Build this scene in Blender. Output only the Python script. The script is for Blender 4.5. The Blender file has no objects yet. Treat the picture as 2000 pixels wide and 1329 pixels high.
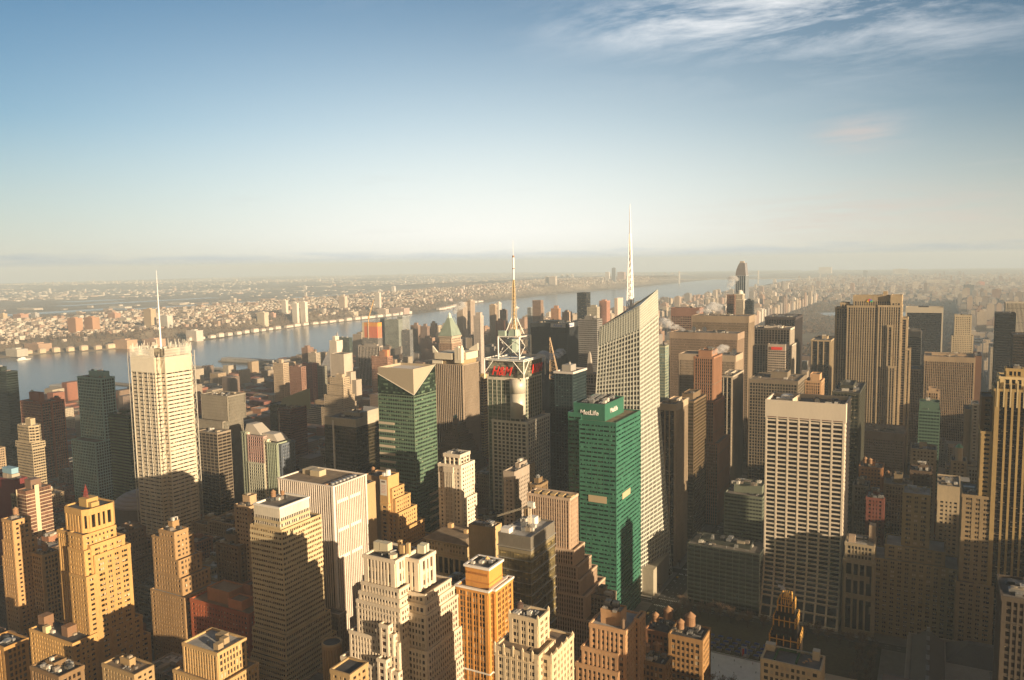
import bpy, math, random
import numpy as np
from mathutils import Vector, Matrix
random.seed(7)
R = math.radians
SC = bpy.context.scene
COL = SC.collection

# ------------------------------------------------------------------ camera
def look(yaw, pitch, roll):
    ya, p, r = R(yaw), R(pitch), R(roll)
    F = Vector((math.sin(ya) * math.cos(p), math.cos(ya) * math.cos(p), -math.sin(p)))
    X = Vector((math.cos(ya), -math.sin(ya), 0)); U = X.cross(F)
    X2 = X * math.cos(r) + U * math.sin(r); U2 = -X * math.sin(r) + U * math.cos(r)
    return Matrix((X2, U2, -F)).transposed()
CAM = Vector((-22, -1, 318))
cd = bpy.data.cameras.new('camera'); cam = bpy.data.objects.new('camera', cd); COL.objects.link(cam)
cd.sensor_width = 36; cd.lens = 27.45; cd.clip_start = 1; cd.clip_end = 200000
cam.matrix_world = Matrix.Translation(CAM) @ look(-28.54, 5.54, -0.954).to_4x4()
SC.camera = cam

# ------------------------------------------------------------------ light
HAZE = 7.8e-5
SUN_AZ, SUN_EL = 105.0, 10.5          # azimuth clockwise from +Y (the avenues), elevation
sv = Vector((math.sin(R(SUN_AZ)) * math.cos(R(SUN_EL)), math.cos(R(SUN_AZ)) * math.cos(R(SUN_EL)), math.sin(R(SUN_EL))))
sl = bpy.data.lights.new('sun', 'SUN'); sl.energy = 5.0; sl.angle = R(0.5); sl.color = (1.0, 0.76, 0.49)
so = bpy.data.objects.new('sun', sl); COL.objects.link(so)
so.rotation_euler = (-sv).to_track_quat('-Z', 'Y').to_euler()

W = bpy.data.worlds.new('World'); SC.world = W; W.use_nodes = True
nt = W.node_tree; nt.nodes.clear(); N = nt.nodes.new; L = nt.links.new
def vnode(t, **k):
    n = N(t)
    for a, b in k.items(): setattr(n, a, b)
    return n
def math_n(op, a, b=None, c=None, clamp=False):
    n = N('ShaderNodeMath'); n.operation = op; n.use_clamp = clamp
    for i, v in enumerate((a, b, c)):
        if v is None: continue
        if isinstance(v, (int, float)): n.inputs[i].default_value = v
        else: L(v, n.inputs[i])
    return n.outputs[0]
def mixc(fac, a, b, mode='MIX'):
    n = N('ShaderNodeMixRGB'); n.blend_type = mode
    for i, v in enumerate((fac, a, b)):
        if isinstance(v, (int, float)): n.inputs[i].default_value = v
        elif isinstance(v, tuple): n.inputs[i].default_value = v + (1,) if len(v) == 3 else v
        else: L(v, n.inputs[i])
    return n.outputs[0]
out = N('ShaderNodeOutputWorld'); bg = N('ShaderNodeBackground'); L(bg.outputs[0], out.inputs[0])
sky = vnode('ShaderNodeTexSky', sky_type='NISHITA', sun_disc=False)
sky.sun_elevation = R(SUN_EL); sky.sun_rotation = R(SUN_AZ); sky.altitude = 300; sky.air_density = 1.0; sky.dust_density = 1.2; sky.ozone_density = 2.0
tc = N('ShaderNodeTexCoord'); sep = N('ShaderNodeSeparateXYZ'); L(tc.outputs['Generated'], sep.inputs[0])
dx, dy, dz = sep.outputs
# pale glow low in the north-west, sides dimmer: lens falloff put into the sky
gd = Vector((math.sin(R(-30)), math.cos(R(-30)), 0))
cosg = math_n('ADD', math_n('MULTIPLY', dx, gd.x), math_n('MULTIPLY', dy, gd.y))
SKYBOOST = 1.0
elev = math_n('MAXIMUM', dz, 0.0)
low = math_n('POWER', math_n('SUBTRACT', 1.0, math_n('DIVIDE', math_n('SUBTRACT', elev, 0.04), 0.44, clamp=True)), 1.9)
low2 = math_n('POWER', math_n('SUBTRACT', 1.0, math_n('DIVIDE', elev, 0.17, clamp=True)), 1.2)
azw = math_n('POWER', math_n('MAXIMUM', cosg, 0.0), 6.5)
# deep winter blue overhead; unseen sky behind dimmed and warmed to cut fill light
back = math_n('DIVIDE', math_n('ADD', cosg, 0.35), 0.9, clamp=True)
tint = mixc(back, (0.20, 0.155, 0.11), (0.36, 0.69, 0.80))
c0 = mixc(1.0, sky.outputs[0], mixc(math_n('MAXIMUM', azw, 0.25), mixc(1.0, tint, (.62, .62, .66), 'MULTIPLY'), tint), 'MULTIPLY')  # base sky darkened to the sides, a lens falloff held in its colour
c1 = mixc(math_n('MULTIPLY', math_n('MULTIPLY', low, azw), 1.0, clamp=True), c0, (7.0, 7.1, 6.8))
c1b = mixc(math_n('MULTIPLY', math_n('MULTIPLY', low2, 0.8), math_n('SUBTRACT', 1.0, math_n('MULTIPLY', azw, .7)), clamp=True), c1, mixc(back, (1.6, 1.3, .9), (5.2, 4.75, 4.1)))
# warm lobe added to the unseen sky beside the low sun, filling south faces
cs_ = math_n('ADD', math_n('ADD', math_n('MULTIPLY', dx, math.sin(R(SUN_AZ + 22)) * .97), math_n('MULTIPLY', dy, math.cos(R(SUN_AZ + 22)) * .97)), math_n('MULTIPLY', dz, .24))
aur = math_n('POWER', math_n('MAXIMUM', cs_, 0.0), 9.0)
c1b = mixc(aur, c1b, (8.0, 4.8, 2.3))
# wisps of high cloud
mp = N('ShaderNodeCombineXYZ')
den = math_n('ADD', elev, 0.10)
L(math_n('DIVIDE', dx, den), mp.inputs[0]); L(math_n('DIVIDE', dy, den), mp.inputs[1])
mpp = N('ShaderNodeMapping'); L(mp.outputs[0], mpp.inputs[0]); mpp.inputs['Rotation'].default_value = (0, 0, R(28)); mpp.inputs['Scale'].default_value = (0.9, 1.7, 1)
nz = N('ShaderNodeTexNoise'); L(mpp.outputs[0], nz.inputs['Vector']); nz.inputs['Scale'].default_value = 1.9; nz.inputs['Detail'].default_value = 9; nz.inputs['Roughness'].default_value = 0.66; nz.inputs['Distortion'].default_value = 0.35
def dirmask(px_az, el, width, hgt):
    # soft elliptical patch of sky around a compass direction
    az = math_n('ARCTAN2', dx, dy); e = math_n('ARCSINE', dz)
    a = math_n('DIVIDE', math_n('SUBTRACT', az, R(px_az)), R(width)); b = math_n('DIVIDE', math_n('SUBTRACT', e, R(el)), R(hgt))
    r2 = math_n('ADD', math_n('MULTIPLY', a, a), math_n('MULTIPLY', b, b))
    return math_n('POWER', 2.718, math_n('MULTIPLY', r2, -1.0))
m1 = dirmask(-4, 16.5, 13, 3.6); m2 = dirmask(-15, 16.3, 8, 1.6); m3 = dirmask(-40, 19.5, 4, 1.4); m4 = dirmask(-4, 8.5, 3.0, 1.2)
msum = math_n('ADD', math_n('ADD', m1, m2), math_n('ADD', math_n('MULTIPLY', m3, 0.6), math_n('MULTIPLY', m4, 0.12)))
wn = math_n('MULTIPLY', math_n('SUBTRACT', nz.outputs[0], 0.43), 4.0, clamp=True)
c2 = mixc(math_n('MULTIPLY', math_n('MULTIPLY', wn, msum), 0.75, clamp=True), c1b, (6.6, 6.6, 6.6))
pk = dirmask(-5.0, 8.2, 2.4, 1.1); pk2 = dirmask(-4.0, 2.9, 9, 1.5)
c2 = mixc(math_n('MULTIPLY', math_n('ADD', pk, pk2), math_n('MULTIPLY', math_n('SUBTRACT', nz.outputs[0], .38), 2.2, clamp=True), clamp=True), c2, (4.6, 3.7, 3.3))
# low bank of blue-grey cloud lying on the horizon
mb = N('ShaderNodeCombineXYZ'); az_ = math_n('ARCTAN2', dx, dy)
L(math_n('MULTIPLY', az_, 12.0), mb.inputs[0]); L(math_n('MULTIPLY', dz, 130.0), mb.inputs[1])
nb = N('ShaderNodeTexNoise'); L(mb.outputs[0], nb.inputs['Vector']); nb.inputs['Scale'].default_value = 1.0; nb.inputs['Detail'].default_value = 7
topz = math_n('ADD', 0.0195, math_n('MULTIPLY', math_n('SUBTRACT', nb.outputs[0], 0.5), 0.026))
bank = math_n('DIVIDE', math_n('SUBTRACT', topz, dz), 0.010, clamp=True)
bcol = mixc(azw, (.9, 1.65, 2.4), (4.3, 4.9, 5.5))
c3 = mixc(math_n('MULTIPLY', bank, 0.85), c2, bcol)
# thin grey streaks just above the bank
ms = N('ShaderNodeCombineXYZ'); L(math_n('MULTIPLY', az_, 5.0), ms.inputs[0]); L(math_n('MULTIPLY', dz, 60.0), ms.inputs[1])
ns = N('ShaderNodeTexNoise'); L(ms.outputs[0], ns.inputs['Vector']); ns.inputs['Scale'].default_value = 1.3; ns.inputs['Detail'].default_value = 5
st = math_n('MULTIPLY', math_n('SUBTRACT', ns.outputs[0], 0.60), 4.0, clamp=True)
stm = dirmask(-5, 4.2, 60, 2.2)
c4 = mixc(math_n('MULTIPLY', math_n('MULTIPLY', st, stm), 0.55), c3, (4.0, 3.9, 3.8))
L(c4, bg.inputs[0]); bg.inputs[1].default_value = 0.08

SC.view_settings.view_transform = 'Standard'; SC.view_settings.look = 'None'; SC.view_settings.gamma = 1.0
SC.view_settings.use_curve_mapping = False; SC.view_settings.exposure = 1.0
cy = SC.cycles; cy.use_denoising = True; cy.max_bounces = 5; cy.diffuse_bounces = 2; cy.glossy_bounces = 2
cy.volume_bounces = 1; cy.transparent_max_bounces = 8; cy.sample_clamp_indirect = 4; cy.use_adaptive_sampling = True
cy.caustics_reflective = False; cy.caustics_refractive = False

# ------------------------------------------------------------------ materials
MATS = {}
def newmat(key):
    m = bpy.data.materials.new(key); m.use_nodes = True; t = m.node_tree; t.nodes.clear()
    o = t.nodes.new('ShaderNodeOutputMaterial'); p = t.nodes.new('ShaderNodeBsdfPrincipled'); t.links.new(p.outputs[0], o.inputs[0])
    return m, t, p
def masonry(c, rough=0.85, var=0.30, scale=0.06, metallic=0.0, spec=0.3):
    """stone, brick, metal or paint: base colour with weathering noise and per-object tint"""
    key = ('w', c, rough, var, scale, metallic)
    if key in MATS: return MATS[key]
    m, t, p = newmat('wall_finish'); n, l = t.nodes.new, t.links.new
    tcx = n('ShaderNodeTexCoord'); mpg = n('ShaderNodeMapping'); mpg.inputs['Scale'].default_value = (1, 1, 0.35); l(tcx.outputs['Object'], mpg.inputs[0])
    z1 = n('ShaderNodeTexNoise'); z1.inputs['Scale'].default_value = scale; z1.inputs['Detail'].default_value = 6; l(mpg.outputs[0], z1.inputs['Vector'])
    z2 = n('ShaderNodeTexNoise'); z2.inputs['Scale'].default_value = scale * 14; z2.inputs['Detail'].default_value = 3; l(mpg.outputs[0], z2.inputs['Vector'])
    oi = n('ShaderNodeObjectInfo')
    def mm(op, a, b):
        k = n('ShaderNodeMath'); k.operation = op
        for i, v in enumerate((a, b)):
            if isinstance(v, (int, float)): k.inputs[i].default_value = v
            else: l(v, k.inputs[i])
        return k.outputs[0]
    s = mm('ADD', mm('MULTIPLY', mm('SUBTRACT', z1.outputs[0], 0.5), var * 2.2), mm('MULTIPLY', mm('SUBTRACT', z2.outputs[0], 0.5), var * 1.4))
    s = mm('ADD', mm('ADD', s, 1.0), mm('MULTIPLY', mm('SUBTRACT', oi.outputs['Random'], 0.5), var * 0.6))
    mx = n('ShaderNodeMixRGB'); mx.blend_type = 'MULTIPLY'; mx.inputs[0].default_value = 1; mx.inputs[1].default_value = tuple(c) + (1,)
    cb = n('ShaderNodeCombineXYZ')
    for i in range(3): l(s, cb.inputs[i])
    l(cb.outputs[0], mx.inputs[2]); l(mx.outputs[0], p.inputs['Base Color'])
    p.inputs['Roughness'].default_value = rough; p.inputs['Metallic'].default_value = metallic; p.inputs['Specular IOR Level'].default_value = spec
    MATS[key] = m; return m
def glazing(c, pw=1.6, fh=3.9, blind=0.28, rough=0.12, blindcol=(0.42, 0.36, 0.26), metallic=0.0, band=0.0, bandcol=None):
    """window glass: every pane has its own tone, some show blinds"""
    key = ('g', c, pw, fh, blind, rough, blindcol, metallic, band, bandcol)
    if key in MATS: return MATS[key]
    m, t, p = newmat('window_glass'); n, l = t.nodes.new, t.links.new
    tcx = n('ShaderNodeTexCoord'); a = n('ShaderNodeVectorMath'); a.operation = 'ADD'; a.inputs[1].default_value = (.371, .371, .02); l(tcx.outputs['Object'], a.inputs[0])
    d = n('ShaderNodeVectorMath'); d.operation = 'DIVIDE'; d.inputs[1].default_value = (pw, pw, fh); l(a.outputs[0], d.inputs[0])
    fl = n('ShaderNodeVectorMath'); fl.operation = 'FLOOR'; l(d.outputs[0], fl.inputs[0])
    wn_ = n('ShaderNodeTexWhiteNoise'); wn_.noise_dimensions = '3D'; l(fl.outputs[0], wn_.inputs['Vector'])
    cr = n('ShaderNodeValToRGB'); l(wn_.outputs['Value'], cr.inputs[0])
    e = cr.color_ramp.elements; cr.color_ramp.interpolation = 'CONSTANT'
    e[0].position = 0; e[0].color = (c[0] * .6, c[1] * .6, c[2] * .6, 1)
    e[1].position = max(0.02, 1 - blind); e[1].color = tuple(blindcol) + (1,)
    for pos, k in ((.35, 1.0), (.6, 1.5)):
        if pos < 1 - blind:
            x = e.new(pos); x.color = (c[0] * k, c[1] * k, c[2] * k, 1)
    x = e.new(min(.985, 1 - blind * .45)) if blind else e[1]; x.color = tuple(v * .6 for v in blindcol) + (1,)
    # a blind is pulled only part of the way down
    sp = n('ShaderNodeSeparateXYZ'); fr = n('ShaderNodeVectorMath'); fr.operation = 'FRACTION'; l(d.outputs[0], fr.inputs[0]); l(fr.outputs[0], sp.inputs[0])
    sc = n('ShaderNodeSeparateColor'); l(wn_.outputs['Color'], sc.inputs[0])
    gt = n('ShaderNodeMath'); gt.operation = 'GREATER_THAN'; l(sp.outputs[2], gt.inputs[0]); l(sc.outputs[0], gt.inputs[1])
    mx = n('ShaderNodeMixRGB'); l(gt.outputs[0], mx.inputs[0]); mx.inputs[1].default_value = (c[0], c[1], c[2], 1); l(cr.outputs[0], mx.inputs[2])
    nl = n('ShaderNodeTexNoise'); nl.inputs['Scale'].default_value = 0.045; nl.inputs['Detail'].default_value = 3; l(tcx.outputs['Object'], nl.inputs['Vector'])
    mrr = n('ShaderNodeMapRange'); mrr.inputs[1].default_value = .3; mrr.inputs[2].default_value = .7; mrr.inputs[3].default_value = .45; mrr.inputs[4].default_value = 1.6; l(nl.outputs[0], mrr.inputs[0])  # broad noise puts uneven reflections into the glass colour
    cbv = n('ShaderNodeCombineXYZ'); [l(mrr.outputs[0], cbv.inputs[i]) for i in range(3)]
    mxv = n('ShaderNodeMixRGB'); mxv.blend_type = 'MULTIPLY'; mxv.inputs[0].default_value = 1; l(mx.outputs[0], mxv.inputs[1]); l(cbv.outputs[0], mxv.inputs[2])
    col = mxv.outputs[0]
    l(col, p.inputs['Base Color'])
    p.inputs['Roughness'].default_value = rough; p.inputs['Metallic'].default_value = metallic; p.inputs['Specular IOR Level'].default_value = 0.6
    # panes are never quite flat
    nzz = n('ShaderNodeTexNoise'); nzz.inputs['Scale'].default_value = 0.35; l(tcx.outputs['Object'], nzz.inputs['Vector'])
    bp = n('ShaderNodeBump'); bp.inputs['Strength'].default_value = 0.25; bp.inputs['Distance'].default_value = 0.4; l(nzz.outputs[0], bp.inputs['Height']); l(bp.outputs[0], p.inputs['Normal'])
    MATS[key] = m; return m
def farwall(c, w=(0.05, 0.05, 0.06), pw=3.4, fh=3.4, frac=0.45):
    """plain far building: wall with punched windows in a grid, roof plain"""
    key = ('f', c, w, pw, fh, frac)
    if key in MATS: return MATS[key]
    m, t, p = newmat('distant_wall'); n, l = t.nodes.new, t.links.new
    tcx = n('ShaderNodeTexCoord'); d = n('ShaderNodeVectorMath'); d.operation = 'DIVIDE'; d.inputs[1].default_value = (pw, pw, fh); l(tcx.outputs['Object'], d.inputs[0])
    fr = n('ShaderNodeVectorMath'); fr.operation = 'FRACTION'; l(d.outputs[0], fr.inputs[0]); sp = n('ShaderNodeSeparateXYZ'); l(fr.outputs[0], sp.inputs[0])
    gm = n('ShaderNodeNewGeometry'); sg = n('ShaderNodeSeparateXYZ'); l(gm.outputs['Normal'], sg.inputs[0])
    def mm(op, a, b):
        k = n('ShaderNodeMath'); k.operation = op
        for i, v in enumerate((a, b)):
            if isinstance(v, (int, float)): k.inputs[i].default_value = v
            else: l(v, k.inputs[i])
        return k.outputs[0]
    ax = mm('GREATER_THAN', mm('ABSOLUTE', sg.outputs[1], 0), 0.5)
    u = mm('ADD', mm('MULTIPLY', sp.outputs[0], ax), mm('MULTIPLY', sp.outputs[1], mm('SUBTRACT', 1.0, ax)))
    wmask = mm('MULTIPLY', mm('LESS_THAN', u, frac), mm('LESS_THAN', sp.outputs[2], 0.5))
    wmask = mm('MULTIPLY', wmask, mm('LESS_THAN', mm('ABSOLUTE', sg.outputs[2], 0), 0.5))
    oi = n('ShaderNodeObjectInfo'); nn = n('ShaderNodeTexNoise'); nn.inputs['Scale'].default_value = 0.01; nn.inputs['Detail'].default_value = 3; l(gm.outputs['Position'], nn.inputs['Vector'])
    vv = mm('ADD', 0.55, mm('MULTIPLY', nn.outputs[0], 0.9))
    cb = n('ShaderNodeCombineXYZ'); [l(vv, cb.inputs[i]) for i in range(3)]
    m0 = n('ShaderNodeMixRGB'); m0.blend_type = 'MULTIPLY'; m0.inputs[0].default_value = 1; m0.inputs[1].default_value = tuple(c) + (1,); l(cb.outputs[0], m0.inputs[2])
    mx = n('ShaderNodeMixRGB'); l(wmask, mx.inputs[0]); l(m0.outputs[0], mx.inputs[1]); mx.inputs[2].default_value = tuple(w) + (1,)
    l(mx.outputs[0], p.inputs['Base Color']); p.inputs['Roughness'].default_value = 0.8
    MATS[key] = m; return m
def noisecol(name, cols, scale, rough=0.95, detail=8, coord='Object', bump=0.0):
    m, t, p = newmat(name); n, l = t.nodes.new, t.links.new
    tcx = n('ShaderNodeTexCoord'); z = n('ShaderNodeTexNoise'); z.inputs['Scale'].default_value = scale; z.inputs['Detail'].default_value = detail; z.inputs['Roughness'].default_value = 0.6
    l(tcx.outputs[coord], z.inputs['Vector']); cr = n('ShaderNodeValToRGB'); l(z.outputs[0], cr.inputs[0])
    e = cr.color_ramp.elements; e[0].position = cols[0][0]; e[0].color = tuple(cols[0][1]) + (1,); e[1].position = cols[-1][0]; e[1].color = tuple(cols[-1][1]) + (1,)
    for q, c in cols[1:-1]:
        x = e.new(q); x.color = tuple(c) + (1,)
    l(cr.outputs[0], p.inputs['Base Color']); p.inputs['Roughness'].default_value = rough
    if bump:
        b = n('ShaderNodeBump'); b.inputs['Strength'].default_value = 1; b.inputs['Distance'].default_value = bump; l(z.outputs[0], b.inputs['Height']); l(b.outputs[0], p.inputs['Normal'])
    return m
ROOFS = [noisecol('roof_membrane', [(.3, (.10, .09, .08)), (.55, (.17, .15, .13)), (.75, (.26, .23, .19))], .12),
         noisecol('roof_gravel', [(.3, (.16, .12, .08)), (.55, (.24, .18, .12)), (.75, (.33, .26, .18))], .15),
         noisecol('roof_silver', [(.3, (.26, .25, .24)), (.55, (.36, .35, .33)), (.75, (.5, .48, .45))], .15),
         noisecol('roof_tar', [(.3, (.04, .04, .045)), (.6, (.07, .07, .075)), (.75, (.12, .11, .11))], .12)]
METAL = masonry((.34, .34, .33), rough=.45, metallic=.5)
DARKMETAL = masonry((.08, .08, .08), rough=.5, metallic=.3)
WHITEPAINT = masonry((.78, .76, .72), rough=.5, var=.08)
WOOD = masonry((.26, .15, .08), var=.4, scale=.5)
CONE = masonry((.34, .20, .11), var=.3, scale=.5)

# ------------------------------------------------------------------ mesh helpers
def clean(poly): return [(float(a), float(b)) for a, b in poly]
def rect(x0, x1, y0, y1): return [(x0, y0), (x1, y0), (x1, y1), (x0, y1)]
def offset(poly, d):
    n = len(poly); o = []
    for i in range(n):
        a, b, c = Vector(poly[i - 1]), Vector(poly[i]), Vector(poly[(i + 1) % n])
        e1 = (b - a).normalized(); e2 = (c - b).normalized()
        n1 = Vector((e1.y, -e1.x)); n2 = Vector((e2.y, -e2.x)); s = n1 + n2
        k = d / max(0.25, 1 + n1.dot(n2))
        o.append((b.x + s.x * k, b.y + s.y * k))
    return o
class MB:
    def __init__(s): s.v = []; s.f = []
    def add(s, vs, fs):
        b = len(s.v); s.v += [tuple(v) for v in vs]; s.f += [tuple(i + b for i in f) for f in fs]
    def box(s, x0, x1, y0, y1, z0, z1):
        s.add([(x0, y0, z0), (x1, y0, z0), (x1, y1, z0), (x0, y1, z0), (x0, y0, z1), (x1, y0, z1), (x1, y1, z1), (x0, y1, z1)],
              [(0, 3, 2, 1), (4, 5, 6, 7), (0, 1, 5, 4), (1, 2, 6, 5), (2, 3, 7, 6), (3, 0, 4, 7)])
    def prism(s, poly, z0, z1, top=None):
        top = top or poly; n = len(poly)
        s.add([(x, y, z0) for x, y in poly] + [(x, y, z1) for x, y in top],
              [tuple(range(n - 1, -1, -1)), tuple(range(n, 2 * n))] + [(i, (i + 1) % n, n + (i + 1) % n, n + i) for i in range(n)])
    def ring(s, outer, inner, z0, z1):
        n = len(outer)
        vs = [(x, y, z0) for x, y in outer] + [(x, y, z1) for x, y in outer] + [(x, y, z1) for x, y in inner] + [(x, y, z0) for x, y in inner]
        fs = []
        for i in range(n):
            j = (i + 1) % n
            fs += [(i, j, n + j, n + i), (n + i, n + j, 2 * n + j, 2 * n + i), (2 * n + i, 2 * n + j, 3 * n + j, 3 * n + i), (3 * n + i, 3 * n + j, j, i)]
        s.add(vs, fs)
    def cone(s, cx, cy, r0, r1, z0, z1, n=12):
        b = [(cx + r0 * math.cos(6.2832 * i / n), cy + r0 * math.sin(6.2832 * i / n)) for i in range(n)]
        r1 = max(r1, .01); t = [(cx + r1 * math.cos(6.2832 * i / n), cy + r1 * math.sin(6.2832 * i / n)) for i in range(n)]
        s.prism(b, z0, z1, t)
    def bar(s, p, q, w, w2=None, n=4):
        p, q = Vector(p), Vector(q); d = (q - p)
        if d.length < 1e-6: return
        d.normalize(); a = d.orthogonal().normalized(); b = d.cross(a); w2 = w if w2 is None else w2
        vs = [p + (a * math.cos(6.2832 * (i + .5) / n) + b * math.sin(6.2832 * (i + .5) / n)) * w for i in range(n)] + \
             [q + (a * math.cos(6.2832 * (i + .5) / n) + b * math.sin(6.2832 * (i + .5) / n)) * w2 for i in range(n)]
        s.add(vs, [tuple(range(n - 1, -1, -1)), tuple(range(n, 2 * n))] + [(i, (i + 1) % n, n + (i + 1) % n, n + i) for i in range(n)])
    def obox(s, p, q, nrm, w, d0, d1):
        """box along p-q, w wide in the plane, standing from d0 to d1 along the face normal"""
        p, q, nrm = Vector(p), Vector(q), Vector(nrm); t = (q - p).cross(nrm).normalized() * (w / 2)
        vs = [p - t + nrm * d0, p + t + nrm * d0, p + t + nrm * d1, p - t + nrm * d1]; vs += [v + (q - p) for v in vs]
        s.add(vs, [(0, 1, 2, 3), (7, 6, 5, 4), (0, 4, 5, 1), (1, 5, 6, 2), (2, 6, 7, 3), (3, 7, 4, 0)])
    def mesh(s, name, mat, smooth=False):
        me = bpy.data.meshes.new(name)
        if s.f:
            v = np.array(s.v, dtype=np.float32); ln = np.array([len(f) for f in s.f], dtype=np.int32)
            idx = np.array([i for f in s.f for i in f], dtype=np.int32)
            me.vertices.add(len(v)); me.vertices.foreach_set('co', v.ravel()); me.loops.add(len(idx)); me.loops.foreach_set('vertex_index', idx)
            me.polygons.add(len(ln)); st_ = np.concatenate([[0], np.cumsum(ln)[:-1]]).astype(np.int32)
            me.polygons.foreach_set('loop_start', st_); me.polygons.foreach_set('loop_total', ln); me.update(calc_edges=True)
            me.polygons.foreach_set('use_smooth', [bool(smooth)] * len(ln))
        me.materials.append(mat); return me
    def build(s, name, mat, parent=None, smooth=False, loc=None):
        if not s.f: return None
        o = bpy.data.objects.new(name, s.mesh(name, mat, smooth)); COL.objects.link(o)
        if parent: o.parent = parent
        if loc: o.location = loc
        return o
def tag(o, label=None, cat=None, group=None, kind=None):
    for k, v in (('label', label), ('category', cat), ('group', group), ('kind', kind)):
        if v: o[k] = v
    return o
def empty(name, loc, label=None, cat=None, group=None, rz=0):
    o = bpy.data.objects.new(name, None); COL.objects.link(o); o.location = loc; o.rotation_euler = (0, 0, rz); o.empty_display_size = 1
    return tag(o, label, cat, group)
def link_copy(o, parent=None, loc=None, rz=None, name=None):
    c = o.copy(); COL.objects.link(c)
    if parent is not None: c.parent = parent
    if loc is not None: c.location = loc
    if rz is not None: c.rotation_euler = (0, 0, rz)
    return c
def sub(name, mesh, parent, loc=(0, 0, 0), scale=None, rz=0):
    o = bpy.data.objects.new(name, mesh); COL.objects.link(o); o.parent = parent; o.location = loc; o.rotation_euler = (0, 0, rz)
    if scale: o.scale = scale
    return o

# facade styles: fh floor height, bay bay width, pw pier width, pd pier depth, sh spandrel height, sd spandrel depth, cw corner width
STY = {
 'punch':  dict(fh=3.7, bay=3.0, pw=1.75, pd=.40, sh=2.0, sd=.34, cw=2.2),
 'loft':   dict(fh=3.9, bay=2.6, pw=1.0, pd=.45, sh=1.5, sd=.30, cw=2.0),
 'pairs':  dict(fh=3.8, bay=5.2, pw=2.6, pd=.45, sh=2.0, sd=.30, cw=2.6, mull=1),
 'rib':    dict(fh=3.9, bay=2.4, pw=1.05, pd=.9, sh=1.6, sd=.18, cw=1.4),
 'ribthin':dict(fh=3.9, bay=1.7, pw=.75, pd=.8, sh=1.2, sd=.14, cw=1.0),
 'fins':   dict(fh=3.9, bay=4.6, pw=1.1, pd=1.0, sh=1.3, sd=.12, cw=1.2),
 'band':   dict(fh=3.8, bay=3.0, pw=.35, pd=.12, sh=1.9, sd=.40, cw=.5),
 'curtain':dict(fh=3.9, bay=1.7, pw=.16, pd=.14, sh=1.25, sd=.08, cw=.25),
 'panel':  dict(fh=3.9, bay=6.0, pw=.3, pd=.2, sh=1.7, sd=.14, cw=.4),
 'grid':   dict(fh=3.9, bay=3.4, pw=.9, pd=.5, sh=1.1, sd=.44, cw=1.2),
 'slabs':  dict(fh=3.95, bay=9.2, pw=1.5, pd=.75, sh=1.55, sd=.6, cw=1.6),
 'blank':  None,
}
def facade(Wm, Sm, Gm, poly, z0, z1, st, crown=2.2, base=0.0, wins=None, parapet=True):
    """glass core with piers (Wm) and floor bands (Sm) standing proud of it"""
    top = z1 - 1.1 if parapet else z1
    if st is None:
        Wm.prism(poly, z0, top); Wm.ring(offset(poly, .12), offset(poly, -.5), top - 1.5, z1); return
    Gm.prism(poly, z0, top - .15)
    n = len(poly); fh = st['fh']; pd, sd = st['pd'], st['sd']
    H = z1 - z0 - crown; nf = max(1, int(round(H / fh))); fh = H / nf
    for k in range(nf):
        zc = z0 + k * fh
        Sm.prism(offset(poly, sd), zc + .02, zc + st['sh'])
    if st['sh'] >= 1.5 and nf > 9 and st['pw'] >= .95:      # belt courses
        for k in range(3 + int(z1) % 3, nf, 6 + int(z1) % 4): Sm.prism(offset(poly, pd + .12), z0 + k * fh + .5, z0 + k * fh + 1.15)
    # crown band and parapet
    Wm.ring(offset(poly, pd + .06), offset(poly, -.5), z1 - crown, z1)
    for i in range(n):
        a = Vector(poly[i]); b = Vector(poly[(i + 1) % n]); e = b - a; Ln = e.length
        if Ln < .5: continue
        e.normalize(); nr = Vector((e.y, -e.x)); cw = min(st['cw'], Ln * .3)
        zt = z1 - crown + .05
        def pier(u, w, d):
            p = a + e * u
            v = [p - e * w / 2 - nr * .05, p + e * w / 2 - nr * .05, p + e * w / 2 + nr * d, p - e * w / 2 + nr * d]
            Wm.prism([(q.x, q.y) for q in reversed(v)], z0, zt)
        pier(cw / 2, cw, pd + .02); pier(Ln - cw / 2, cw, pd + .02)
        free = Ln - 2 * cw; nb = max(1, int(round(free / st['bay']))); bw = free / nb
        for j in range(1, nb): pier(cw + j * bw, min(st['pw'], bw * .8), pd)
        if st.get('mull'):
            for j in range(nb): pier(cw + (j + .5) * bw, .35, pd * .6)
        if wins is not None:
            ow = bw - min(st['pw'], bw * .8)
            for k in range(nf):
                for j in range(nb):
                    p = a + e * (cw + (j + .5) * bw)
                    wins.append((p.x + nr.x * .02, p.y + nr.y * .02, z0 + k * fh + st['sh'], ow * .96, fh - st['sh'], nr.x, nr.y))
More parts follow.
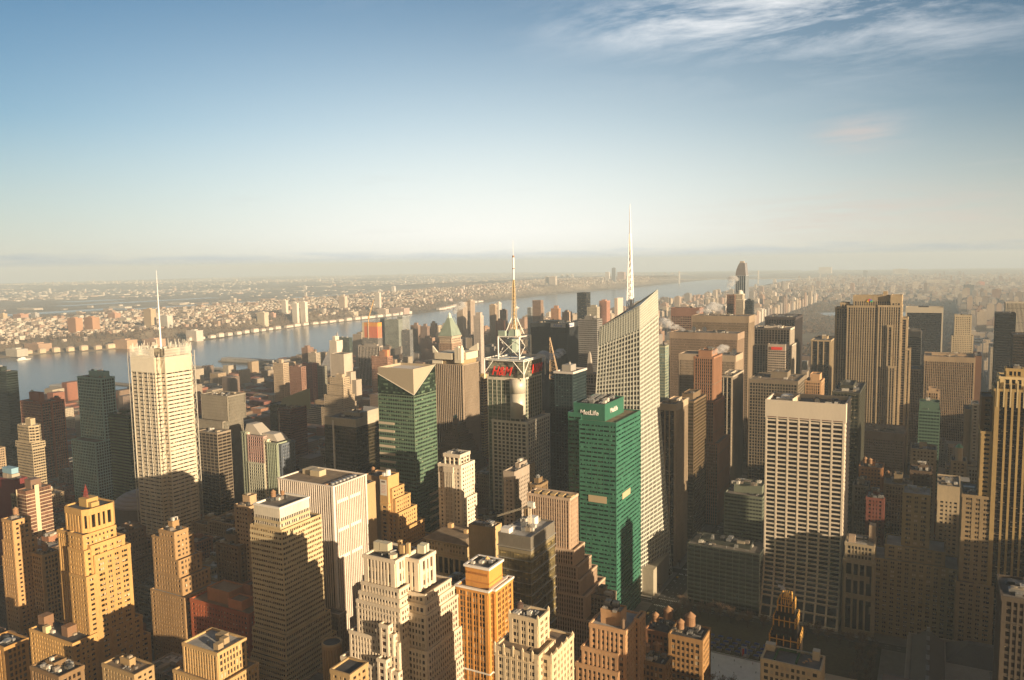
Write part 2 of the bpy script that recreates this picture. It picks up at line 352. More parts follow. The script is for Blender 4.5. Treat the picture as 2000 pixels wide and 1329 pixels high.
# small roof things, shared meshes
def _box(w, d, h, mat, name):
    m = MB(); m.box(-w / 2, w / 2, -d / 2, d / 2, 0, h); return m.mesh(name, mat)
def unit_mesh(mat):
    m = MB(); m.box(-.5, .5, -.5, .5, .12, .85); m.box(-.53, .53, -.53, .53, .86, .93)
    for i in (-.25, .25): m.cone(i, 0, .19, .17, .93, 1.0, 10)
    for x in (-.42, .42):
        for y in (-.42, .42): m.box(x - .04, x + .04, y - .04, y + .04, 0, .12)
    return m.mesh('roof_unit', mat)
UNITS = [unit_mesh(METAL), unit_mesh(masonry((.55, .52, .46), var=.1)), unit_mesh(masonry((.32, .27, .2))), unit_mesh(DARKMETAL), unit_mesh(masonry((.2, .17, .14)))]
DUCT = []
for q_ in (METAL, DARKMETAL):
    m = MB(); m.box(-.5, .5, -.5, .5, .4, 1.2); m.box(-.4, -.2, -.4, -.3, 0, .4); m.box(.2, .4, .3, .4, 0, .4); DUCT.append(m.mesh('roof_duct', q_))
m = MB(); m.cone(0, 0, .7, .6, 0, .8, 8); m.cone(0, 0, 1, .4, .8, 1, 8); VENT = m.mesh('roof_vent', METAL)
def tank_parts():
    a = MB(); a.cone(0, 0, 1.9, 1.75, 2.6, 6.2, 16)
    for z in (3.0, 3.8, 4.6, 5.4): a.cone(0, 0, 1.96, 1.96, z, z + .1, 16)
    b = MB(); b.cone(0, 0, 2.15, .05, 6.2, 7.9, 16)
    c = MB()
    for x in (-1.3, 1.3):
        for y in (-1.3, 1.3): c.box(x - .13, x + .13, y - .13, y + .13, 0, 2.45)
    c.box(-1.7, 1.7, -1.7, 1.7, 2.4, 2.6)
    c.bar((-1.3, -1.3, .2), (1.3, -1.3, 2.3), .07); c.bar((1.3, 1.3, .2), (1.3, -1.3, 2.3), .07)
    return a.mesh('barrel', WOOD), b.mesh('tank_cap', CONE), c.mesh('tank_frame', DARKMETAL)
TANK = tank_parts()
def water_tank(parent, x, y, z, s=1.0):
    o = sub('water_tank', TANK[0], parent, (x, y, z), (s, s, s)); sub('tank_cap', TANK[1], o); sub('tank_frame', TANK[2], o); return o
def roof_clutter(parent, poly, z, rng, n=5, pent=None, tanks=0, wallmat=None, keep=.16):
    xs = [p[0] for p in poly]; ys = [p[1] for p in poly]; x0, x1, y0, y1 = min(xs), max(xs), min(ys), max(ys); w, d = x1 - x0, y1 - y0
    cx0, cy0 = (x0 + x1) / 2, (y0 + y1) / 2
    if pent:
        pw, pdp, ph = pent; m = MB(); px, py = cx0 + rng.uniform(-.08, .08) * w, cy0 + rng.uniform(0, .15) * d
        m.box(px - pw * w / 2, px + pw * w / 2, py - pdp * d / 2, py + pdp * d / 2, z, z + ph - .9)
        m.ring(offset(rect(px - pw * w / 2, px + pw * w / 2, py - pdp * d / 2, py + pdp * d / 2), .15), offset(rect(px - pw * w / 2, px + pw * w / 2, py - pdp * d / 2, py + pdp * d / 2), -.4), z + ph - 1.0, z + ph)
        m.build('penthouse', wallmat or METAL, parent)
    for i in range(int(n * 1.6)):
        s = rng.uniform(1.6, min(4.2, .12 * min(w, d) + 1.8)); sx = s * rng.uniform(.8, 2.2)
        x = rng.uniform(x0 + w * keep, x1 - w * keep); y = rng.uniform(y0 + d * keep, y1 - d * keep)
        zz = z + (pent[2] if pent and abs(x - cx0) < pent[0] * w * .4 and abs(y - cy0) < pent[1] * d * .4 else 0)
        sub('roof_unit', rng.choice(UNITS), parent, (x, y, zz), (sx, s, rng.uniform(1.4, 3.2)), rng.choice((0, 1.5708)))
    if n:
        for i in range(n + 3):
            x = rng.uniform(x0 + w * .14, x1 - w * .14); y = rng.uniform(y0 + d * .14, y1 - d * .14); q = rng.uniform(2, 7) * min(1, w / 24); q = min(q, (x1 - x) * 1.6 - 1.5, (y1 - y) * 1.6 - 1.5)
            if i % 3 < 2 and q > 1: sub('roof_duct', DUCT[i % 2], parent, (x, y, z), (.7, q, .8), 1.5708 * (i % 3))
            else: a = rng.uniform(.3, .9); sub('roof_vent', VENT, parent, (x, y, z), (a, a, rng.uniform(.8, 2.2)))
        if rng.random() < .5:
            m = MB(); x, y = rng.uniform(x0 + w * .2, x1 - w * .2), rng.uniform(y0 + d * .2, y1 - d * .2); m.bar((x, y, z), (x, y, z + rng.uniform(4, 9)), .12, .05); m.build('antenna', DARKMETAL, parent)
    for i in range(tanks):
        water_tank(parent, rng.uniform(x0 + w * .2, x1 - w * .2), rng.uniform(y0 + d * .2, y1 - d * .2), z, rng.uniform(.9, 1.3))
WIN_CACHE = {}
PANE_MATS = None
def window_parts(root, wins, limit=100):
    """the nearest hundred windows as parts of their own, the others as one part"""
    global PANE_MATS
    if PANE_MATS is None:
        PANE_MATS = [masonry((.035, .03, .028), rough=.15, var=.3, spec=.6), masonry((.06, .05, .04), rough=.2, var=.3, spec=.6), masonry((.5, .42, .3), rough=.6, var=.15)]
    loc = root.location; rng = random.Random(int(loc.x * 7 + loc.y))
    def key(w):
        v = Vector((loc.x + w[0], loc.y + w[1], loc.z + w[2])) - CAM; f = -(v.x * w[5] + v.y * w[6]) / v.length
        return v.length / max(.05, f) if f > .05 else 1e9
    ws = sorted(wins, key=key); rest = MB()
    for i, w in enumerate(ws):
        vis = key(w) < 1e8; k = rng.choice((0, 0, 1, 1, 2))
        x, y, z, ww, hh, nx, ny = w
        if i < limit and vis:
            ck = (round(ww, 1), round(hh, 1), k)
            if ck not in WIN_CACHE:
                m = MB(); m.box(-ww / 2 + .1, ww / 2 - .1, -.06, 0, .1, hh - .12)
                m.box(-ww / 2, ww / 2, -.12, 0, 0, .1); m.box(-ww / 2, -ww / 2 + .09, -.09, 0, .1, hh - .1); m.box(ww / 2 - .09, ww / 2, -.09, 0, .1, hh - .1); m.box(-ww / 2 + .1, ww / 2 - .1, -.1, 0, hh * .48, hh * .54)
                WIN_CACHE[ck] = m.mesh('window', PANE_MATS[k])
            sub('window', WIN_CACHE[ck], root, (x, y, z), rz=math.atan2(nx, -ny))
        elif vis and k == 2:
            ex, ey = -ny, nx; h0 = hh * rng.uniform(.2, .6)
            rest.obox((x + nx * .04, y + ny * .04, z + hh - h0), (x + nx * .04, y + ny * .04, z + hh - .1), (nx, ny, 0), ww * .9, 0, .05)
    o = rest.build('window_blinds', PANE_MATS[2], root)
    if o: o['kind'] = 'stuff'

def building(name, cat, label, X0, X1, Y0, Y1, H, sty='loft', wall=(.42, .34, .24), glass=(.02, .02, .025), span=None, tiers=(), crown=2.4,
             roof=0, units=5, pent=(.45, .4, 5), tanks=0, win=0, blind=.28, group=None, topsty=None, z0=0.0, chamfer=0, poly=None, grough=.12, wrough=.85, blindcol=(.42, .36, .26), z_base=0):
    """tiers: (z, west, east, south, north) - below z the footprint grows by these amounts"""
    rng = random.Random(int(abs(X0) * 13 + Y0 * 7 + H)); cx, cyy = (X0 + X1) / 2, (Y0 + Y1) / 2
    root = empty(name, (cx, cyy, z_base), label, cat, group)
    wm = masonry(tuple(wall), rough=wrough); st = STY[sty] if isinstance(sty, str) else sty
    Wm, Sm, Gm, Rm = MB(), MB(), MB(), MB(); wins = [] if win else None
    x0, x1, y0, y1 = X0 - cx, X1 - cx, Y0 - cyy, Y1 - cyy
    top = H; cur = [x0, x1, y0, y1]; lev = []
    for t in list(tiers) + [(0, 0, 0, 0, 0)]:
        lev.append((t[0], top, list(cur))); top = t[0]
        cur = [cur[0] - t[1], cur[1] + t[2], cur[2] - t[3], cur[3] + t[4]]
        if t[0] <= 0: break
    for i, (za, zb, (a, b, c, d)) in enumerate(lev):
        if zb - za < 1: continue
        pl = rect(a, b, c, d)
        if chamfer and i == 0: k = chamfer; pl = [(a + k, c), (b - k, c), (b, c + k), (b, d - k), (b - k, d), (a + k, d), (a, d - k), (a, c + k)]
        if poly and i == 0: pl = [(px - cx, py - cyy) for px, py in poly]
        s_ = (STY[topsty] if topsty and i == 0 else st)
        facade(Wm, Sm, Gm, pl, za, zb, s_, crown=crown if i == 0 else 1.4, wins=wins)
        Rm = MB(); Rm.prism(offset(pl, -.45), zb - 1.1, zb - 1.0); Rm.build('roof', ROOFS[roof], root)
    Wm.build('wall', wm, root)
    if span: Sm.build('spandrel', masonry(tuple(span), rough=min(wrough, .6)), root)
    else: Sm.build('floor_band', wm, root)
    if st: Gm.build('glazing', glazing(tuple(glass), pw=st['bay'] if st['bay'] < 5 else st['bay'] / 4, fh=st['fh'], blind=blind, rough=grough, blindcol=blindcol), root)
    a, b, c, d = lev[0][2]; roof_clutter(root, rect(a, b, c, d), H - 1.0, rng, units, pent, tanks, wm)
    if wins: window_parts(root, wins)
    return root
TABLE = [
 ('glass_tower','skyscraper','dark green glass tower cut by the left edge, with a pale red-edged roof box', -1365.2, -1283.6, 678.2, 695.2, 165.0, {'sty': 'curtain','wall': (0.02, 0.03, 0.025), 'glass': (0.01, 0.014, 0.012), 'pent': (0.5, 0.5, 7), 'roof': 3, 'blind': 0.05}),
 ('apartment_tower','apartment tower','red brick apartment tower with beige rooftop block, right of the dark tower at the edge', -1193.5, -1143.0, 646.5, 660.5, 132.0, {'sty': 'grid','wall': (0.26, 0.09, 0.05), 'glass': (0.03, 0.02, 0.015), 'span': (0.34, 0.2, 0.14), 'pent': (0.5, 0.5, 14), 'units': 2}),
 ('apartment_tower','apartment tower','red brick apartment tower with sunlit top, between the beige-topped brick tower and the teal tower', -1162.4, -1141.2, 660.9, 679.1, 132.0, {'sty': 'grid','wall': (0.34, 0.11, 0.05), 'glass': (0.03, 0.02, 0.015), 'span': (0.38, 0.22, 0.14), 'pent': (0.5, 0.5, 4), 'units': 4}),
 ('office_tower','office tower','tower ringed by alternating dark and cream floors, with cut corners, at far left', -1089.9, -1055.1, 580.3, 595.7, 118.0, {'sty': 'band','wall': (0.42, 0.34, 0.22), 'glass': (0.03, 0.02, 0.015), 'chamfer': 5, 'pent': (0.35, 0.4, 9), 'tiers': ((96, 1, 1, 1, 1),(88, -1, -1, -1, -1)), 'units': 2}),
 ('residential_tower','apartment tower','tall teal tower with dark glass left side and pale teal window grid on its right', -1019.3, -969.7, 625.2, 643.9, 180.0, {'sty': 'grid','wall': (0.3, 0.46, 0.44), 'glass': (0.02, 0.035, 0.04), 'span': (0.34, 0.48, 0.46), 'pent': (0.6, 0.5, 8), 'tiers': ((98, 0, 0, 14, 0),), 'roof': 0}),
 ('glass_tower','skyscraper','squat green glass tower hard against the left of the pale rod-screened tower', -906.1, -869.3, 590.0, 603.0, 145.1, {'sty': 'band','wall': (0.06, 0.09, 0.06), 'glass': (0.012, 0.02, 0.014), 'span': (0.14, 0.17, 0.09), 'units': 8}),
 ('office_tower','office tower','grey office tower striped by thin vertical fins, right of the pale rod-screened tower', -818.1, -772.3, 655.0, 682.2, 164.9, {'sty': 'ribthin','wall': (0.27, 0.24, 0.19), 'glass': (0.02, 0.035, 0.03), 'span': (0.1, 0.1, 0.08), 'tiers': ((134, 18, -6, 4, 0),), 'roof': 1, 'pent': None, 'crown': 1.6, 'units': 7}),
 ('office_block','office block','low square annex with dark horizontal windows at the foot of the thin-finned grey tower', -795.2, -761.8, 628.0, 648.0, 125.9, {'sty': 'panel','wall': (0.28, 0.23, 0.17), 'glass': (0.03, 0.02, 0.015), 'span': (0.16, 0.13, 0.09), 'pent': None, 'units': 3}),
 ('office_tower','office tower','black slab tower alone before the river, behind the slab with the name board', -857.6, -832.6, 1900.0, 1931.2, 240.4, {'sty': 'curtain','wall': (0.025, 0.03, 0.035), 'glass': (0.015, 0.02, 0.025), 'pent': None, 'units': 1}),
 ('office_tower','office tower','narrow brown tower with dark vertical window strips, touching the right of the crystal tower', -271.0, -254.1, 775.0, 818.2, 171.9, {'sty': 'fins','wall': (0.46, 0.36, 0.25), 'glass': (0.03, 0.02, 0.015), 'span': (0.05, 0.035, 0.03), 'crown': 7, 'pent': (0.5, 0.5, 3), 'units': 6}),
 ('office_tower','office tower','dark bronze flat-roofed tower with square mechanical storey, behind the narrow brown striped tower', -280.1, -258.3, 860.0, 913.5, 161.0, {'sty': 'panel','wall': (0.17, 0.12, 0.07), 'glass': (0.06, 0.045, 0.02), 'span': (0.12, 0.085, 0.05), 'pent': (0.6, 0.6, 7), 'units': 2}),
 ('office_tower','office tower','reddish-brown postmodern tower with grey-green framed top and steam, in the right middle of the skyline', -277.2, -254.3, 930.0, 970.6, 203.2, {'sty': 'rib','wall': (0.36, 0.19, 0.11), 'glass': (0.02, 0.035, 0.03), 'span': (0.22, 0.18, 0.12), 'pent': (0.7, 0.7, 8), 'tiers': ((150, 3, 3, 5, 3),(100, 0, 6, 2, 4)), 'units': 5}),
 ('office_tower','office tower','black tower with bright vertical white stripes, right of the reddish-brown postmodern tower', -266.8, -249.7, 1010.0, 1073.7, 169.8, {'sty': 'fins','wall': (0.42, 0.36, 0.28), 'glass': (0.01, 0.01, 0.012), 'span': (0.015, 0.013, 0.012), 'crown': 2, 'pent': (0.5, 0.5, 3), 'units': 5}),
 ('office_tower','office tower','tan ribbed tower with two white dishes at its right roof edge, nearest of its group', -344.1, -264.9, 1095.0, 1140.7, 186.3, {'sty': 'ribthin','wall': (0.42, 0.33, 0.24), 'glass': (0.05, 0.035, 0.025), 'span': (0.3, 0.22, 0.15), 'crown': 9, 'pent': (0.3, 0.4, 5), 'units': 8, 'dish': ((0.72,),(0.95,))}),
 ('office_tower','office tower','brown ribbed slab with two dishes on its left roof half, middle of three slabs', -382.6, -280.2, 1176.0, 1221.8, 209.7, {'sty': 'ribthin','wall': (0.34, 0.25, 0.18), 'glass': (0.05, 0.035, 0.025), 'span': (0.22, 0.15, 0.1), 'crown': 10, 'pent': None, 'units': 10, 'dish': ((0.33,),(0.49,))}),
 ('office_tower','office tower','tallest and rearmost of the three brown ribbed slab towers, plain flat roof', -370.4, -280.6, 1256.0, 1299.3, 230.4, {'sty': 'ribthin','wall': (0.35, 0.27, 0.19), 'glass': (0.05, 0.035, 0.025), 'span': (0.22, 0.16, 0.11), 'crown': 11, 'pent': None, 'units': 7}),
 ('office_tower','office tower','dark red gridded tower with cream louvred crown, behind the ribbed slabs', -458.6, -405.3, 1430.0, 1455.2, 231.9, {'sty': 'grid','wall': (0.3, 0.17, 0.13), 'glass': (0.06, 0.05, 0.045), 'span': (0.38, 0.31, 0.24), 'crown': 16, 'pent': None, 'units': 3}),
 ('office_tower','office tower','dark square-topped tower with red bands just left of the white dome', -436.4, -420.5, 1780.0, 1795.3, 241.7, {'sty': 'band','wall': (0.17, 0.09, 0.06), 'glass': (0.015, 0.018, 0.022), 'pent': None, 'units': 1}),
 ('office_tower','office tower','dark blue glass tower just right of the white dome', -390.4, -373.9, 1750.0, 1766.4, 230.8, {'sty': 'curtain','wall': (0.04, 0.05, 0.06), 'glass': (0.02, 0.03, 0.04), 'pent': (0.4, 0.4, 4), 'units': 1}),
 ('office_tower','office tower','white tower of slender stone columns with stepped shoulders, before the tall black columned slab', -288.4, -231.1, 1340.0, 1382.0, 205.4, {'sty': 'fins','wall': (0.6, 0.53, 0.44), 'glass': (0.07, 0.06, 0.055), 'span': (0.35, 0.3, 0.25), 'crown': 3, 'tiers': ((178, 0, 3, 2, 0),), 'pent': (0.5, 0.5, 3), 'units': 8}),
 ('office_tower','office tower','pale banded tower with a small red sign near its top, before the white columned tower', -254.7, -228.2, 1280.0, 1319.0, 185.2, {'sty': 'band','wall': (0.45, 0.38, 0.31), 'glass': (0.06, 0.05, 0.045), 'crown': 11, 'pent': None, 'units': 3, 'redsign': 1}),
 ('office_tower','office tower','tall black slab with dark columns and pale roof edge, left of the park woods', -303.8, -250.4, 1520.0, 1608.0, 211.5, {'sty': 'fins','wall': (0.06, 0.05, 0.05), 'glass': (0.015, 0.015, 0.018), 'span': (0.02, 0.02, 0.02), 'crown': 5, 'pent': None, 'units': 5}),
 ('office_tower','office tower','grey-brown block with small square windows and big roof units, behind the white slatted tower', -227.4, -168.7, 1005.0, 1069.2, 168.5, {'sty': 'grid','wall': (0.2, 0.165, 0.12), 'glass': (0.02, 0.02, 0.018), 'crown': 5, 'pent': (0.35, 0.4, 8), 'units': 6, 'roof': 1}),
 ('art_deco_tower','office tower','small orange-tan art deco tower with narrow crown, beside the grey-brown block', -167.3, -148.6, 1060.0, 1091.0, 161.9, {'sty': 'rib','wall': (0.5, 0.32, 0.18), 'glass': (0.03, 0.02, 0.015), 'pent': (0.62, 0.7, 9), 'units': 1}),
 ('office_tower','office tower','dark tower with evenly spaced tan vertical pillars, left of the tallest limestone slab', -211.8, -180.8, 1450.0, 1536.4, 177.3, {'sty': {'fh': 3.9, 'bay': 8, 'pw': 1.6, 'pd': 1.2, 'sh': 1.3, 'sd': 0.12, 'cw': 1.6}, 'wall': (0.44, 0.34, 0.21), 'glass': (0.03, 0.025, 0.02), 'span': (0.05, 0.04, 0.03), 'pent': (0.3, 0.3, 5), 'units': 3}),
 ('office_block','office block','broad low limestone block with many square windows below the tallest ribbed slab', -106.8, -53.6, 1176.0, 1236.3, 78.3, {'sty': 'punch','wall': (0.27, 0.21, 0.16), 'glass': (0.03, 0.02, 0.015), 'crown': 11, 'pent': None, 'units': 4}),
 ('glass_block','office block','green-black glass block with staggered pale panels, partly behind the white slatted tower', -115.2, -89.3, 880.0, 959.6, 178.1, {'sty': 'grid','wall': (0.06, 0.06, 0.045), 'glass': (0.02, 0.03, 0.025), 'span': (0.09, 0.085, 0.05), 'blind': 0.35, 'pent': (0.5, 0.5, 5), 'units': 6, 'roof': 0}),
 ('office_tower','office tower','grey glass tower with a cream top band, in front of the white-bordered black slab', -73.0, -41.6, 1500.0, 1530.0, 192.0, {'sty': 'band','wall': (0.16, 0.15, 0.14), 'glass': (0.03, 0.035, 0.04), 'span': (0.12, 0.12, 0.12), 'topsty': None, 'crown': 10, 'pent': (0.9, 0.8, 4), 'units': 2}),
 ('office_tower','office tower','cream tower with a grid of small windows and slimmer top, right of the white-bordered slab', 11.7, 40.2, 1750.0, 1780.0, 205.1, {'sty': 'punch','wall': (0.52, 0.43, 0.29), 'glass': (0.03, 0.02, 0.015), 'crown': 4, 'tiers': ((165, 4, 4, 3, 0),), 'pent': None, 'units': 2}),
 ('art_deco_block','office tower','broad ribbed limestone building with a lower left wing, right of the tallest ribbed slab', -34.2, 31.8, 1340.0, 1400.0, 168.3, {'sty': 'rib','wall': (0.42, 0.31, 0.2), 'glass': (0.03, 0.02, 0.015), 'span': (0.24, 0.15, 0.1), 'crown': 8, 'roof': 1, 'pent': (0.7, 0.3, 3), 'units': 5}),
 ('art_deco_block','office tower','narrow ribbed limestone wing joined to the left of the broad ribbed building', -54.7, -33.6, 1345.0, 1395.0, 146.8, {'sty': 'rib','wall': (0.38, 0.28, 0.18), 'glass': (0.03, 0.02, 0.015), 'span': (0.24, 0.15, 0.1), 'pent': None, 'units': 2}),
 ('brick_tower','office tower','dark red-brown windowless wing on the right of the broad ribbed limestone building', 32.1, 41.3, 1350.0, 1410.0, 169.9, {'sty': 'blank','wall': (0.16, 0.085, 0.05), 'pent': None, 'units': 2}),
 ('office_tower','office tower','plain black slab tower near the right edge, in front of a white-ribbed tower', 61.8, 87.5, 1430.0, 1465.0, 229.9, {'sty': 'curtain','wall': (0.015, 0.015, 0.017), 'glass': (0.01, 0.01, 0.012), 'blind': 0.02, 'pent': None, 'units': 1, 'roof': 3}),
 ('office_tower','office tower','white vertically ribbed tower at the right edge, behind the plain black slab', 111.7, 155.2, 1990.0, 2030.0, 218.7, {'sty': 'rib','wall': (0.58, 0.52, 0.42), 'glass': (0.03, 0.03, 0.03), 'span': (0.04, 0.04, 0.04), 'crown': 2, 'pent': None, 'units': 1}),
 ('office_tower','office tower','dark bronze slab tower cut by the right edge, lower than the black slab beside it', 71.7, 100.4, 1240.0, 1280.0, 212.7, {'sty': 'curtain','wall': (0.05, 0.035, 0.025), 'glass': (0.02, 0.014, 0.01), 'blind': 0.05, 'pent': None, 'units': 1, 'roof': 3}),
 ('office_tower','office tower','cream building with a blank upper wall, small square windows and a grey flank, right foreground', -15.1, 2.1, 770.0, 810.0, 117.7, {'sty': 'punch','wall': (0.47, 0.38, 0.25), 'glass': (0.03, 0.02, 0.015), 'crown': 14, 'pent': None, 'units': 7, 'east': 'grey'}),
 ('office_building','office building','large olive-tan stepped office building with paired windows on the right, facing the park', -40.9, -20.9, 712.0, 738.0, 123.3, {'sty': 'pairs','wall': (0.34, 0.26, 0.13), 'glass': (0.03, 0.02, 0.015), 'tiers': ((78, 12, 12, 3, 0),(66, 10, 10, 3, 0)), 'pent': None, 'units': 3, 'win': 1, 'roof': 2}),
 ('office_building','office building','tan brick wing with rows of windows at the foot of the ochre art deco tower', 1.3, 22.6, 694.0, 734.0, 132.2, {'sty': 'pairs','wall': (0.34, 0.25, 0.14), 'glass': (0.03, 0.02, 0.015), 'pent': None, 'units': 6, 'tiers': ((62, 2, 2, 3, 0),)}),
 ('office_block','office block','green glass block with grey stone top, before the broad ribbed limestone building', -35.0, -13.8, 1000.0, 1026.0, 144.5, {'sty': 'band','wall': (0.09, 0.16, 0.12), 'glass': (0.015, 0.035, 0.028), 'crown': 2, 'topsty': None, 'pent': (0.95, 0.8, 9), 'units': 2, 'penw': 1}),
 ('office_tower','office tower','small pinkish stone tower top with ribs, rising behind the green glass block', -27.0, -15.3, 1040.0, 1058.0, 160.1, {'sty': 'rib','wall': (0.42, 0.3, 0.19), 'glass': (0.03, 0.02, 0.015), 'pent': (0.7, 0.7, 4), 'units': 0}),
 ('apartment_house','apartment house','old cream stone apartment house with ornate gabled front, below the green glass block', -39.2, -16.8, 860.0, 882.0, 128.8, {'sty': 'punch','wall': (0.36, 0.3, 0.21), 'glass': (0.03, 0.02, 0.015), 'roof': 3, 'units': 3, 'pent': (0.3, 0.3, 5), 'fh': 1}),
 ('office_tower','office tower','tall blank-sided tan building, left of the small-windowed slab near the ochre tower', 10.6, 18.6, 1010.0, 1040.0, 146.4, {'sty': 'blank','wall': (0.3, 0.23, 0.15), 'pent': None, 'units': 1}),
 ('office_tower','office tower','pale slab with a single column of small windows, touching the blank-sided tan building', 17.8, 24.3, 1008.0, 1034.0, 153.0, {'sty': 'punch','wall': (0.38, 0.33, 0.26), 'glass': (0.03, 0.02, 0.015), 'pent': None, 'units': 1}),
 ('office_tower','office tower','grey-tan slab with paired windows, rightmost of the three narrow buildings left of the ochre tower', 24.1, 31.0, 1012.0, 1038.0, 147.5, {'sty': 'punch','wall': (0.3, 0.26, 0.2), 'glass': (0.03, 0.02, 0.015), 'pent': None, 'units': 1}),
 ('brick_building','office building','small orange brick building with two sunlit tanks, above dark rooftops on the right', -85.2, -63.6, 850.0, 874.0, 107.9, {'sty': 'punch','wall': (0.42, 0.2, 0.08), 'glass': (0.03, 0.02, 0.015), 'pent': (0.3, 0.4, 5), 'tanks': 2, 'units': 2}),
 ('office_building','office building','brown stone building with a pale cube on its roof, behind the large olive-tan building', -59.0, -35.5, 790.0, 816.0, 108.7, {'sty': 'loft','wall': (0.26, 0.2, 0.12), 'glass': (0.03, 0.02, 0.015), 'pent': (0.3, 0.4, 8), 'units': 3}),
 ('brick_building','office building','dark red brick building with a pale cluttered roof, left of the large olive-tan building', -72.9, -57.9, 775.0, 799.0, 97.9, {'sty': 'punch','wall': (0.2, 0.07, 0.05), 'glass': (0.03, 0.02, 0.015), 'roof': 2, 'units': 9, 'pent': (0.4, 0.4, 5)}),
 ('office_building','office building','grey stone building with a red-lined roof edge, right beside the white slatted tower', -86.5, -73.0, 800.0, 820.0, 101.5, {'sty': 'loft','wall': (0.25, 0.22, 0.17), 'glass': (0.03, 0.02, 0.015), 'units': 4, 'roof': 3}),
 ('office_building','office building','dark block of brown brick with two small lit chimneys, under the old cream apartment house', -38.1, -20.2, 815.0, 837.0, 117.8, {'sty': 'punch','wall': (0.12, 0.08, 0.05), 'glass': (0.03, 0.02, 0.015), 'units': 5, 'roof': 3}),
 ('office_building','office building','pale grey columned low building beside the ochre art deco tower, above the cream blank-topped building', 9.9, 21.7, 850.0, 870.0, 117.5, {'sty': 'rib','wall': (0.26, 0.25, 0.22), 'glass': (0.03, 0.02, 0.015), 'units': 4, 'roof': 3}),
 ('office_building','office building','small building with a green domed turret, between the cream apartment house and ochre tower', -4.0, 8.9, 850.0, 870.0, 122.6, {'sty': 'punch','wall': (0.3, 0.25, 0.17), 'glass': (0.03, 0.02, 0.015), 'units': 1, 'roof': 3, 'turret': 1}),
 ('office_block','office block','low dark green glass block with a pale-framed roof yard, facing the park', -217.7, -152.6, 694.0, 728.0, 57.5, {'sty': 'panel','wall': (0.05, 0.055, 0.045), 'span': (0.02, 0.024, 0.02), 'glass': (0.01, 0.014, 0.012), 'blind': 0.03, 'crown': 1.2, 'pent': (0.72, 0.5, 4), 'units': 14, 'roof': 0}),
 ('office_block','office block','grey-green stepped block with horizontal windows, left of the white slatted tower', -206.7, -168.9, 790.0, 826.0, 80.7, {'sty': 'band','wall': (0.17, 0.19, 0.14), 'glass': (0.03, 0.035, 0.03), 'pent': (0.75, 0.6, 9), 'units': 14, 'roof': 0}),
 ('brick_tower','office tower','narrow brown brick tower with stepped sunlit side, between the ochre and banded towers', -556.0, -538.5, 392.0, 404.4, 114.4, {'sty': 'punch','wall': (0.36, 0.23, 0.11), 'glass': (0.03, 0.02, 0.015), 'tiers': ((108, 9, 0, 0, 5),(92, 0, 3, 0, 4),(78, 0, 3, 0, 5),(64, 3, 4, 2, 6)), 'crown': 3, 'pent': (0.3, 0.5, 7), 'tanks': 0, 'units': 6, 'roof': 2, 'win': 1, 'blind': 0.5}),
 ('brick_slab','office building','thin sunlit tan wall building just behind the right edge of the white pinstriped tower', -440.7, -428.9, 490.0, 504.0, 139.8, {'sty': 'blank','wall': (0.48, 0.34, 0.18), 'pent': None, 'units': 2}),
 ('office_building','office building','tan building topped by white machinery, at the left end of the crane boom', -335.1, -313.6, 499.2, 513.2, 118.0, {'sty': 'blank','wall': (0.46, 0.33, 0.17), 'pent': None, 'units': 14, 'roof': 3}),
 ('brick_building','office building','lower brown loft with three small water tanks in a cluster, left of the tall-tank building', -181.6, -159.4, 440.0, 452.6, 73.9, {'sty': 'loft','wall': (0.34, 0.2, 0.08), 'glass': (0.03, 0.02, 0.015), 'pent': None, 'units': 5, 'roof': 3, 'win': 1, 'grp3': 1}),
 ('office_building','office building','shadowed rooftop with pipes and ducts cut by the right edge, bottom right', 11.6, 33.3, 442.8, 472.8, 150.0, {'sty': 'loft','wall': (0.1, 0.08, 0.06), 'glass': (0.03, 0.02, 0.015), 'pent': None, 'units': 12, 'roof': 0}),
 ('brick_building','office building','dark brown brick building with rooftop machinery glinting in the sun, left of the banded tower', -543.1, -516.7, 435.0, 452.0, 92.0, {'sty': 'punch','wall': (0.2, 0.14, 0.08), 'glass': (0.03, 0.02, 0.015), 'pent': (0.5, 0.5, 8), 'units': 9, 'roof': 2}),
 ('brick_building','office building','tan brick building with a top storey in sun, wedged behind the banded tower left corner', -527.8, -511.3, 442.8, 457.3, 124.0, {'sty': 'punch','wall': (0.46, 0.33, 0.2), 'glass': (0.03, 0.02, 0.015), 'pent': (0.5, 0.5, 8), 'units': 5}),
 ('theatre_building','office building','dark red building with a pale blue water tank on its roof at the left edge', -900.2, -856.7, 447.0, 461.0, 104.0, {'sty': 'blank','wall': (0.15, 0.03, 0.03), 'pent': None, 'units': 2, 'bluetank': 1}),
 ('brick_building','office building','sunlit stepped orange-tan brick building at the left edge, a round water tank above it', -687.7, -673.2, 345.2, 359.2, 118.0, {'sty': 'punch','wall': (0.44, 0.27, 0.12), 'glass': (0.03, 0.02, 0.015), 'tiers': ((100, 2, 0, 0, 4),(86, 2, 0, 0, 4)), 'tanks': 1, 'pent': None, 'units': 1}),
 ('brick_building','office building','small tan building with white rooftop boxes and twin tanks, left of the ochre tower', -670.9, -656.7, 357.1, 371.1, 88.0, {'sty': 'loft','wall': (0.42, 0.28, 0.13), 'glass': (0.03, 0.02, 0.015), 'tanks': 2, 'pent': None, 'units': 5, 'roof': 2}),
 ('brick_building','office building','brown setback building in shade, between the ochre tower and the narrow brown tower', -674.3, -655.5, 428.4, 451.1, 84.0, {'sty': 'punch','wall': (0.24, 0.16, 0.1), 'glass': (0.03, 0.02, 0.015), 'tiers': ((70, 2, 0, 0, 6),(56, 0, 3, 3, 6)), 'pent': (0.5, 0.5, 5), 'units': 4}),
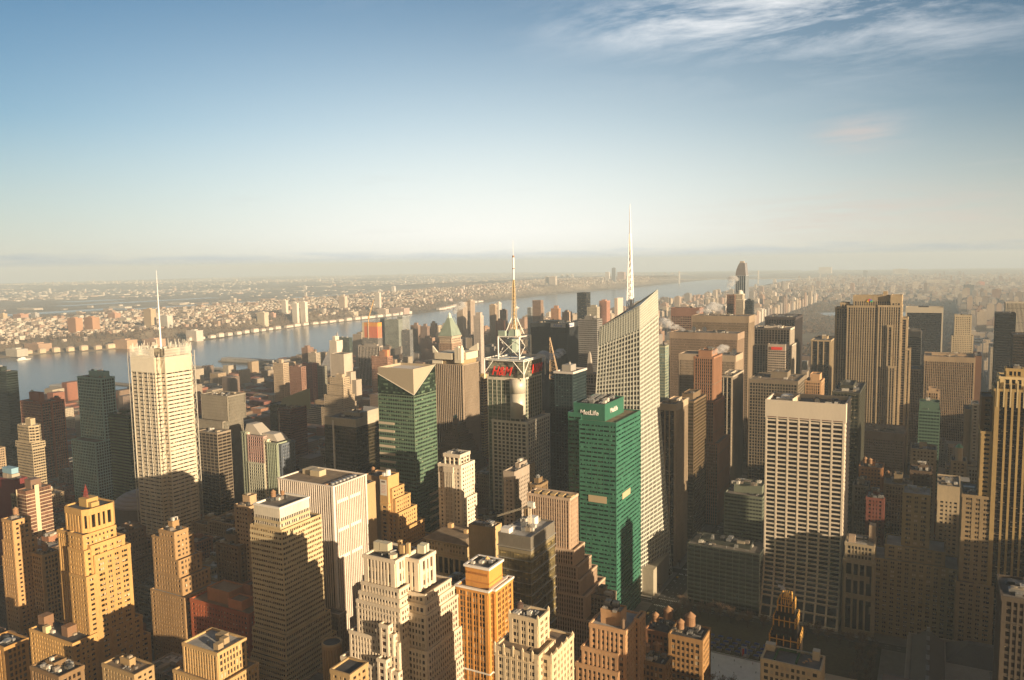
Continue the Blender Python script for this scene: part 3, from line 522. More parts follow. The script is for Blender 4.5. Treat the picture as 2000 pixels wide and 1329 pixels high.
 ('office_building','office building','low grey building with pale flat roofs and dark window strips, behind the narrow brown tower', -673.1, -630.3, 437.3, 453.3, 34.0, {'sty': 'band','wall': (0.36, 0.33, 0.28), 'glass': (0.015, 0.018, 0.022), 'pent': (0.3, 0.3, 4), 'units': 7, 'roof': 2}),
 ('brick_building','office building','tan brick block with square black roof, cut by the bottom edge near the turret', -290.2, -277.7, 290.7, 304.7, 112.0, {'sty': 'punch','wall': (0.42, 0.29, 0.14), 'glass': (0.03, 0.02, 0.015), 'pent': None, 'units': 0, 'roof': 3}),
 ('brick_building','office building','tan building with stair bulkheads, cut by the bottom edge right of the ochre tower', -476.8, -445.9, 287.6, 301.6, 72.0, {'sty': 'punch','wall': (0.4, 0.28, 0.14), 'glass': (0.03, 0.02, 0.015), 'pent': (0.3, 0.3, 5), 'units': 4, 'roof': 1}),
 ('brick_building','office building','orange brick building corner at the left edge near the bottom', -541.9, -520.4, 253.3, 267.3, 88.0, {'sty': 'loft','wall': (0.4, 0.23, 0.08), 'glass': (0.03, 0.02, 0.015), 'pent': None, 'units': 3, 'roof': 3}),
 ('brick_building','office building','cluttered rooftop building at the bottom left, in front of the ochre tower base', -466.7, -440.3, 239.1, 253.1, 96.0, {'sty': 'loft','wall': (0.22, 0.14, 0.07), 'glass': (0.03, 0.02, 0.015), 'pent': (0.3, 0.5, 4), 'units': 12, 'roof': 3}),
 ('office_tower','office tower','beige ribbed building with slim blank side, in front of the signed antenna tower', -359.5, -349.0, 600.0, 640.6, 133.1, {'sty': 'punch','wall': (0.38, 0.32, 0.26), 'glass': (0.03, 0.02, 0.015), 'crown': 8, 'pent': (0.4, 0.4, 5), 'units': 4}),
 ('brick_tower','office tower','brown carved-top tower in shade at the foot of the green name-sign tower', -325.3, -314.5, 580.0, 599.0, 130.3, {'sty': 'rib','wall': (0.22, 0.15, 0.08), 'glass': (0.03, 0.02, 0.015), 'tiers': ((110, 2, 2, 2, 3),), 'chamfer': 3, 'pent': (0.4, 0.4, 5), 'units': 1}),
 ('office_building','office building','low stone annex with a roof box, between the pinkish stepped and green towers', -252.0, -235.0, 540.0, 554.0, 62.1, {'sty': 'loft','wall': (0.34, 0.27, 0.19), 'glass': (0.03, 0.02, 0.015), 'pent': (0.35, 0.4, 5), 'units': 3}),
 ('apartment_tower','apartment tower','slim beige riverside tower with fluted sides, far side of the low red roofs', -1251.3, -1223.5, 1200.0, 1214.8, 118.9, {'sty': 'rib','wall': (0.44, 0.35, 0.25), 'glass': (0.03, 0.02, 0.015), 'pent': (0.3, 0.4, 8), 'units': 0}),
 ('apartment_tower','apartment tower','red-brown slab directly right of the slim beige fluted tower', -1265.6, -1231.1, 1260.0, 1274.0, 103.5, {'sty': 'punch','wall': (0.25, 0.14, 0.1), 'glass': (0.03, 0.02, 0.015), 'pent': (0.3, 0.3, 3), 'units': 1}),
 ('apartment_tower','apartment tower','dark red brick slab, tallest red wall left of the tan stepped tower', -1264.3, -1235.6, 1300.0, 1314.0, 106.3, {'sty': 'punch','wall': (0.24, 0.08, 0.06), 'glass': (0.03, 0.02, 0.015), 'pent': None, 'units': 1}),
 ('apartment_tower','apartment tower','grey-green slab between the dark red brick slab and the tan stepped tower', -1253.0, -1224.3, 1320.0, 1333.4, 97.5, {'sty': 'punch','wall': (0.24, 0.23, 0.18), 'glass': (0.03, 0.02, 0.015), 'pent': None, 'units': 1}),
 ('apartment_tower','apartment tower','brown tower with a stepped crown near the river, left of the diamond-patterned pyramid', -1456.6, -1435.6, 1500.0, 1520.7, 112.9, {'sty': 'punch','wall': (0.26, 0.17, 0.13), 'glass': (0.03, 0.02, 0.015), 'pent': (0.5, 0.5, 6), 'units': 0}),
 ('apartment_tower','apartment tower','pale beige tower beside the brown stepped-crown tower near the river', -1415.7, -1390.1, 1480.0, 1494.9, 103.6, {'sty': 'punch','wall': (0.44, 0.38, 0.3), 'glass': (0.03, 0.02, 0.015), 'pent': (0.4, 0.4, 3), 'units': 1}),
 ('glass_tower','apartment tower','dark green glass block with slanting roof behind the windowless beige tower', -1598.0, -1552.7, 1800.0, 1814.0, 108.6, {'sty': 'curtain','wall': (0.07, 0.1, 0.09), 'glass': (0.03, 0.045, 0.04), 'pent': None, 'units': 2}),
 ('office_tower','office tower','tan tower with white chimneyed top behind the windowless beige block', -1210.8, -1190.1, 1330.0, 1350.5, 155.3, {'sty': 'blank','wall': (0.6, 0.54, 0.46), 'pent': (0.4, 0.6, 10), 'units': 2}),
 ('windowless_tower','telephone exchange','huge windowless beige block tower, left of the tall green wedge-topped tower', -1154.3, -1119.1, 1270.0, 1298.1, 134.9, {'sty': 'blank','wall': (0.44, 0.38, 0.31), 'pent': None, 'units': 0, 'ann': 1}),
 ('stepped_tower','hotel','tan stepped old hotel tower in front of the windowless beige block', -1052.3, -1019.0, 1150.0, 1167.9, 106.5, {'sty': 'punch','wall': (0.46, 0.37, 0.26), 'glass': (0.03, 0.02, 0.015), 'tiers': ((92, 4, 4, 4, 2),(72, 5, 3, 4, 3),(48, 5, 5, 4, 4)), 'pent': (0.5, 0.5, 6), 'units': 2}),
 ('office_tower','office tower','black slab with white vertical ribs and white top blocks, below the orange-wrapped tower', -1319.2, -1251.9, 1560.0, 1572.5, 118.7, {'sty': 'fins','wall': (0.34, 0.3, 0.26), 'glass': (0.015, 0.015, 0.02), 'span': (0.02, 0.02, 0.022), 'crown': 4, 'pent': (0.6, 0.5, 4), 'units': 2}),
 ('apartment_tower','apartment tower','pink brick gridded block with an orange penthouse, right of the black ribbed slab', -1148.7, -1103.7, 1400.0, 1417.0, 115.5, {'sty': 'grid','wall': (0.4, 0.23, 0.16), 'glass': (0.12, 0.09, 0.08), 'pent': (0.35, 0.4, 12), 'units': 2, 'penc': 1}),
 ('apartment_tower','apartment tower','dark blue-green narrow slab to the right of the orange-wrapped tower', -1671.2, -1651.8, 2100.0, 2114.0, 144.2, {'sty': 'curtain','wall': (0.1, 0.12, 0.13), 'glass': (0.05, 0.06, 0.07), 'pent': None, 'units': 0}),
 ('apartment_tower','apartment tower','pale green glass tower second right of the orange-wrapped tower', -1636.5, -1579.5, 2080.0, 2102.6, 141.8, {'sty': 'curtain','wall': (0.3, 0.32, 0.28), 'glass': (0.16, 0.18, 0.17), 'pent': None, 'units': 1}),
 ('apartment_tower','apartment tower','grey glass tower with white edge, third right of the orange-wrapped tower', -1673.3, -1651.3, 2200.0, 2242.2, 144.5, {'sty': 'curtain','wall': (0.34, 0.36, 0.36), 'glass': (0.14, 0.16, 0.18), 'pent': None, 'units': 1}),
 ('apartment_tower','apartment tower','dark shaded tower group member below the white-edged grey glass tower', -1506.8, -1477.0, 2000.0, 2016.5, 117.1, {'sty': 'band','wall': (0.22, 0.22, 0.22), 'glass': (0.08, 0.09, 0.1), 'pent': None, 'units': 1}),
 ('apartment_tower','apartment tower','left twin of two brown towers with raised tops in front of the river bend', -1581.2, -1551.7, 2150.0, 2167.9, 118.5, {'sty': 'punch','wall': (0.27, 0.19, 0.15), 'glass': (0.03, 0.02, 0.015), 'pent': (0.4, 0.5, 9), 'units': 0}),
 ('apartment_tower','apartment tower','right twin of two brown towers with raised tops in front of the river bend', -1520.2, -1493.5, 2120.0, 2134.0, 118.7, {'sty': 'punch','wall': (0.25, 0.18, 0.15), 'glass': (0.03, 0.02, 0.015), 'pent': (0.4, 0.5, 9), 'units': 0}),
 ('apartment_tower','apartment tower','small sunlit tan tower between the brown twins and the copper pyramid', -1602.6, -1585.0, 2300.0, 2316.2, 113.5, {'sty': 'punch','wall': (0.46, 0.34, 0.24), 'glass': (0.03, 0.02, 0.015), 'pent': (0.5, 0.5, 8), 'units': 0}),
 ('apartment_tower','apartment tower','tall pale striped tower right behind the copper pyramid, broader of the two', -1458.5, -1433.8, 2250.0, 2276.4, 190.2, {'sty': 'rib','wall': (0.5, 0.42, 0.34), 'glass': (0.12, 0.1, 0.09), 'pent': (0.6, 0.6, 3), 'units': 0}),
 ('apartment_tower','apartment tower','slim pale tower with a grey cap, right of the broad pale striped tower', -1450.4, -1433.8, 2300.0, 2327.3, 194.7, {'sty': 'rib','wall': (0.46, 0.38, 0.31), 'glass': (0.12, 0.1, 0.09), 'pent': (0.6, 0.6, 5), 'units': 0}),
 ('office_tower','office tower','cream and grey tower with a dark box top, between copper pyramid and antenna tower', -1057.4, -1037.7, 1700.0, 1715.3, 189.4, {'sty': 'punch','wall': (0.46, 0.4, 0.35), 'glass': (0.1, 0.09, 0.09), 'crown': 5, 'pent': (0.7, 0.7, 9), 'units': 0}),
 ('apartment_tower','apartment tower','tan tower with white shaded twin behind it, left of the antenna mast', -1329.5, -1307.9, 2250.0, 2263.8, 184.5, {'sty': 'rib','wall': (0.48, 0.38, 0.28), 'glass': (0.1, 0.09, 0.08), 'pent': (0.7, 0.7, 4), 'units': 0}),
 ('apartment_tower','apartment tower','bright white slim tower just left of the antenna mast', -1448.3, -1435.3, 2500.0, 2519.3, 177.4, {'sty': 'rib','wall': (0.66, 0.62, 0.56), 'glass': (0.2, 0.18, 0.16), 'pent': (0.5, 0.5, 5), 'units': 0}),
 ('apartment_tower','apartment tower','brick-brown tower with orange top, directly left of the antenna mast base', -1164.3, -1141.8, 2000.0, 2015.6, 152.9, {'sty': 'punch','wall': (0.3, 0.15, 0.1), 'glass': (0.03, 0.02, 0.015), 'pent': (0.5, 0.5, 7), 'units': 0}),
 ('apartment_tower','apartment tower','dark grey-brown tower pair behind the brick-brown tower with orange top', -1262.5, -1243.5, 2200.0, 2217.2, 171.3, {'sty': 'punch','wall': (0.22, 0.17, 0.15), 'glass': (0.03, 0.02, 0.015), 'pent': (0.5, 0.5, 4), 'units': 0}),
 ('apartment_tower','apartment tower','brown banded tower right of the antenna mast, top above the river', -1117.5, -1089.3, 2150.0, 2167.8, 206.3, {'sty': 'band','wall': (0.32, 0.22, 0.16), 'glass': (0.1, 0.08, 0.07), 'pent': None, 'units': 0}),
 ('apartment_tower','apartment tower','slim grey-blue tower just left of the brown banded tower', -1161.6, -1148.8, 2200.0, 2214.3, 180.7, {'sty': 'curtain','wall': (0.32, 0.33, 0.32), 'glass': (0.15, 0.16, 0.17), 'pent': None, 'units': 0}),
 ('apartment_tower','apartment tower','orange-tan tower with a narrow top, over the left half of the broad dark slab', -982.7, -958.7, 2000.0, 2013.7, 191.3, {'sty': 'punch','wall': (0.46, 0.27, 0.17), 'glass': (0.03, 0.02, 0.015), 'pent': (0.5, 0.5, 9), 'units': 0}),
 ('apartment_tower','apartment tower','cluster of pale orange tops right of the orange-tan tower, behind the dark slab', -993.9, -977.3, 2100.0, 2133.2, 174.7, {'sty': 'punch','wall': (0.5, 0.37, 0.28), 'glass': (0.03, 0.02, 0.015), 'pent': (0.5, 0.5, 5), 'units': 1}),
 ('hotel_tower','hotel','grey tower with dark lattice crown, right behind the broad dark slab with the name board', -591.3, -555.3, 1300.0, 1324.5, 217.3, {'sty': 'band','wall': (0.24, 0.23, 0.22), 'glass': (0.09, 0.09, 0.09), 'pent': (0.5, 0.5, 6), 'units': 3}),
 ('apartment_tower','apartment tower','pink brick tower with pale stripe, left of the white-fronted slab and the white spire', -854.6, -833.1, 2050.0, 2073.5, 211.5, {'sty': 'rib','wall': (0.46, 0.26, 0.2), 'glass': (0.3, 0.22, 0.16), 'pent': (0.5, 0.5, 4), 'units': 0}),
 ('apartment_tower','apartment tower','slab with brown left side and bright white right face, beside the white spire', -821.7, -812.5, 2080.0, 2125.2, 217.5, {'sty': 'blank','wall': (0.5, 0.44, 0.38), 'pent': None, 'units': 0}),
 ('apartment_tower','apartment tower','pale greenish stepped tower top below the pink brick tower', -743.7, -719.1, 1700.0, 1715.9, 215.1, {'sty': 'punch','wall': (0.42, 0.39, 0.32), 'glass': (0.12, 0.11, 0.1), 'tiers': ((150, 6, 3, 3, 3),), 'pent': (0.5, 0.5, 5), 'units': 1}),
 ('glass_block','office tower','teal and yellow glass slab peeking out right of the crystal tower', -359.3, -338.7, 1010.0, 1026.0, 205.8, {'sty': 'curtain','wall': (0.34, 0.36, 0.26), 'glass': (0.16, 0.24, 0.25), 'span': (0.3, 0.33, 0.24), 'pent': None, 'units': 1}),
 ('banded_tower','office tower','yellow-banded narrow tower between the dark striped tower and the antenna tower', -585.0, -575.0, 930.0, 944.0, 160.8, {'sty': 'band','wall': (0.48, 0.35, 0.17), 'glass': (0.03, 0.02, 0.015), 'pent': (0.6, 0.6, 5), 'units': 1}),
 ('office_block','office block','grey low office slab with long horizontal windows, behind the black glass beige-crowned tower', -1134.1, -1021.5, 1164.2, 1182.5, 42.0, {'sty': 'band','wall': (0.3, 0.28, 0.24), 'glass': (0.05, 0.05, 0.05), 'pent': None, 'units': 6, 'roof': 0}),
]
HERO = {
 'westin': ('hotel_tower','hotel','pink, green and cream striped hotel tower with a stepped sloping roof', -737.9, -681.9, 643.5, 663.8, 118.0),
 'redfin': ('hotel_tower','hotel','dark red-brown tower with a slanted grey-green fin rising behind its open roof', -882.7, -864.1, 850.0, 884.6, 108.0),
 'fivets': ('office_tower','office tower','black glass tower with beige crown and a thin white pole down its front', -624.3, -578.6, 660.0, 705.2, 150.8),
 'sevents': ('office_tower','office tower','tall green glass tower with a beige wedge-shaped crown cut by diagonal roof lines', -508.5, -464.9, 612.0, 649.9, 215.7),
 'astor': ('office_tower','office tower','dark vertical-striped tower topped by pointed white concrete fins, in front of the copper pyramid', -607.4, -560.9, 855.0, 896.6, 194.7),
 'worldwide': ('office_tower','office tower','brick tower crowned by a green copper pyramid with steam rising from its tip', -867.0, -837.5, 1256.0, 1304.3, 184.4),
 'paramount': ('stepped_tower','office tower','dark brown stepped tower with a green globe on its peak, behind the white tower', -535.6, -517.5, 770.0, 792.0, 124.3),
 'whitedeco': ('office_tower','office tower','slender white stone tower with stepped crown, sunlit side blazing, beside the dark stepped tower', -413.3, -389.3, 575.0, 589.8, 140.2),
 'conde': ('office_tower','office tower','tall tower topped by a white framed cube, red lettered signs and a long antenna', -431.1, -392.4, 694.0, 748.3, 202.0),
 'lattice': ('office_tower','office tower','dark blue glass tower with pale panes and a tapering lattice fin at one corner', -439.2, -407.4, 860.0, 901.1, 185.9),
 'allianz': ('office_tower','office tower','broad near-black slab tower with a white name board along its top edge', -706.4, -630.7, 1335.0, 1392.6, 205.7),
 'boa': ('office_tower','office tower','pale faceted glass tower with a slanting crystal roof and a tall white lattice spire', -308.4, -263.8, 694.0, 744.1, 276.5),
 'metlife': ('office_tower','office tower','bright green glass tower with a green rooftop box carrying a white name sign', -291.4, -257.4, 614.0, 676.8, 182.7),
 'one57': ('residential_tower','apartment tower','very tall blue-grey glass tower with a curved rounded top on the horizon', -445.7, -421.7, 1905.0, 1933.8, 314.3),
 'cityspire': ('office_tower','office tower','pale stepped tower with a white ribbed dome, before the very tall blue glass tower', -429.3, -408.6, 1820.0, 1841.8, 229.5),
 'gebuilding': ('art_deco_skyscraper','skyscraper','tallest ribbed limestone slab with stepped sides and a small rainbow emblem near its top', -137.8, -65.2, 1262.0, 1362.0, 248.5),
 'solow': ('office_tower','office tower','black glass slab framed by a broad white border, beside the ribbed limestone slab', -79.0, -6.8, 1900.0, 1945.0, 211.0),
 'fivehundred': ('art_deco_tower','skyscraper','tall ochre brick art deco tower with bright vertical piers at the right edge', 20.2, 39.6, 694.0, 719.0, 217.4),
 'arcade': ('office_building','office building','narrow stone building with a tall columned arcade front, right of the white slatted tower', -83.3, -60.4, 696.0, 722.0, 78.8),
 'grace': ('office_tower','office tower','tall white-slatted tower with broad dark window bands, standing over the dark park', -152.9, -87.3, 714.0, 754.3, 194.0),
 'navarre': ('art_deco_tower','office tower','sunlit ochre brick tower with an eight-sided crown in the left foreground', -572.7, -548.2, 325.0, 345.7, 144.6),
 'banded': ('banded_tower','office tower','tan tower with alternating window bands and a white-edged flat roof, left of pinstriped tower', -442.3, -417.7, 385.0, 413.8, 152.3),
 'pinstripe': ('pinstriped_tower','office tower','white and bronze pinstriped tower with a brown flat roof, largest white tower left of centre', -483.9, -427.0, 450.0, 483.1, 149.7),
 'signtower': ('stepped_tower','office tower','orange-tan brick tower with a white painted sign and steps down to the right', -454.7, -436.2, 530.0, 544.0, 135.8),
 'palazzo': ('palazzo_building','office building','wide tan stone building with tall bays and overhanging cornice, below the white tower', -392.7, -351.8, 522.8, 556.8, 92.0),
 'bronze': ('glass_tower','office tower','bronze glass tower with silver floor lines and a crane on its roof, centre foreground', -280.6, -255.7, 450.0, 487.6, 135.7),
 'pinksteps': ('stepped_tower','office tower','pinkish ribbed tower stepping down to the right like stairs, behind the bronze glass tower', -298.9, -263.2, 530.0, 542.6, 139.3),
 'whitesteps': ('stepped_building','office building','big white stepped loft building with many setbacks and terraces, centre bottom', -310.7, -288.5, 345.0, 365.0, 148.0),
 'orange': ('brick_tower','apartment tower','bright orange brick tower with white cornices and dark paired windows, bottom centre', -273.1, -251.1, 385.0, 410.4, 124.4),
 'duo': ('brick_building','apartment building','narrow yellow-green and red brick building touching the left of the bright orange tower', -293.7, -282.4, 400.0, 414.0, 117.7),
 'pinnacle': ('ornate_building','apartment building','cream building with pinnacled corners and a smaller upper block, right of the orange tower', -210.1, -183.1, 322.0, 355.9, 132.9),
 'buttress': ('brick_building','office building','pinkish tan brick building with buttress piers and a two-chimney penthouse, bottom centre right', -198.3, -175.7, 415.0, 440.2, 103.3),
 'tanks1': ('brick_building','office building','brown brick building with tall wooden water tanks, overlooking the rink', -166.1, -144.3, 468.0, 483.1, 80.3),
 'radiator': ('gothic_tower','office tower','black brick tower with gilded pinnacled crown and steam, standing before the white slatted tower', -107.9, -92.9, 500.0, 512.6, 89.9),
 'terrace': ('terrace_building','apartment building','cream building with green roof terraces, at the foot of the gilded black tower', -98.6, -68.8, 415.0, 436.3, 104.8),
 'library': ('library_building','library','huge dark grey library with hipped slate roofs in deep shadow, bottom right', -50.1, 7.6, 604.0, 664.0, 63.3),
 'lowtan': ('loft_building','office building','tan building with a square sunlit upper storey and broad flat roof, bottom left foreground', -412.0, -382.7, 297.2, 315.5, 96.0),
 'redbrick': ('brick_building','office building','red brick building with orange sunlit end wall and several flat roofs, bottom left', -519.9, -457.3, 388.8, 402.8, 66.0),
 'stripedslab': ('striped_building','hotel','brown and white striped slab with a broad cream stripe, at far left', -794.5, -780.1, 416.2, 432.3, 110.0),
 'turret': ('cylinder_tower','office building','round brick turret with flat black top, bottom left of the white stepped building', -356.3, -344.2, 352.0, 377.0, 82.9),
 'via': ('pyramid_building','apartment building','grey pyramid-shaped building sweeping up to a point by the river', -1629.4, -1574.1, 1750.0, 1767.9, 67.2),
 'orangewrap': ('construction_tower','building under construction','tower under construction wrapped in orange netting, crane beside it, near the river', -1625.5, -1564.2, 1950.0, 1965.5, 141.6),
 'obelisk': ('obelisk_tower','office tower','thin grey obelisk-shaped tower top left of the crystal tower', -450.4, -442.7, 1000.0, 1014.0, 184.5),
}
FAR = [
 (-3377.0, 2113.0, 59.0, 33.0, 64.0, 48, 'brown slab tower, left of a matching pair across the river',(0.42, 0.24, 0.14)),
 (-3353.0, 2175.0, 62.0, 34.0, 64.0, 48, 'brown slab tower, right of a matching pair across the river',(0.42, 0.24, 0.14)),
 (-3293.0, 2427.0, 52.0, 28.0, 87.0, 48, 'tan slab tower beside the white needle mast, across the river',(0.5, 0.38, 0.24)),
 (-3184.0, 2430.0, 55.0, 30.0, 58.0, 48, 'grey-white slab right of the white needle mast, across the river',(0.55, 0.52, 0.46)),
 (-4796.0, 2578.0, 44.0, 24.0, 39.0, 48, 'small tan tower block at the far left edge beyond the river',(0.5, 0.38, 0.24)),
 (-4782.0, 2669.0, 81.0, 45.0, 30.0, 48, 'pair-like brown block near the left edge beyond the river',(0.42, 0.24, 0.16)),
 (-4789.0, 2758.0, 44.0, 24.0, 31.0, 48, 'grey block beyond the river near the left edge',(0.4, 0.38, 0.36)),
 (-4025.0, 2747.0, 64.0, 35.0, 37.0, 48, 'stepped reddish block beyond the river, over the pair of brown slabs',(0.46, 0.27, 0.18)),
 (-3350.0, 3359.0, 35.0, 19.0, 125.0, 6, 'leftmost of three slender white towers across the river',(0.74, 0.68, 0.58)),
 (-3163.0, 3253.0, 36.0, 20.0, 115.0, 6, 'middle of three slender white towers across the river',(0.74, 0.68, 0.58)),
 (-3115.0, 3267.0, 36.0, 20.0, 123.0, 6, 'rightmost of three slender white towers across the river',(0.74, 0.68, 0.58)),
 (-3172.0, 3016.0, 53.0, 29.0, 71.0, 40, 'cream block tower left of the three slender white towers',(0.62, 0.55, 0.42)),
 (-3276.0, 3188.0, 34.0, 19.0, 29.0, 40, 'small pink block beside the cream block tower across the river',(0.5, 0.32, 0.24)),
 (-3319.0, 3833.0, 49.0, 27.0, 81.0, 60, 'pale brown slab tower standing on the wooded cliff top',(0.56, 0.46, 0.36)),
 (-3158.0, 3982.0, 35.0, 19.0, 92.0, 60, 'slim white-sided tower on the cliff right of the pale brown slab tower',(0.6, 0.56, 0.5)),
 (-4612.0, 6072.0, 35.0, 19.0, 64.0, 60, 'small white block among distant houses above the slim white-sided tower',(0.7, 0.66, 0.6)),
 (-3245.0, 3815.0, 83.0, 46.0, 35.0, 4, 'row of cream apartment slabs under the cliff, left of the orange-wrapped tower',(0.58, 0.5, 0.38)),
 (-3127.0, 3992.0, 64.0, 35.0, 43.0, 4, 'tan riverside apartment row behind the orange-wrapped tower',(0.55, 0.45, 0.36)),
 (-3148.0, 4195.0, 114.0, 63.0, 37.0, 4, 'long pinkish riverside apartment row right of the orange-wrapped tower',(0.5, 0.38, 0.32)),
 (-3715.0, 5845.0, 48.0, 26.0, 100.0, 4, 'pale pink tower beyond the copper pyramid across the river',(0.58, 0.46, 0.4)),
 (-4161.0, 6610.0, 27.0, 15.0, 102.0, 4, 'thin white tower beyond the copper pyramid across the river',(0.74, 0.7, 0.66)),
 (-3541.0, 5358.0, 88.0, 49.0, 42.0, 4, 'pink riverside block beyond the copper pyramid',(0.55, 0.44, 0.4)),
 (-3870.0, 7914.0, 40.0, 22.0, 92.0, 80, 'far hilltop slab right of the antenna mast, grey side left',(0.5, 0.46, 0.42)),
 (-3788.0, 7909.0, 75.0, 41.0, 92.0, 80, 'far hilltop tan slab right of the antenna mast',(0.55, 0.48, 0.4)),
 (-5275.0, 11357.0, 36.0, 20.0, 57.0, 90, 'first of the far white hilltop blocks beyond the river',(0.72, 0.68, 0.62)),
 (-5162.0, 11326.0, 36.0, 20.0, 57.0, 90, 'second of the far white hilltop blocks beyond the river',(0.72, 0.68, 0.62)),
 (-5071.0, 11301.0, 35.0, 20.0, 56.0, 90, 'third of the far white hilltop blocks beyond the river',(0.72, 0.68, 0.62)),
 (-3881.0, 9788.0, 54.0, 30.0, 109.0, 90, 'white-grey slab on the far cliff near the white spire',(0.62, 0.58, 0.54)),
 (-3674.0, 9486.0, 47.0, 26.0, 171.0, 90, 'dark tall slab on the far cliff just left of the white spire',(0.2, 0.22, 0.25)),
 (-3777.0, 10040.0, 98.0, 54.0, 104.0, 90, 'brown block on the far cliff directly behind the white spire',(0.45, 0.32, 0.26)),
 (-2953.0, 2396.0, 68.0, 37.0, 44.0, 3, 'white apartment house with a dark left side on the far shore',(0.7, 0.62, 0.54)),
 (-3182.0, 1830.0, 97.0, 53.0, 31.0, 3, 'brown riverside apartment cluster on the far shore at the left',(0.45, 0.3, 0.2)),
 (-3110.0, 1706.0, 75.0, 41.0, 24.0, 3, 'low pale warehouse on the far shore at the left edge',(0.5, 0.46, 0.38)),
 (-2974.0, 2068.0, 87.0, 48.0, 32.0, 20, 'long brown school-like block on the far hillside left of the mast tower',(0.48, 0.32, 0.2)),
 (-2940.0, 2178.0, 86.0, 47.0, 26.0, 4, 'brick block on the far shore directly behind the mast tower',(0.5, 0.33, 0.22)),
 (194.0, 6855.0, 69.0, 38.0, 101.0, 0, 'dark twin-sided tower far beyond the park at the right',(0.1, 0.11, 0.12)),
 (312.0, 5765.0, 50.0, 28.0, 110.0, 0, 'brown tower far beyond the park near the right edge',(0.25, 0.15, 0.1)),
 (-1082.0, 14480.0, 67.0, 37.0, 121.0, 0, 'thin dark tower far beyond the park above the limestone slab',(0.15, 0.14, 0.14)),
 (-2234.0, 18933.0, 263.0, 144.0, 139.0, 0, 'bright cream tower group far uptown, left of the limestone slab',(0.65, 0.55, 0.42)),
 (-640.0, 17003.0, 254.0, 140.0, 100.0, 0, 'pale tower group far uptown above the limestone slab',(0.52, 0.45, 0.36)),
 (383.0, 9367.0, 62.0, 34.0, 47.0, 0, 'small orange-red block far beyond the park at the right',(0.6, 0.22, 0.12)),
 (-10.0, 10431.0, 228.0, 125.0, 48.0, 0, 'long pale flat-roofed block far beyond the park, right',(0.6, 0.52, 0.4)),
]
# ------------------------------------------------------------------ hero helpers
EXTRA_BOXES = []            # footprints that the ordinary blocks must keep clear of
def root_for(key, zb=0):
    name, cat, label, X0, X1, Y0, Y1, H = HERO[key]
    r = empty(name, ((X0 + X1) / 2, (Y0 + Y1) / 2, zb), label, cat)
    return r, X0, X1, Y0, Y1, H
def block(root, X0, X1, Y0, Y1, z0, z1, sty='loft', wall=(.42, .34, .24), glass=(.02, .02, .025), span=None, crown=2.2, roof=0, units=0, pent=None,
          tanks=0, wins=None, blind=.28, poly=None, rough=.85, grough=.12, wname='wall', blindcol=(.42, .36, .26), seed=1, metallic=0.0):
    lx, ly = root.location.x, root.location.y
    pl = [(a - lx, b - ly) for a, b in (poly or rect(X0, X1, Y0, Y1))]
    Wm, Sm, Gm, Rm = MB(), MB(), MB(), MB(); st = STY[sty] if isinstance(sty, str) else sty
    facade(Wm, Sm, Gm, pl, z0, z1, st, crown=crown, wins=wins)
    Rm.prism(offset(pl, -.45), z1 - 1.1, z1 - 1.0)
    wm = masonry(tuple(wall), rough=rough, metallic=metallic)
    Wm.build(wname, wm, root); Sm.build('floor_band', masonry(tuple(span), rough=min(rough, .6)) if span else wm, root)
    if st: Gm.build('glazing', glazing(tuple(glass), pw=st['bay'] if st['bay'] < 5 else st['bay'] / 4, fh=st['fh'], blind=blind, rough=grough, blindcol=blindcol), root)
    Rm.build('roof', ROOFS[roof], root)
    if units or pent or tanks: roof_clutter(root, pl, z1 - 1.0, random.Random(seed + int(z1)), units, pent, tanks, wm)
def part(root, name, mat, fn, smooth=False):
    m = MB(); fn(m); return m.build(name, mat, root, smooth)
def letters(root, text, p, size, nrm, mat, name='sign_letters', shear=0, depth=.4, sx=1, align='CENTER', bold=0.0):
    cu = bpy.data.curves.new('lettering', 'FONT'); cu.body = text; cu.size = size; cu.extrude = depth; cu.align_x = align; cu.shear = shear; cu.offset = bold
    t = bpy.data.objects.new('lettering', cu); COL.objects.link(t); bpy.context.view_layer.update()
    me = bpy.data.meshes.new_from_object(t.evaluated_get(bpy.context.evaluated_depsgraph_get())); bpy.data.objects.remove(t)
    me.materials.clear(); me.materials.append(mat)
    o = bpy.data.objects.new(name, me); COL.objects.link(o); o.parent = root
    o.location = Vector(p) - Vector((root.location.x, root.location.y, root.location.z)); o.scale = (sx, 1, 1)
    o.rotation_euler = (math.pi / 2, 0, math.atan2(nrm[0], -nrm[1])); return o
def parts(root, name, mat, fn):
    """like part, but every solid that fn adds becomes a part of its own"""
    class Each(MB):
        def add(s, vs, fs): m = MB(); m.add(vs, fs); m.build(name, mat, root)
    fn(Each())
def plain(c, rough=.6, metallic=0.0): return masonry(tuple(c), rough=rough, var=.08, metallic=metallic)
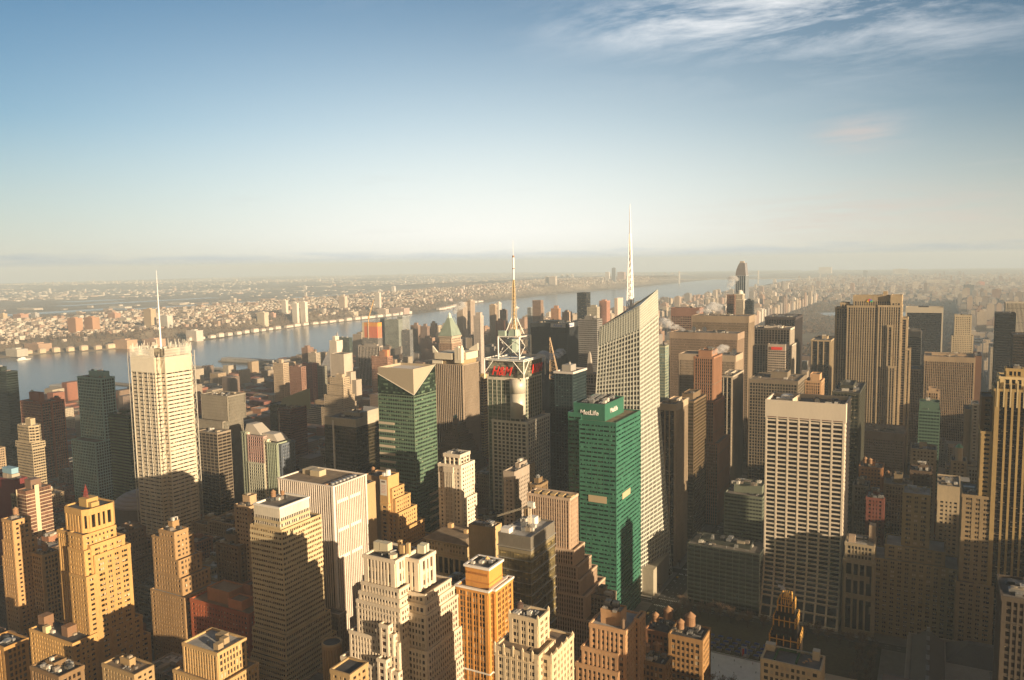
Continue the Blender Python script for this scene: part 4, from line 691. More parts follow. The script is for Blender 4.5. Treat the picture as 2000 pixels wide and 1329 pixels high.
def steam(label, x, y, z, size, drift=(1.6, .2, 1.0), n=6, dens=.05, seed=3):
    size *= 1.35
    rng = random.Random(seed); m = MB()
    for i in range(n):
        k = i / max(1, n - 1); c = Vector((x, y, z)) + Vector(drift) * size * k * 1.6; r = size * (.28 + .5 * k)
        rings, seg = 5, 8; vs = []
        for a in range(1, rings):
            for b in range(seg):
                t = math.pi * a / rings; u = 6.2832 * b / seg; q = r * rng.uniform(.8, 1.2)
                vs.append(c + Vector((q * math.sin(t) * math.cos(u) * 1.3, q * math.sin(t) * math.sin(u), q * math.cos(t) * .8)))
        top, bot = c + Vector((0, 0, r * .8)), c - Vector((0, 0, r * .8)); vs += [top, bot]; fs = []
        for a in range(rings - 2):
            for b in range(seg): fs.append((a * seg + b, (a + 1) * seg + b, (a + 1) * seg + (b + 1) % seg, a * seg + (b + 1) % seg))
        nt_ = len(vs) - 2
        for b in range(seg): fs.append((nt_, b, (b + 1) % seg)); fs.append((nt_ + 1, (rings - 2) * seg + (b + 1) % seg, (rings - 2) * seg + b))
        m.add(vs, fs)
    key = ('steam', dens)
    if key not in MATS:
        mt = bpy.data.materials.new('steam'); mt.use_nodes = True; t = mt.node_tree; t.nodes.clear(); o = t.nodes.new('ShaderNodeOutputMaterial'); v = t.nodes.new('ShaderNodeVolumePrincipled')
        v.inputs['Color'].default_value = (1, 1, 1, 1); t.links.new(v.outputs[0], o.inputs['Volume'])
        g = t.nodes.new('ShaderNodeNewGeometry'); nz_ = t.nodes.new('ShaderNodeTexNoise'); nz_.inputs['Scale'].default_value = .12; nz_.inputs['Detail'].default_value = 4; t.links.new(g.outputs['Position'], nz_.inputs['Vector'])
        mr = t.nodes.new('ShaderNodeMapRange'); mr.inputs[1].default_value = .38; mr.inputs[2].default_value = .60; mr.inputs[3].default_value = 0; mr.inputs[4].default_value = dens * 1.8
        t.links.new(nz_.outputs[0], mr.inputs[0]); t.links.new(mr.outputs[0], v.inputs['Density']); MATS[key] = mt
    o = m.build('steam_plume', MATS[key]); tag(o, label, 'steam', None, 'stuff'); return o

# ------------------------------------------------------------------ table towers
def dish(root, x, y, z, r=4.0):
    lx, ly = root.location.x, root.location.y
    m = MB(); seg = 16
    for k, (ra, rb, ya, yb) in enumerate(((0.01, .5, 1.1, .95), (.5, 1, .95, .35))):
        vs = []; 
        for i in range(seg):
            a = 6.2832 * i / seg
            vs += [(ra * r * math.cos(a), ya * r * .5, ra * r * math.sin(a)), (rb * r * math.cos(a), yb * r * .5, rb * r * math.sin(a))]
        m.add(vs, [(2 * i, 2 * i + 1, (2 * i + 3) % (2 * seg), (2 * i + 2) % (2 * seg)) for i in range(seg)])
    m.bar((0, .2 * r, -r * .2), (0, .5 * r, -r * 1.1), .25)
    o = sub('satellite_dish', m.mesh('satellite_dish', WHITEPAINT), root, (x - lx, y - ly, z + r * 1.1), rz=R(-20)); return o
def build_table():
    for i, (name, cat, label, X0, X1, Y0, Y1, H, k) in enumerate(TABLE):
        k = dict(k); ex = {q: k.pop(q) for q in ('dish', 'redsign', 'east', 'penw', 'fh', 'turret', 'grp3', 'bluetank', 'ann', 'penc') if q in k}
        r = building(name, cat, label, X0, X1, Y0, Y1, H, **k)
        lx, ly = r.location.x, r.location.y
        if 'dish' in ex:
            for (u,) in ex['dish']: dish(r, X0 + (X1 - X0) * u, Y0 + 9, H, 4.2)
        if 'redsign' in ex: part(r, 'sign_panel', plain((.75, .05, .03)), lambda m: m.box((X0 + X1) / 2 - 8 - lx, (X0 + X1) / 2 + 9 - lx, Y0 - ly - 1.4, Y0 - ly - .9, H - 9, H - 4.5))
        if 'turret' in ex: part(r, 'turret', plain((.42, .35, .24), .8), lambda m: m.cone(0, -4, 3.2, 3.2, H - 1, H + 12, 10)); part(r, 'dome', plain((.16, .36, .25)), lambda m: (m.cone(0, -4, 3.5, 2.4, H + 12, H + 14, 10), m.cone(0, -4, 2.4, .3, H + 14, H + 15.6, 10)))
        if 'penc' in ex: parts(r, 'rooftop_block', plain((.62, .26, .12), .8), lambda m: (m.box(4, 17, -3, 6, H - 1, H + 14), m.box(3.6, 17.4, -3.4, 6.4, H + 13, H + 14.2)))
        if 'bluetank' in ex:
            parts(r, 'rooftop_block', plain((.42, .36, .28), .8), lambda m: (m.box(-3, 14, -4, 4, H - 1, H + 4), m.box(6, 6.5, -4.3, -4, H, H + 4)))
            part(r, 'water_tank', plain((.25, .42, .52), .5), lambda m: (m.box(-4, 13, -3.5, 3.5, H + 4.3, H + 9.5), m.box(-4.3, 13.3, -3.8, 3.8, H + 9.5, H + 10), m.bar((-2, 0, H + 4), (-2, 0, H + 4.4), .4)))
        if 'ann' in ex:
            part(r, 'annex', masonry((.42, .36, .29)), lambda m: (m.box(14, 42, -6, 12, 0, 78), m.ring(offset(rect(14, 42, -6, 12), .2), offset(rect(14, 42, -6, 12), -.4), 77.5, 79.5), m.box(12, 30, -8, 8, 0, 96)))
        if 'grp3' in ex:
            for (a, b) in ((-7, 4), (-3, 0), (2, 4.6)): water_tank(r, a, b, H, 1.1)
        if 'east' in ex: part(r, 'side_wall', masonry((.26, .25, .23)), lambda m: m.box(X1 - lx + .6, X1 - lx + 8, Y0 - ly + 1, Y1 - ly, 0, H - .5))

# ------------------------------------------------------------------ singular buildings
PALE = (.60, .53, .40)
def nyt():
    name, cat, label = 'newspaper_tower', 'office tower', 'pale beige rod-screened tower with open corner bracing and a white needle mast, left'
    X0, X1, Y0, Y1, H = -790, -738, 538, 584, 226
    r = empty(name, ((X0 + X1) / 2, (Y0 + Y1) / 2, 0), label, cat); k = 7
    pl = [(X0 + k, Y0), (X1 - k, Y0), (X1 - k, Y0 + k), (X1, Y0 + k), (X1, Y1 - k), (X1 - k, Y1 - k), (X1 - k, Y1), (X0 + k, Y1), (X0 + k, Y1 - k), (X0, Y1 - k), (X0, Y0 + k), (X0 + k, Y0 + k)]
    st = dict(fh=4.2, bay=9, pw=.35, pd=.62, sh=2.75, sd=.55, cw=.35)
    block(r, X0, X1, Y0, Y1, 0, H, st, wall=PALE, glass=(.03, .028, .02), span=(.64, .56, .43), crown=17, poly=pl, units=8, pent=(.45, .4, 8), blind=.45, blindcol=(.5, .43, .31))
    lx, ly = r.location.x, r.location.y
    def screen(m):
        rng = random.Random(4)
        for (ax, ay, bx, by, nx, ny) in ((X0 + k, Y0 - 1, X1 - k, Y0 - 1, 0, -1), (X1 + 1, Y0 + k, X1 + 1, Y1 - k, 1, 0), (X0 + k, Y1 + 1, X1 - k, Y1 + 1, 0, 1), (X0 - 1, Y0 + k, X0 - 1, Y1 - k, -1, 0)):
            n = 26
            for i in range(n + 1):
                u = i / n; x, y = ax + (bx - ax) * u - lx, ay + (by - ay) * u - ly
                m.box(x - .18, x + .18, y - .18, y + .18, 20 if i % 6 == 0 else H - 16, H + 9 + rng.choice((0, 1.5, 3, 6, 0)))
            for z in (H - 2, H + 2, H + 5, H + 8):
                m.bar((ax - lx, ay - ly, z), (bx - lx, by - ly, z), .16)
    part(r, 'rod_screen', plain((.72, .68, .58)), screen)
    def rack(m):
        for (cx_, cy_) in ((X1 - k, Y0 + k), (X1 - k, Y1 - k), (X0 + k, Y0 + k)):
            sx = 1 if cx_ > (X0 + X1) / 2 else -1; sy = 1 if cy_ > (Y0 + Y1) / 2 else -1
            ox, oy = cx_ + sx * (k - .6) - lx, cy_ + sy * (k - .6) - ly; ix, iy = cx_ - lx, cy_ - ly
            m.bar((ox, oy, 0), (ox, oy, H + 4), .45); m.bar((ox - sx * (k - .5), oy, 0), (ox - sx * (k - .5), oy, H + 2), .4); m.bar((ox, oy - sy * (k - .5), 0), (ox, oy - sy * (k - .5), H + 2), .4)
            for j in range(14):
                za, zb = j * 16.0, (j + 1) * 16.0
                m.bar((ix, oy, za), (ox, oy, zb), .22); m.bar((ox, oy, za), (ox, iy, zb), .22); m.bar((ix, oy, zb), (ox, oy, zb), .22); m.bar((ox, oy, zb), (ox, iy, zb), .22)
    part(r, 'corner_bracing', plain((.50, .47, .40), .5), rack)
    part(r, 'mast', plain((.85, .84, .82), .35), lambda m: (m.cone(0, 0, 1.25, .75, H - 1, 275, 10), m.cone(0, 0, .75, .12, 275, 318, 10)))
def boa():
    r, X0, X1, Y0, Y1, H = root_for('boa'); lx, ly = r.location.x, r.location.y
    B = {'sw0': (-318, 690, 0), 'se0': (-262, 688, 0), 'ne0': (-250, 752, 0), 'nw0': (-318, 764, 0), 'sw1': (-309, 692, 170), 'se1': (-263.5, 693, 170), 'ne1': (-263, 750, 172), 'nw1': (-312, 758, 170),
         'sw2': (-304, 694, 256), 'se2': (-264.5, 695, 277), 'ne2': (-264.8, 749, 290), 'nw2': (-300, 752, 268)}
    B = {a: Vector(b) - Vector((lx, ly, 0)) for a, b in B.items()}
    G, Wn, Sp = MB(), MB(), MB()
    def quad(a, b, c, d, solid=0.0):
        nr = (b - a).cross(d - a).normalized(); G.add([a, b, c, d], [(0, 1, 2, 3)])
        hh = ((d - a).length + (c - b).length) / 2; ww = ((b - a).length + (c - d).length) / 2
        nh = max(1, int(hh / 4.15)); nw = max(1, int(ww / 3.1))
        for i in range(nh + 1):
            t = i / nh; p = a.lerp(d, t); q = b.lerp(c, t); Sp.obox(p, q, nr, 1.5 if t < solid or solid == 0 else 3.4, .0, .22)
        for j in range(nw + 1):
            t = j / nw; Wn.obox(a.lerp(b, t), d.lerp(c, t), nr, .42 if j % 3 else .7, .0, .42)
    for s0, s1 in (('0', '1'), ('1', '2')):
        for a, b in (('sw', 'se'), ('se', 'ne'), ('ne', 'nw'), ('nw', 'sw')):
            quad(B[a + s0], B[b + s0], B[b + s1], B[a + s1])
    G.build('glazing', glazing((.10, .10, .085), 3.1, 4.15, blind=.4, rough=.05, blindcol=(.36, .36, .30), metallic=.35), r)
    Wn.build('mullions', plain((.74, .73, .65), .35), r); Sp.build('floor_band', plain((.55, .56, .48), .3), r)
    def crown(m):
        t = .3
        for a, b in (('sw', 'se'), ('se', 'ne'), ('ne', 'nw'), ('nw', 'sw')):
            p, q = B[a + '2'], B[b + '2']; nr = (q - p).cross(Vector((0, 0, 1))).normalized()
            p1, q1 = p.lerp(B[a + '1'], .20), q.lerp(B[b + '1'], .20)
            m.add([p1 + nr * .5, q1 + nr * .5, q + nr * .5, p + nr * .5], [(0, 1, 2, 3)])
            for k in range(1, 16): g.obox(p1.lerp(q1, k / 16) + nr * .5, p.lerp(q, k / 16) + nr * .5, nr, .22, 0, .3)
            for k in range(1, 9): g.obox(p1.lerp(p, k / 9) + nr * .5, q1.lerp(q, k / 9) + nr * .5, nr, .3, 0, .2)
    g = MB()
    part(r, 'crystal_screen', masonry((.40, .42, .37), rough=.15, var=.35, scale=.05, spec=.8), crown); g.build('screen_mullions', plain((.62, .62, .54), .4), r)
    part(r, 'roof', plain((.46, .47, .40), .4), lambda m: m.add([B['sw2'] - Vector((0, 0, 1)), B['se2'] - Vector((0, 0, 1)), B['ne2'] - Vector((0, 0, 1)), B['nw2'] - Vector((0, 0, 1))], [(0, 1, 2, 3)]))
    sx, sy = -288.5 - lx, 736 - ly
    def spire(m):
        zb, zm, zt = 262, 345, 372
        leg = [(-2.8, -2.8), (2.8, -2.8), (2.8, 2.8), (-2.8, 2.8)]
        def at(i, z):
            t = (z - zb) / (zm + 10 - zb); w = (1 - t) * 1.0 + .12; return Vector((sx + leg[i % 4][0] * w, sy + leg[i % 4][1] * w, z))
        zs = [zb + i * 6.0 for i in range(15)]
        for a, b in zip(zs, zs[1:]):
            for i in range(4):
                m.bar(at(i, a), at(i, b), .42); m.bar(at(i, a), at(i + 1, b), .22); m.bar(at(i, b), at(i + 1, b), .2)
        m.cone(sx + .4, sy, .95, .8, zb, zm, 8); m.cone(sx, sy, .85, .5, zm, zt - 3, 8); m.cone(sx, sy, .5, .1, zt - 3, zt + 3, 8)
    part(r, 'spire', plain((.92, .91, .88), .35), spire)
    part(r, 'podium', masonry((.38, .34, .26)), lambda m: m.box(-262 - lx, -250 - lx, 692 - ly, 742 - ly, 0, 26))
    steam('thin white steam drifting off the slanting crystal roof beside the white spire', -303, 700, 256, 4.2, (3.0, .6, 1.6), 6, 0.09, 5)
    EXTRA_BOXES.append((-325, -250, 685, 765))
def metlife():
    r, X0, X1, Y0, Y1, H = root_for('metlife')
    GR = (.04, .15, .10); GR2 = (.055, .185, .125)
    st = dict(fh=3.9, bay=5.6, pw=.45, pd=.16, sh=2.35, sd=.1, cw=.5)
    kw = dict(wall=GR, span=GR2, glass=(.006, .03, .02), blind=.5, blindcol=(.06, .19, .125), rough=.3, grough=.06)
    block(r, X0, X1, Y0, Y1, 0, H, st, crown=3.5, roof=1, **kw)
    block(r, -304, X0 - .1, Y0 + 5, Y1 - 6, 0, H + 5, st, crown=4, roof=1, **kw)
    C0, C1, D0, D1 = -299, -269.6, 619.5, 666
    block(r, C0, C1, D0, D1, H - 1, 196.5, 'blank', wall=GR, rough=.35, roof=3)
    parts(r, 'louvre_panel', plain((.52, .42, .27), .7), lambda m: (m.box(-283 - r.location.x, -266 - r.location.x, Y0 - .5 - r.location.y, Y0 - .3 - r.location.y, 111, 117), m.box(X1 + .3 - r.location.x, X1 + .5 - r.location.x, Y0 + 14 - r.location.y, Y0 + 34 - r.location.y, 112, 117.5)))
    rng = random.Random(8)
    for i in range(16): sub('roof_unit', rng.choice(UNITS), r, (rng.uniform(C0 + 3, C1 - 3) - r.location.x, rng.uniform(D0 + 3, D1 - 6) - r.location.y, 195.5), (rng.uniform(2, 5), rng.uniform(2, 5), rng.uniform(2, 4.5)))
    part(r, 'ductwork', METAL, lambda m: [m.bar((-292 - r.location.x + a, 622 - r.location.y, 197), (-292 - r.location.x + a, 655 - r.location.y, 199), .45, n=6) for a in (0, 2, 4, 8, 10, 16, 18)])
    letters(r, 'MetLife', ((-284.0), D0 - .3, 186.6), 5.6, (0, -1, 0), WHITEPAINT, bold=.10)
    letters(r, 'MetLife', (C1 + .3, 640, 187.2), 5.6, (1, 0, 0), WHITEPAINT, bold=.10)
def conde():
    r, X0, X1, Y0, Y1, H = root_for('conde'); lx, ly = r.location.x, r.location.y
    gk = dict(wall=(.66, .62, .52), span=(.22, .24, .18), glass=(.10, .12, .09), blind=.35, blindcol=(.34, .35, .27), rough=.4, grough=.08)
    block(r, -431, -393, 696, 746, 0, 202, dict(fh=4, bay=5.2, pw=.4, pd=.35, sh=1.5, sd=.15, cw=.6), crown=3, **gk)
    block(r, -424, -383, 692, 744, 0, 158, dict(fh=3.9, bay=4.6, pw=1.5, pd=.6, sh=1.25, sd=.4, cw=1.8), wall=(.80, .75, .64), glass=(.05, .05, .04), crown=2.5, roof=2, blind=.3)
    part(r, 'curved_screen', plain((.62, .58, .48), .5, .2), lambda m: (m.cone(-398 - lx, 701 - ly, 8.5, 8.5, 186, 201, 24), m.cone(-398 - lx, 701 - ly, 8.0, 8.0, 160, 186, 24)), True)
    # crown: glass sign box held in a white frame
    part(r, 'sign_box', glazing((.20, .21, .16), 2.6, 3.2, blind=.5, rough=.15, blindcol=(.42, .39, .28)), lambda m: m.box(-430 - lx, -389 - lx, 697 - ly, 740 - ly, 202, 219))
    def frame(m):
        a0, a1, b0, b1 = -433 - lx, -387 - lx, 694 - ly, 743 - ly
        for z in (219.5, 221): 
            m.bar((a0, b0, z), (a1, b0, z), .5); m.bar((a1, b0, z), (a1, b1, z), .5); m.bar((a0, b1, z), (a1, b1, z), .5); m.bar((a0, b0, z), (a0, b1, z), .5)
        for x in (a0, a1):
            for y in (b0, b1): m.bar((x, y, 200), (x, y, 221), .55)
        for (p, q) in (((a1, b0), (a1 - 12, b0)), ((a0, b0), (a0 + 10, b0)), ((a1, b0), (a1, b0 + 12))): m.bar((p[0], p[1], 206), (q[0], q[1], 219), .4)
        c0, c1, d0, d1 = -423 - lx, -398 - lx, 706 - ly, 732 - ly
        for z in (221.5, 243):
            m.bar((c0, d0, z), (c1, d0, z), .65); m.bar((c1, d0, z), (c1, d1, z), .65); m.bar((c0, d1, z), (c1, d1, z), .65); m.bar((c0, d0, z), (c0, d1, z), .65)
        for x in (c0, c1):
            for y in (d0, d1): m.bar((x, y, 219), (x, y, 243), .7)
        for (p, q) in (((c0, d0), (c1, d0)), ((c1, d0), (c1, d1)), ((c0, d1), (c1, d1)), ((c0, d0), (c0, d1))):
            m.bar((p[0], p[1], 222), (q[0], q[1], 243), .32); m.bar((q[0], q[1], 222), (p[0], p[1], 243), .32)
        ax, ay = -410.5 - lx, 719 - ly
        for sx in (-1, 1):
            for sy in (-1, 1): m.bar((ax + sx * 8, ay + sy * 8, 243), (ax + sx * 2, ay + sy * 2, 262), .4)
    part(r, 'white_frame', plain((.86, .84, .78), .4), frame)
    part(r, 'antenna_panels', plain((.34, .42, .36), .4), lambda m: (m.cone(-410.5 - lx, 719 - ly, 8, 6, 243.4, 250, 6), m.cone(-410.5 - lx, 719 - ly, 6, 6, 226, 240, 8), m.box(-424 - lx, -416 - lx, 708 - ly, 712 - ly, 243.5, 249)))
    def ant(m):
        ax, ay = -410.5 - lx, 719 - ly
        def at(i, z):
            w = 2.6 - 1.9 * (z - 245) / (302 - 245); q = ((-1, -1), (1, -1), (1, 1), (-1, 1))[i % 4]; return Vector((ax + q[0] * w, ay + q[1] * w, z))
        z = 245
        while z < 300:
            for i in range(4): m.bar(at(i, z), at(i, z + 4), .28); m.bar(at(i, z), at(i + 1, z + 4), .18); m.bar(at(i, z + 4), at(i + 1, z + 4), .16)
            z += 4
        m.cone(ax, ay, .8, .8, 245, 302, 8)
    part(r, 'lattice_mast', plain((.50, .38, .20), .5), ant)
    part(r, 'mast_tube', plain((.90, .88, .86), .35), lambda m: (m.cone(-410.5 - lx, 719 - ly, 1.0, 1.0, 302, 325, 10), m.cone(-410.5 - lx, 719 - ly, .28, .12, 327, 343, 6)))
    part(r, 'mast_band', plain((.30, .16, .10), .5), lambda m: (m.cone(-410.5 - lx, 719 - ly, 1.15, 1.15, 325, 327, 10), m.cone(-410.5 - lx, 719 - ly, 1.15, 1.15, 313, 314, 10)))
    red = plain((.80, .05, .03), .45)
    letters(r, 'H&M', (-413.0, 693.2, 204.5), 13, (0, -1, 0), red, shear=.35, sx=.82, bold=.12)
    letters(r, 'H&M', (-386.4, 722, 205.5), 13, (1, 0, 0), red, shear=.35, sx=.82, bold=.12)
    steam('small steam puffs around the white framed cube below the antenna mast', -384, 735, 212, 5, (1.5, .5, 1.2), 5, 0.18, 9)
    EXTRA_BOXES.append((-433, -381, 690, 750))
def sevents():
    r, X0, X1, Y0, Y1, H = root_for('sevents'); lx, ly = r.location.x, r.location.y
    st = dict(fh=3.9, bay=2.9, pw=.22, pd=.12, sh=2.0, sd=.1, cw=.35)
    zg = 192
    block(r, X0, X1, Y0, Y1, 0, zg, st, wall=(.18, .24, .17), span=(.10, .17, .115), glass=(.02, .035, .027), blind=.30, blindcol=(.22, .26, .18), crown=.6, rough=.3, grough=.07)
    # glass rises to the far corners, the beige wedge is cut between them
    def wedge(m):
        a, b, c, d = (X0 - lx, Y0 - ly), (X1 - lx, Y0 - ly), (X1 - lx, Y1 - ly), (X0 - lx, Y1 - ly)
        m.add([(a[0], a[1] - .1, 212), (b[0] + .1, b[1] - .1, 193), (b[0] + .1, b[1] - .1, zg - 1), (a[0], a[1] - .1, zg - 1)], [(0, 3, 2, 1)])
        m.add([(b[0] + .1, b[1] - .1, zg - 1), (c[0] + .1, c[1], zg - 1), (c[0] + .1, c[1], 219), (b[0] + .1, b[1] - .1, 193)], [(0, 1, 2, 3)])
    part(r, 'upper_glazing', glazing((.03, .05, .038), 2.9, 3.9, blind=.55, rough=.08, blindcol=(.12, .18, .12)), wedge)
    def crown(m):
        m.prism([(X0 - lx + .4, Y0 - ly + .3), (X1 - lx - .3, Y0 - ly + .3), (X1 - lx - .3, Y1 - ly), (X0 - lx + .4, Y1 - ly)], zg, 216)
        m.ring(offset(rect(X0 - lx + .4, X1 - lx - .3, Y0 - ly + .3, Y1 - ly), .02), offset(rect(X0 - lx + .4, X1 - lx - .3, Y0 - ly + .3, Y1 - ly), -.6), 216, 218.5)
        for k in range(20): m.obox((X0 - lx + .4, Y0 - ly + .3, zg + k * 1.25), (X1 - lx - .3, Y0 - ly + .3, zg + k * 1.25), (0, -1, 0), .12, 0, .08)
    part(r, 'crown_wall', plain((.42, .36, .27), .7), crown)
    part(r, 'roof', plain((.74, .68, .60)), lambda m: m.box(X0 - lx + 1, X1 - lx - 1, Y0 - ly + 1, Y1 - ly - 1, 216.02, 216.3))
    part(r, 'roof_edge', plain((.7, .66, .58)), lambda m: (m.bar((X0 - lx, Y0 - ly - .2, 212), (X1 - lx + .2, Y0 - ly - .2, 193), .3), m.bar((X1 - lx + .2, Y0 - ly - .2, 193), (X1 - lx + .2, Y1 - ly, 219), .3)))
    part(r, 'floor_band', plain((.58, .50, .38), .6), lambda m: [m.box(X0 - lx - .3, X0 - lx + 19, Y0 - ly - .45, Y0 - ly, 60 + i * 7.8, 62.4 + i * 7.8) for i in range(14)])
    part(r, 'floor_band', plain((.58, .50, .38), .6), lambda m: [m.box(X1 - lx, X1 - lx + .45, Y0 - ly + 22, Y1 - ly, 24 + i * 7.8, 26.6 + i * 7.8) for i in range(9)])
def fivets():
    r, X0, X1, Y0, Y1, H = root_for('fivets'); lx, ly = r.location.x, r.location.y
    block(r, X0, X1, Y0, Y1, 0, H - 9, dict(fh=3.9, bay=3.1, pw=.2, pd=.1, sh=1.3, sd=.12, cw=.3), wall=(.05, .045, .035), span=(.06, .05, .035), glass=(.03, .026, .014), blind=.18, blindcol=(.3, .22, .08), rough=.3, grough=.07)
    block(r, X0 + .5, X1 - .5, Y0 + .5, Y1 - .5, H - 9, H, 'blank', wall=(.48, .42, .32), roof=0, units=8, pent=(.5, .4, 4))
    part(r, 'white_pole', plain((.75, .70, .62)), lambda m: m.box(X0 - lx + 13, X0 - lx + 14.6, Y0 - ly - 1.6, Y0 - ly - .2, 20, H - 3))
    part(r, 'roof_wedge', plain((.42, .38, .30)), lambda m: m.prism([(X1 - lx - .4, Y0 - ly + 12), (X1 - lx - .4, Y1 - ly), (X0 - lx + 20, Y1 - ly)], H, H + 6))
def astor():
    r, X0, X1, Y0, Y1, H = root_for('astor'); lx, ly = r.location.x, r.location.y
    block(r, X0, X1, Y0, Y1, 0, H - 6, dict(fh=3.9, bay=2.9, pw=1.05, pd=.9, sh=1.0, sd=.1, cw=1.2), wall=(.40, .32, .24), span=(.06, .045, .035), glass=(.025, .02, .02), blind=.1, crown=1)
    con = plain((.66, .59, .46), .7)
    part(r, 'recessed_floor', plain((.40, .30, .17)), lambda m: m.box(X0 - lx + 3, X1 - lx - 3, Y0 - ly + 3, Y1 - ly - 3, H - 7, H))
    def cap(m):
        a, b, c, d = X0 - lx, X1 - lx, Y0 - ly, Y1 - ly
        m.box(a + 3, b - 16, c - 1, d - 10, H, H + 8.5); m.box(b - 16.5, b + 1, c + 7, d - 3, H, H + 9)
        m.prism([(b - 12, c - 1.2), (b - 2, c - 1.2), (b - 2, c + 6), (b - 12, c + 6)], H - 4, H + 16)
    part(r, 'concrete_cap', con, cap)
    def fins(m):
        a, b, c, d = X0 - lx, X1 - lx, Y0 - ly, Y1 - ly
        # tall pointed fins at the corners
        for (x, y, dx_, dy_) in ((a - 2, c + 3, 15, 0), (b + 1, d - 4, -14, 0), (b - 6, c - 1.4, 0, 14), (b - 2, c + 2, -11, 9)):
            p = Vector((x, y, H - 10 if x < 0 else H)); L_ = Vector((dx_, dy_, 0)); t = Vector((-dy_, dx_, 0)).normalized() * .9
            v = [p - t, p + t, p + L_ + t, p + L_ - t, p - t + Vector((0, 0, 27 if x < 0 else 19)), p + t + Vector((0, 0, 27 if x < 0 else 19)), p + L_ + t + Vector((0, 0, 11)), p + L_ - t + Vector((0, 0, 11))]
            m.add(v, [(0, 1, 2, 3), (4, 7, 6, 5), (0, 4, 5, 1), (1, 5, 6, 2), (2, 6, 7, 3), (3, 7, 4, 0)])
    parts(r, 'pointed_fin', plain((.78, .72, .60), .7), fins)
def worldwide():
    r, X0, X1, Y0, Y1, H = root_for('worldwide'); lx, ly = r.location.x, r.location.y
    Y1 = Y0 + 34; 
    block(r, X0, X1, Y0, Y1, 0, H - 16, 'punch', wall=(.36, .25, .18), glass=(.03, .03, .03)); block(r, X0 + 1, X1 - 1, Y0 + 1, Y1 - 1, H - 16, H - 4, 'loft', wall=(.52, .42, .32), glass=(.04, .03, .03), crown=3)
    part(r, 'arcade', plain((.50, .42, .33)), lambda m: m.ring(offset(rect(X0 - lx, X1 - lx, Y0 - ly, Y1 - ly), 1.2), offset(rect(X0 - lx, X1 - lx, Y0 - ly, Y1 - ly), -1), H - 5, H - 2.5))
    cop = masonry((.27, .33, .27), rough=.6, var=.35, scale=.12)
    part(r, 'copper_roof', cop, lambda m: m.prism(offset(rect(X0 - lx, X1 - lx, Y0 - ly, Y1 - ly), .8), H - 2, H + 32, offset(rect(X0 - lx, X1 - lx, Y0 - ly, Y1 - ly), -12.0)))
    part(r, 'glass_tip', plain((.55, .60, .52), .3), lambda m: m.prism(offset(rect(X0 - lx, X1 - lx, Y0 - ly, Y1 - ly), -12.2), H + 32, H + 42, offset(rect(X0 - lx, X1 - lx, Y0 - ly, Y1 - ly), -14.8)))
    part(r, 'roof_rib', plain((.34, .42, .33)), lambda m: [m.bar((x, y, H - 2), (x * .24, y * .3 - .5, H + 32), .45) for x in (X0 - lx, X1 - lx) for y in (Y0 - ly - .5, Y1 - ly)])
    steam('white steam blown off the tip of the green copper pyramid', lx, ly, H + 38, 9, (1.0, .2, .9), 5, 0.15, 2)
def paramount():
    r, X0, X1, Y0, Y1, H = root_for('paramount'); w = (.22, .16, .10); z = H + 4; e = 0
    for i in range(7):
        z0 = z - 8 if i < 6 else 0
        block(r, X0 + 3 - e, X1 - 3 + e, Y0 + 3 - e * .6, Y1 + e, z0, z, 'punch', wall=w, glass=(.02, .015, .01), crown=2, blind=.2); z = z0 + .4; e += 3.0
    part(r, 'clock_stage', plain(w), lambda m: m.cone(0, 0, 4.5, 3.0, H + 3.5, H + 10, 8)); part(r, 'globe', plain((.25, .42, .34), .4), lambda m: (m.cone(0, 0, 1.6, 2.6, H + 10, H + 11.6, 12), m.cone(0, 0, 2.6, 2.6, H + 11.6, H + 12.6, 12), m.cone(0, 0, 2.6, 1.2, H + 12.6, H + 14.4, 12)))
    part(r, 'clock_face', plain((.5, .42, .3)), lambda m: m.obox((0, -7.2, H - 5), (0, -7.2, H - 1), (0, -1, 0), 4, 0, .3))
def whitedeco():
    r, X0, X1, Y0, Y1, H = root_for('whitedeco'); w = (.70, .62, .50); Y1 += 8; ws = []
    def blk(*a, **k):
        q = []; block(r, *a, wins=q, **k); ws.extend(q)
    blk(X0, X1, Y0, Y1, 0, H, 'punch', wall=w, crown=3, roof=3)
    blk(X0 + 5, X1 - 3, Y0 + 3, Y1 - 4, H - 1, H + 9, 'fins', wall=w, crown=3, roof=3, units=3)
    block(r, X0 + 7.5, X1 - 8, Y0 - 1.2, Y0 + 3, 20, H - 2, 'ribthin', wall=(.62, .55, .44), glass=(.3, .25, .18), crown=5)
    blk(X0 - 2, X0, Y0 + 3, Y1 - 2, 0, H - 24, 'punch', wall=w); blk(X1, X1 + 3, Y0 + 3, Y1 - 2, 0, H - 30, 'punch', wall=w)
    window_parts(r, ws)
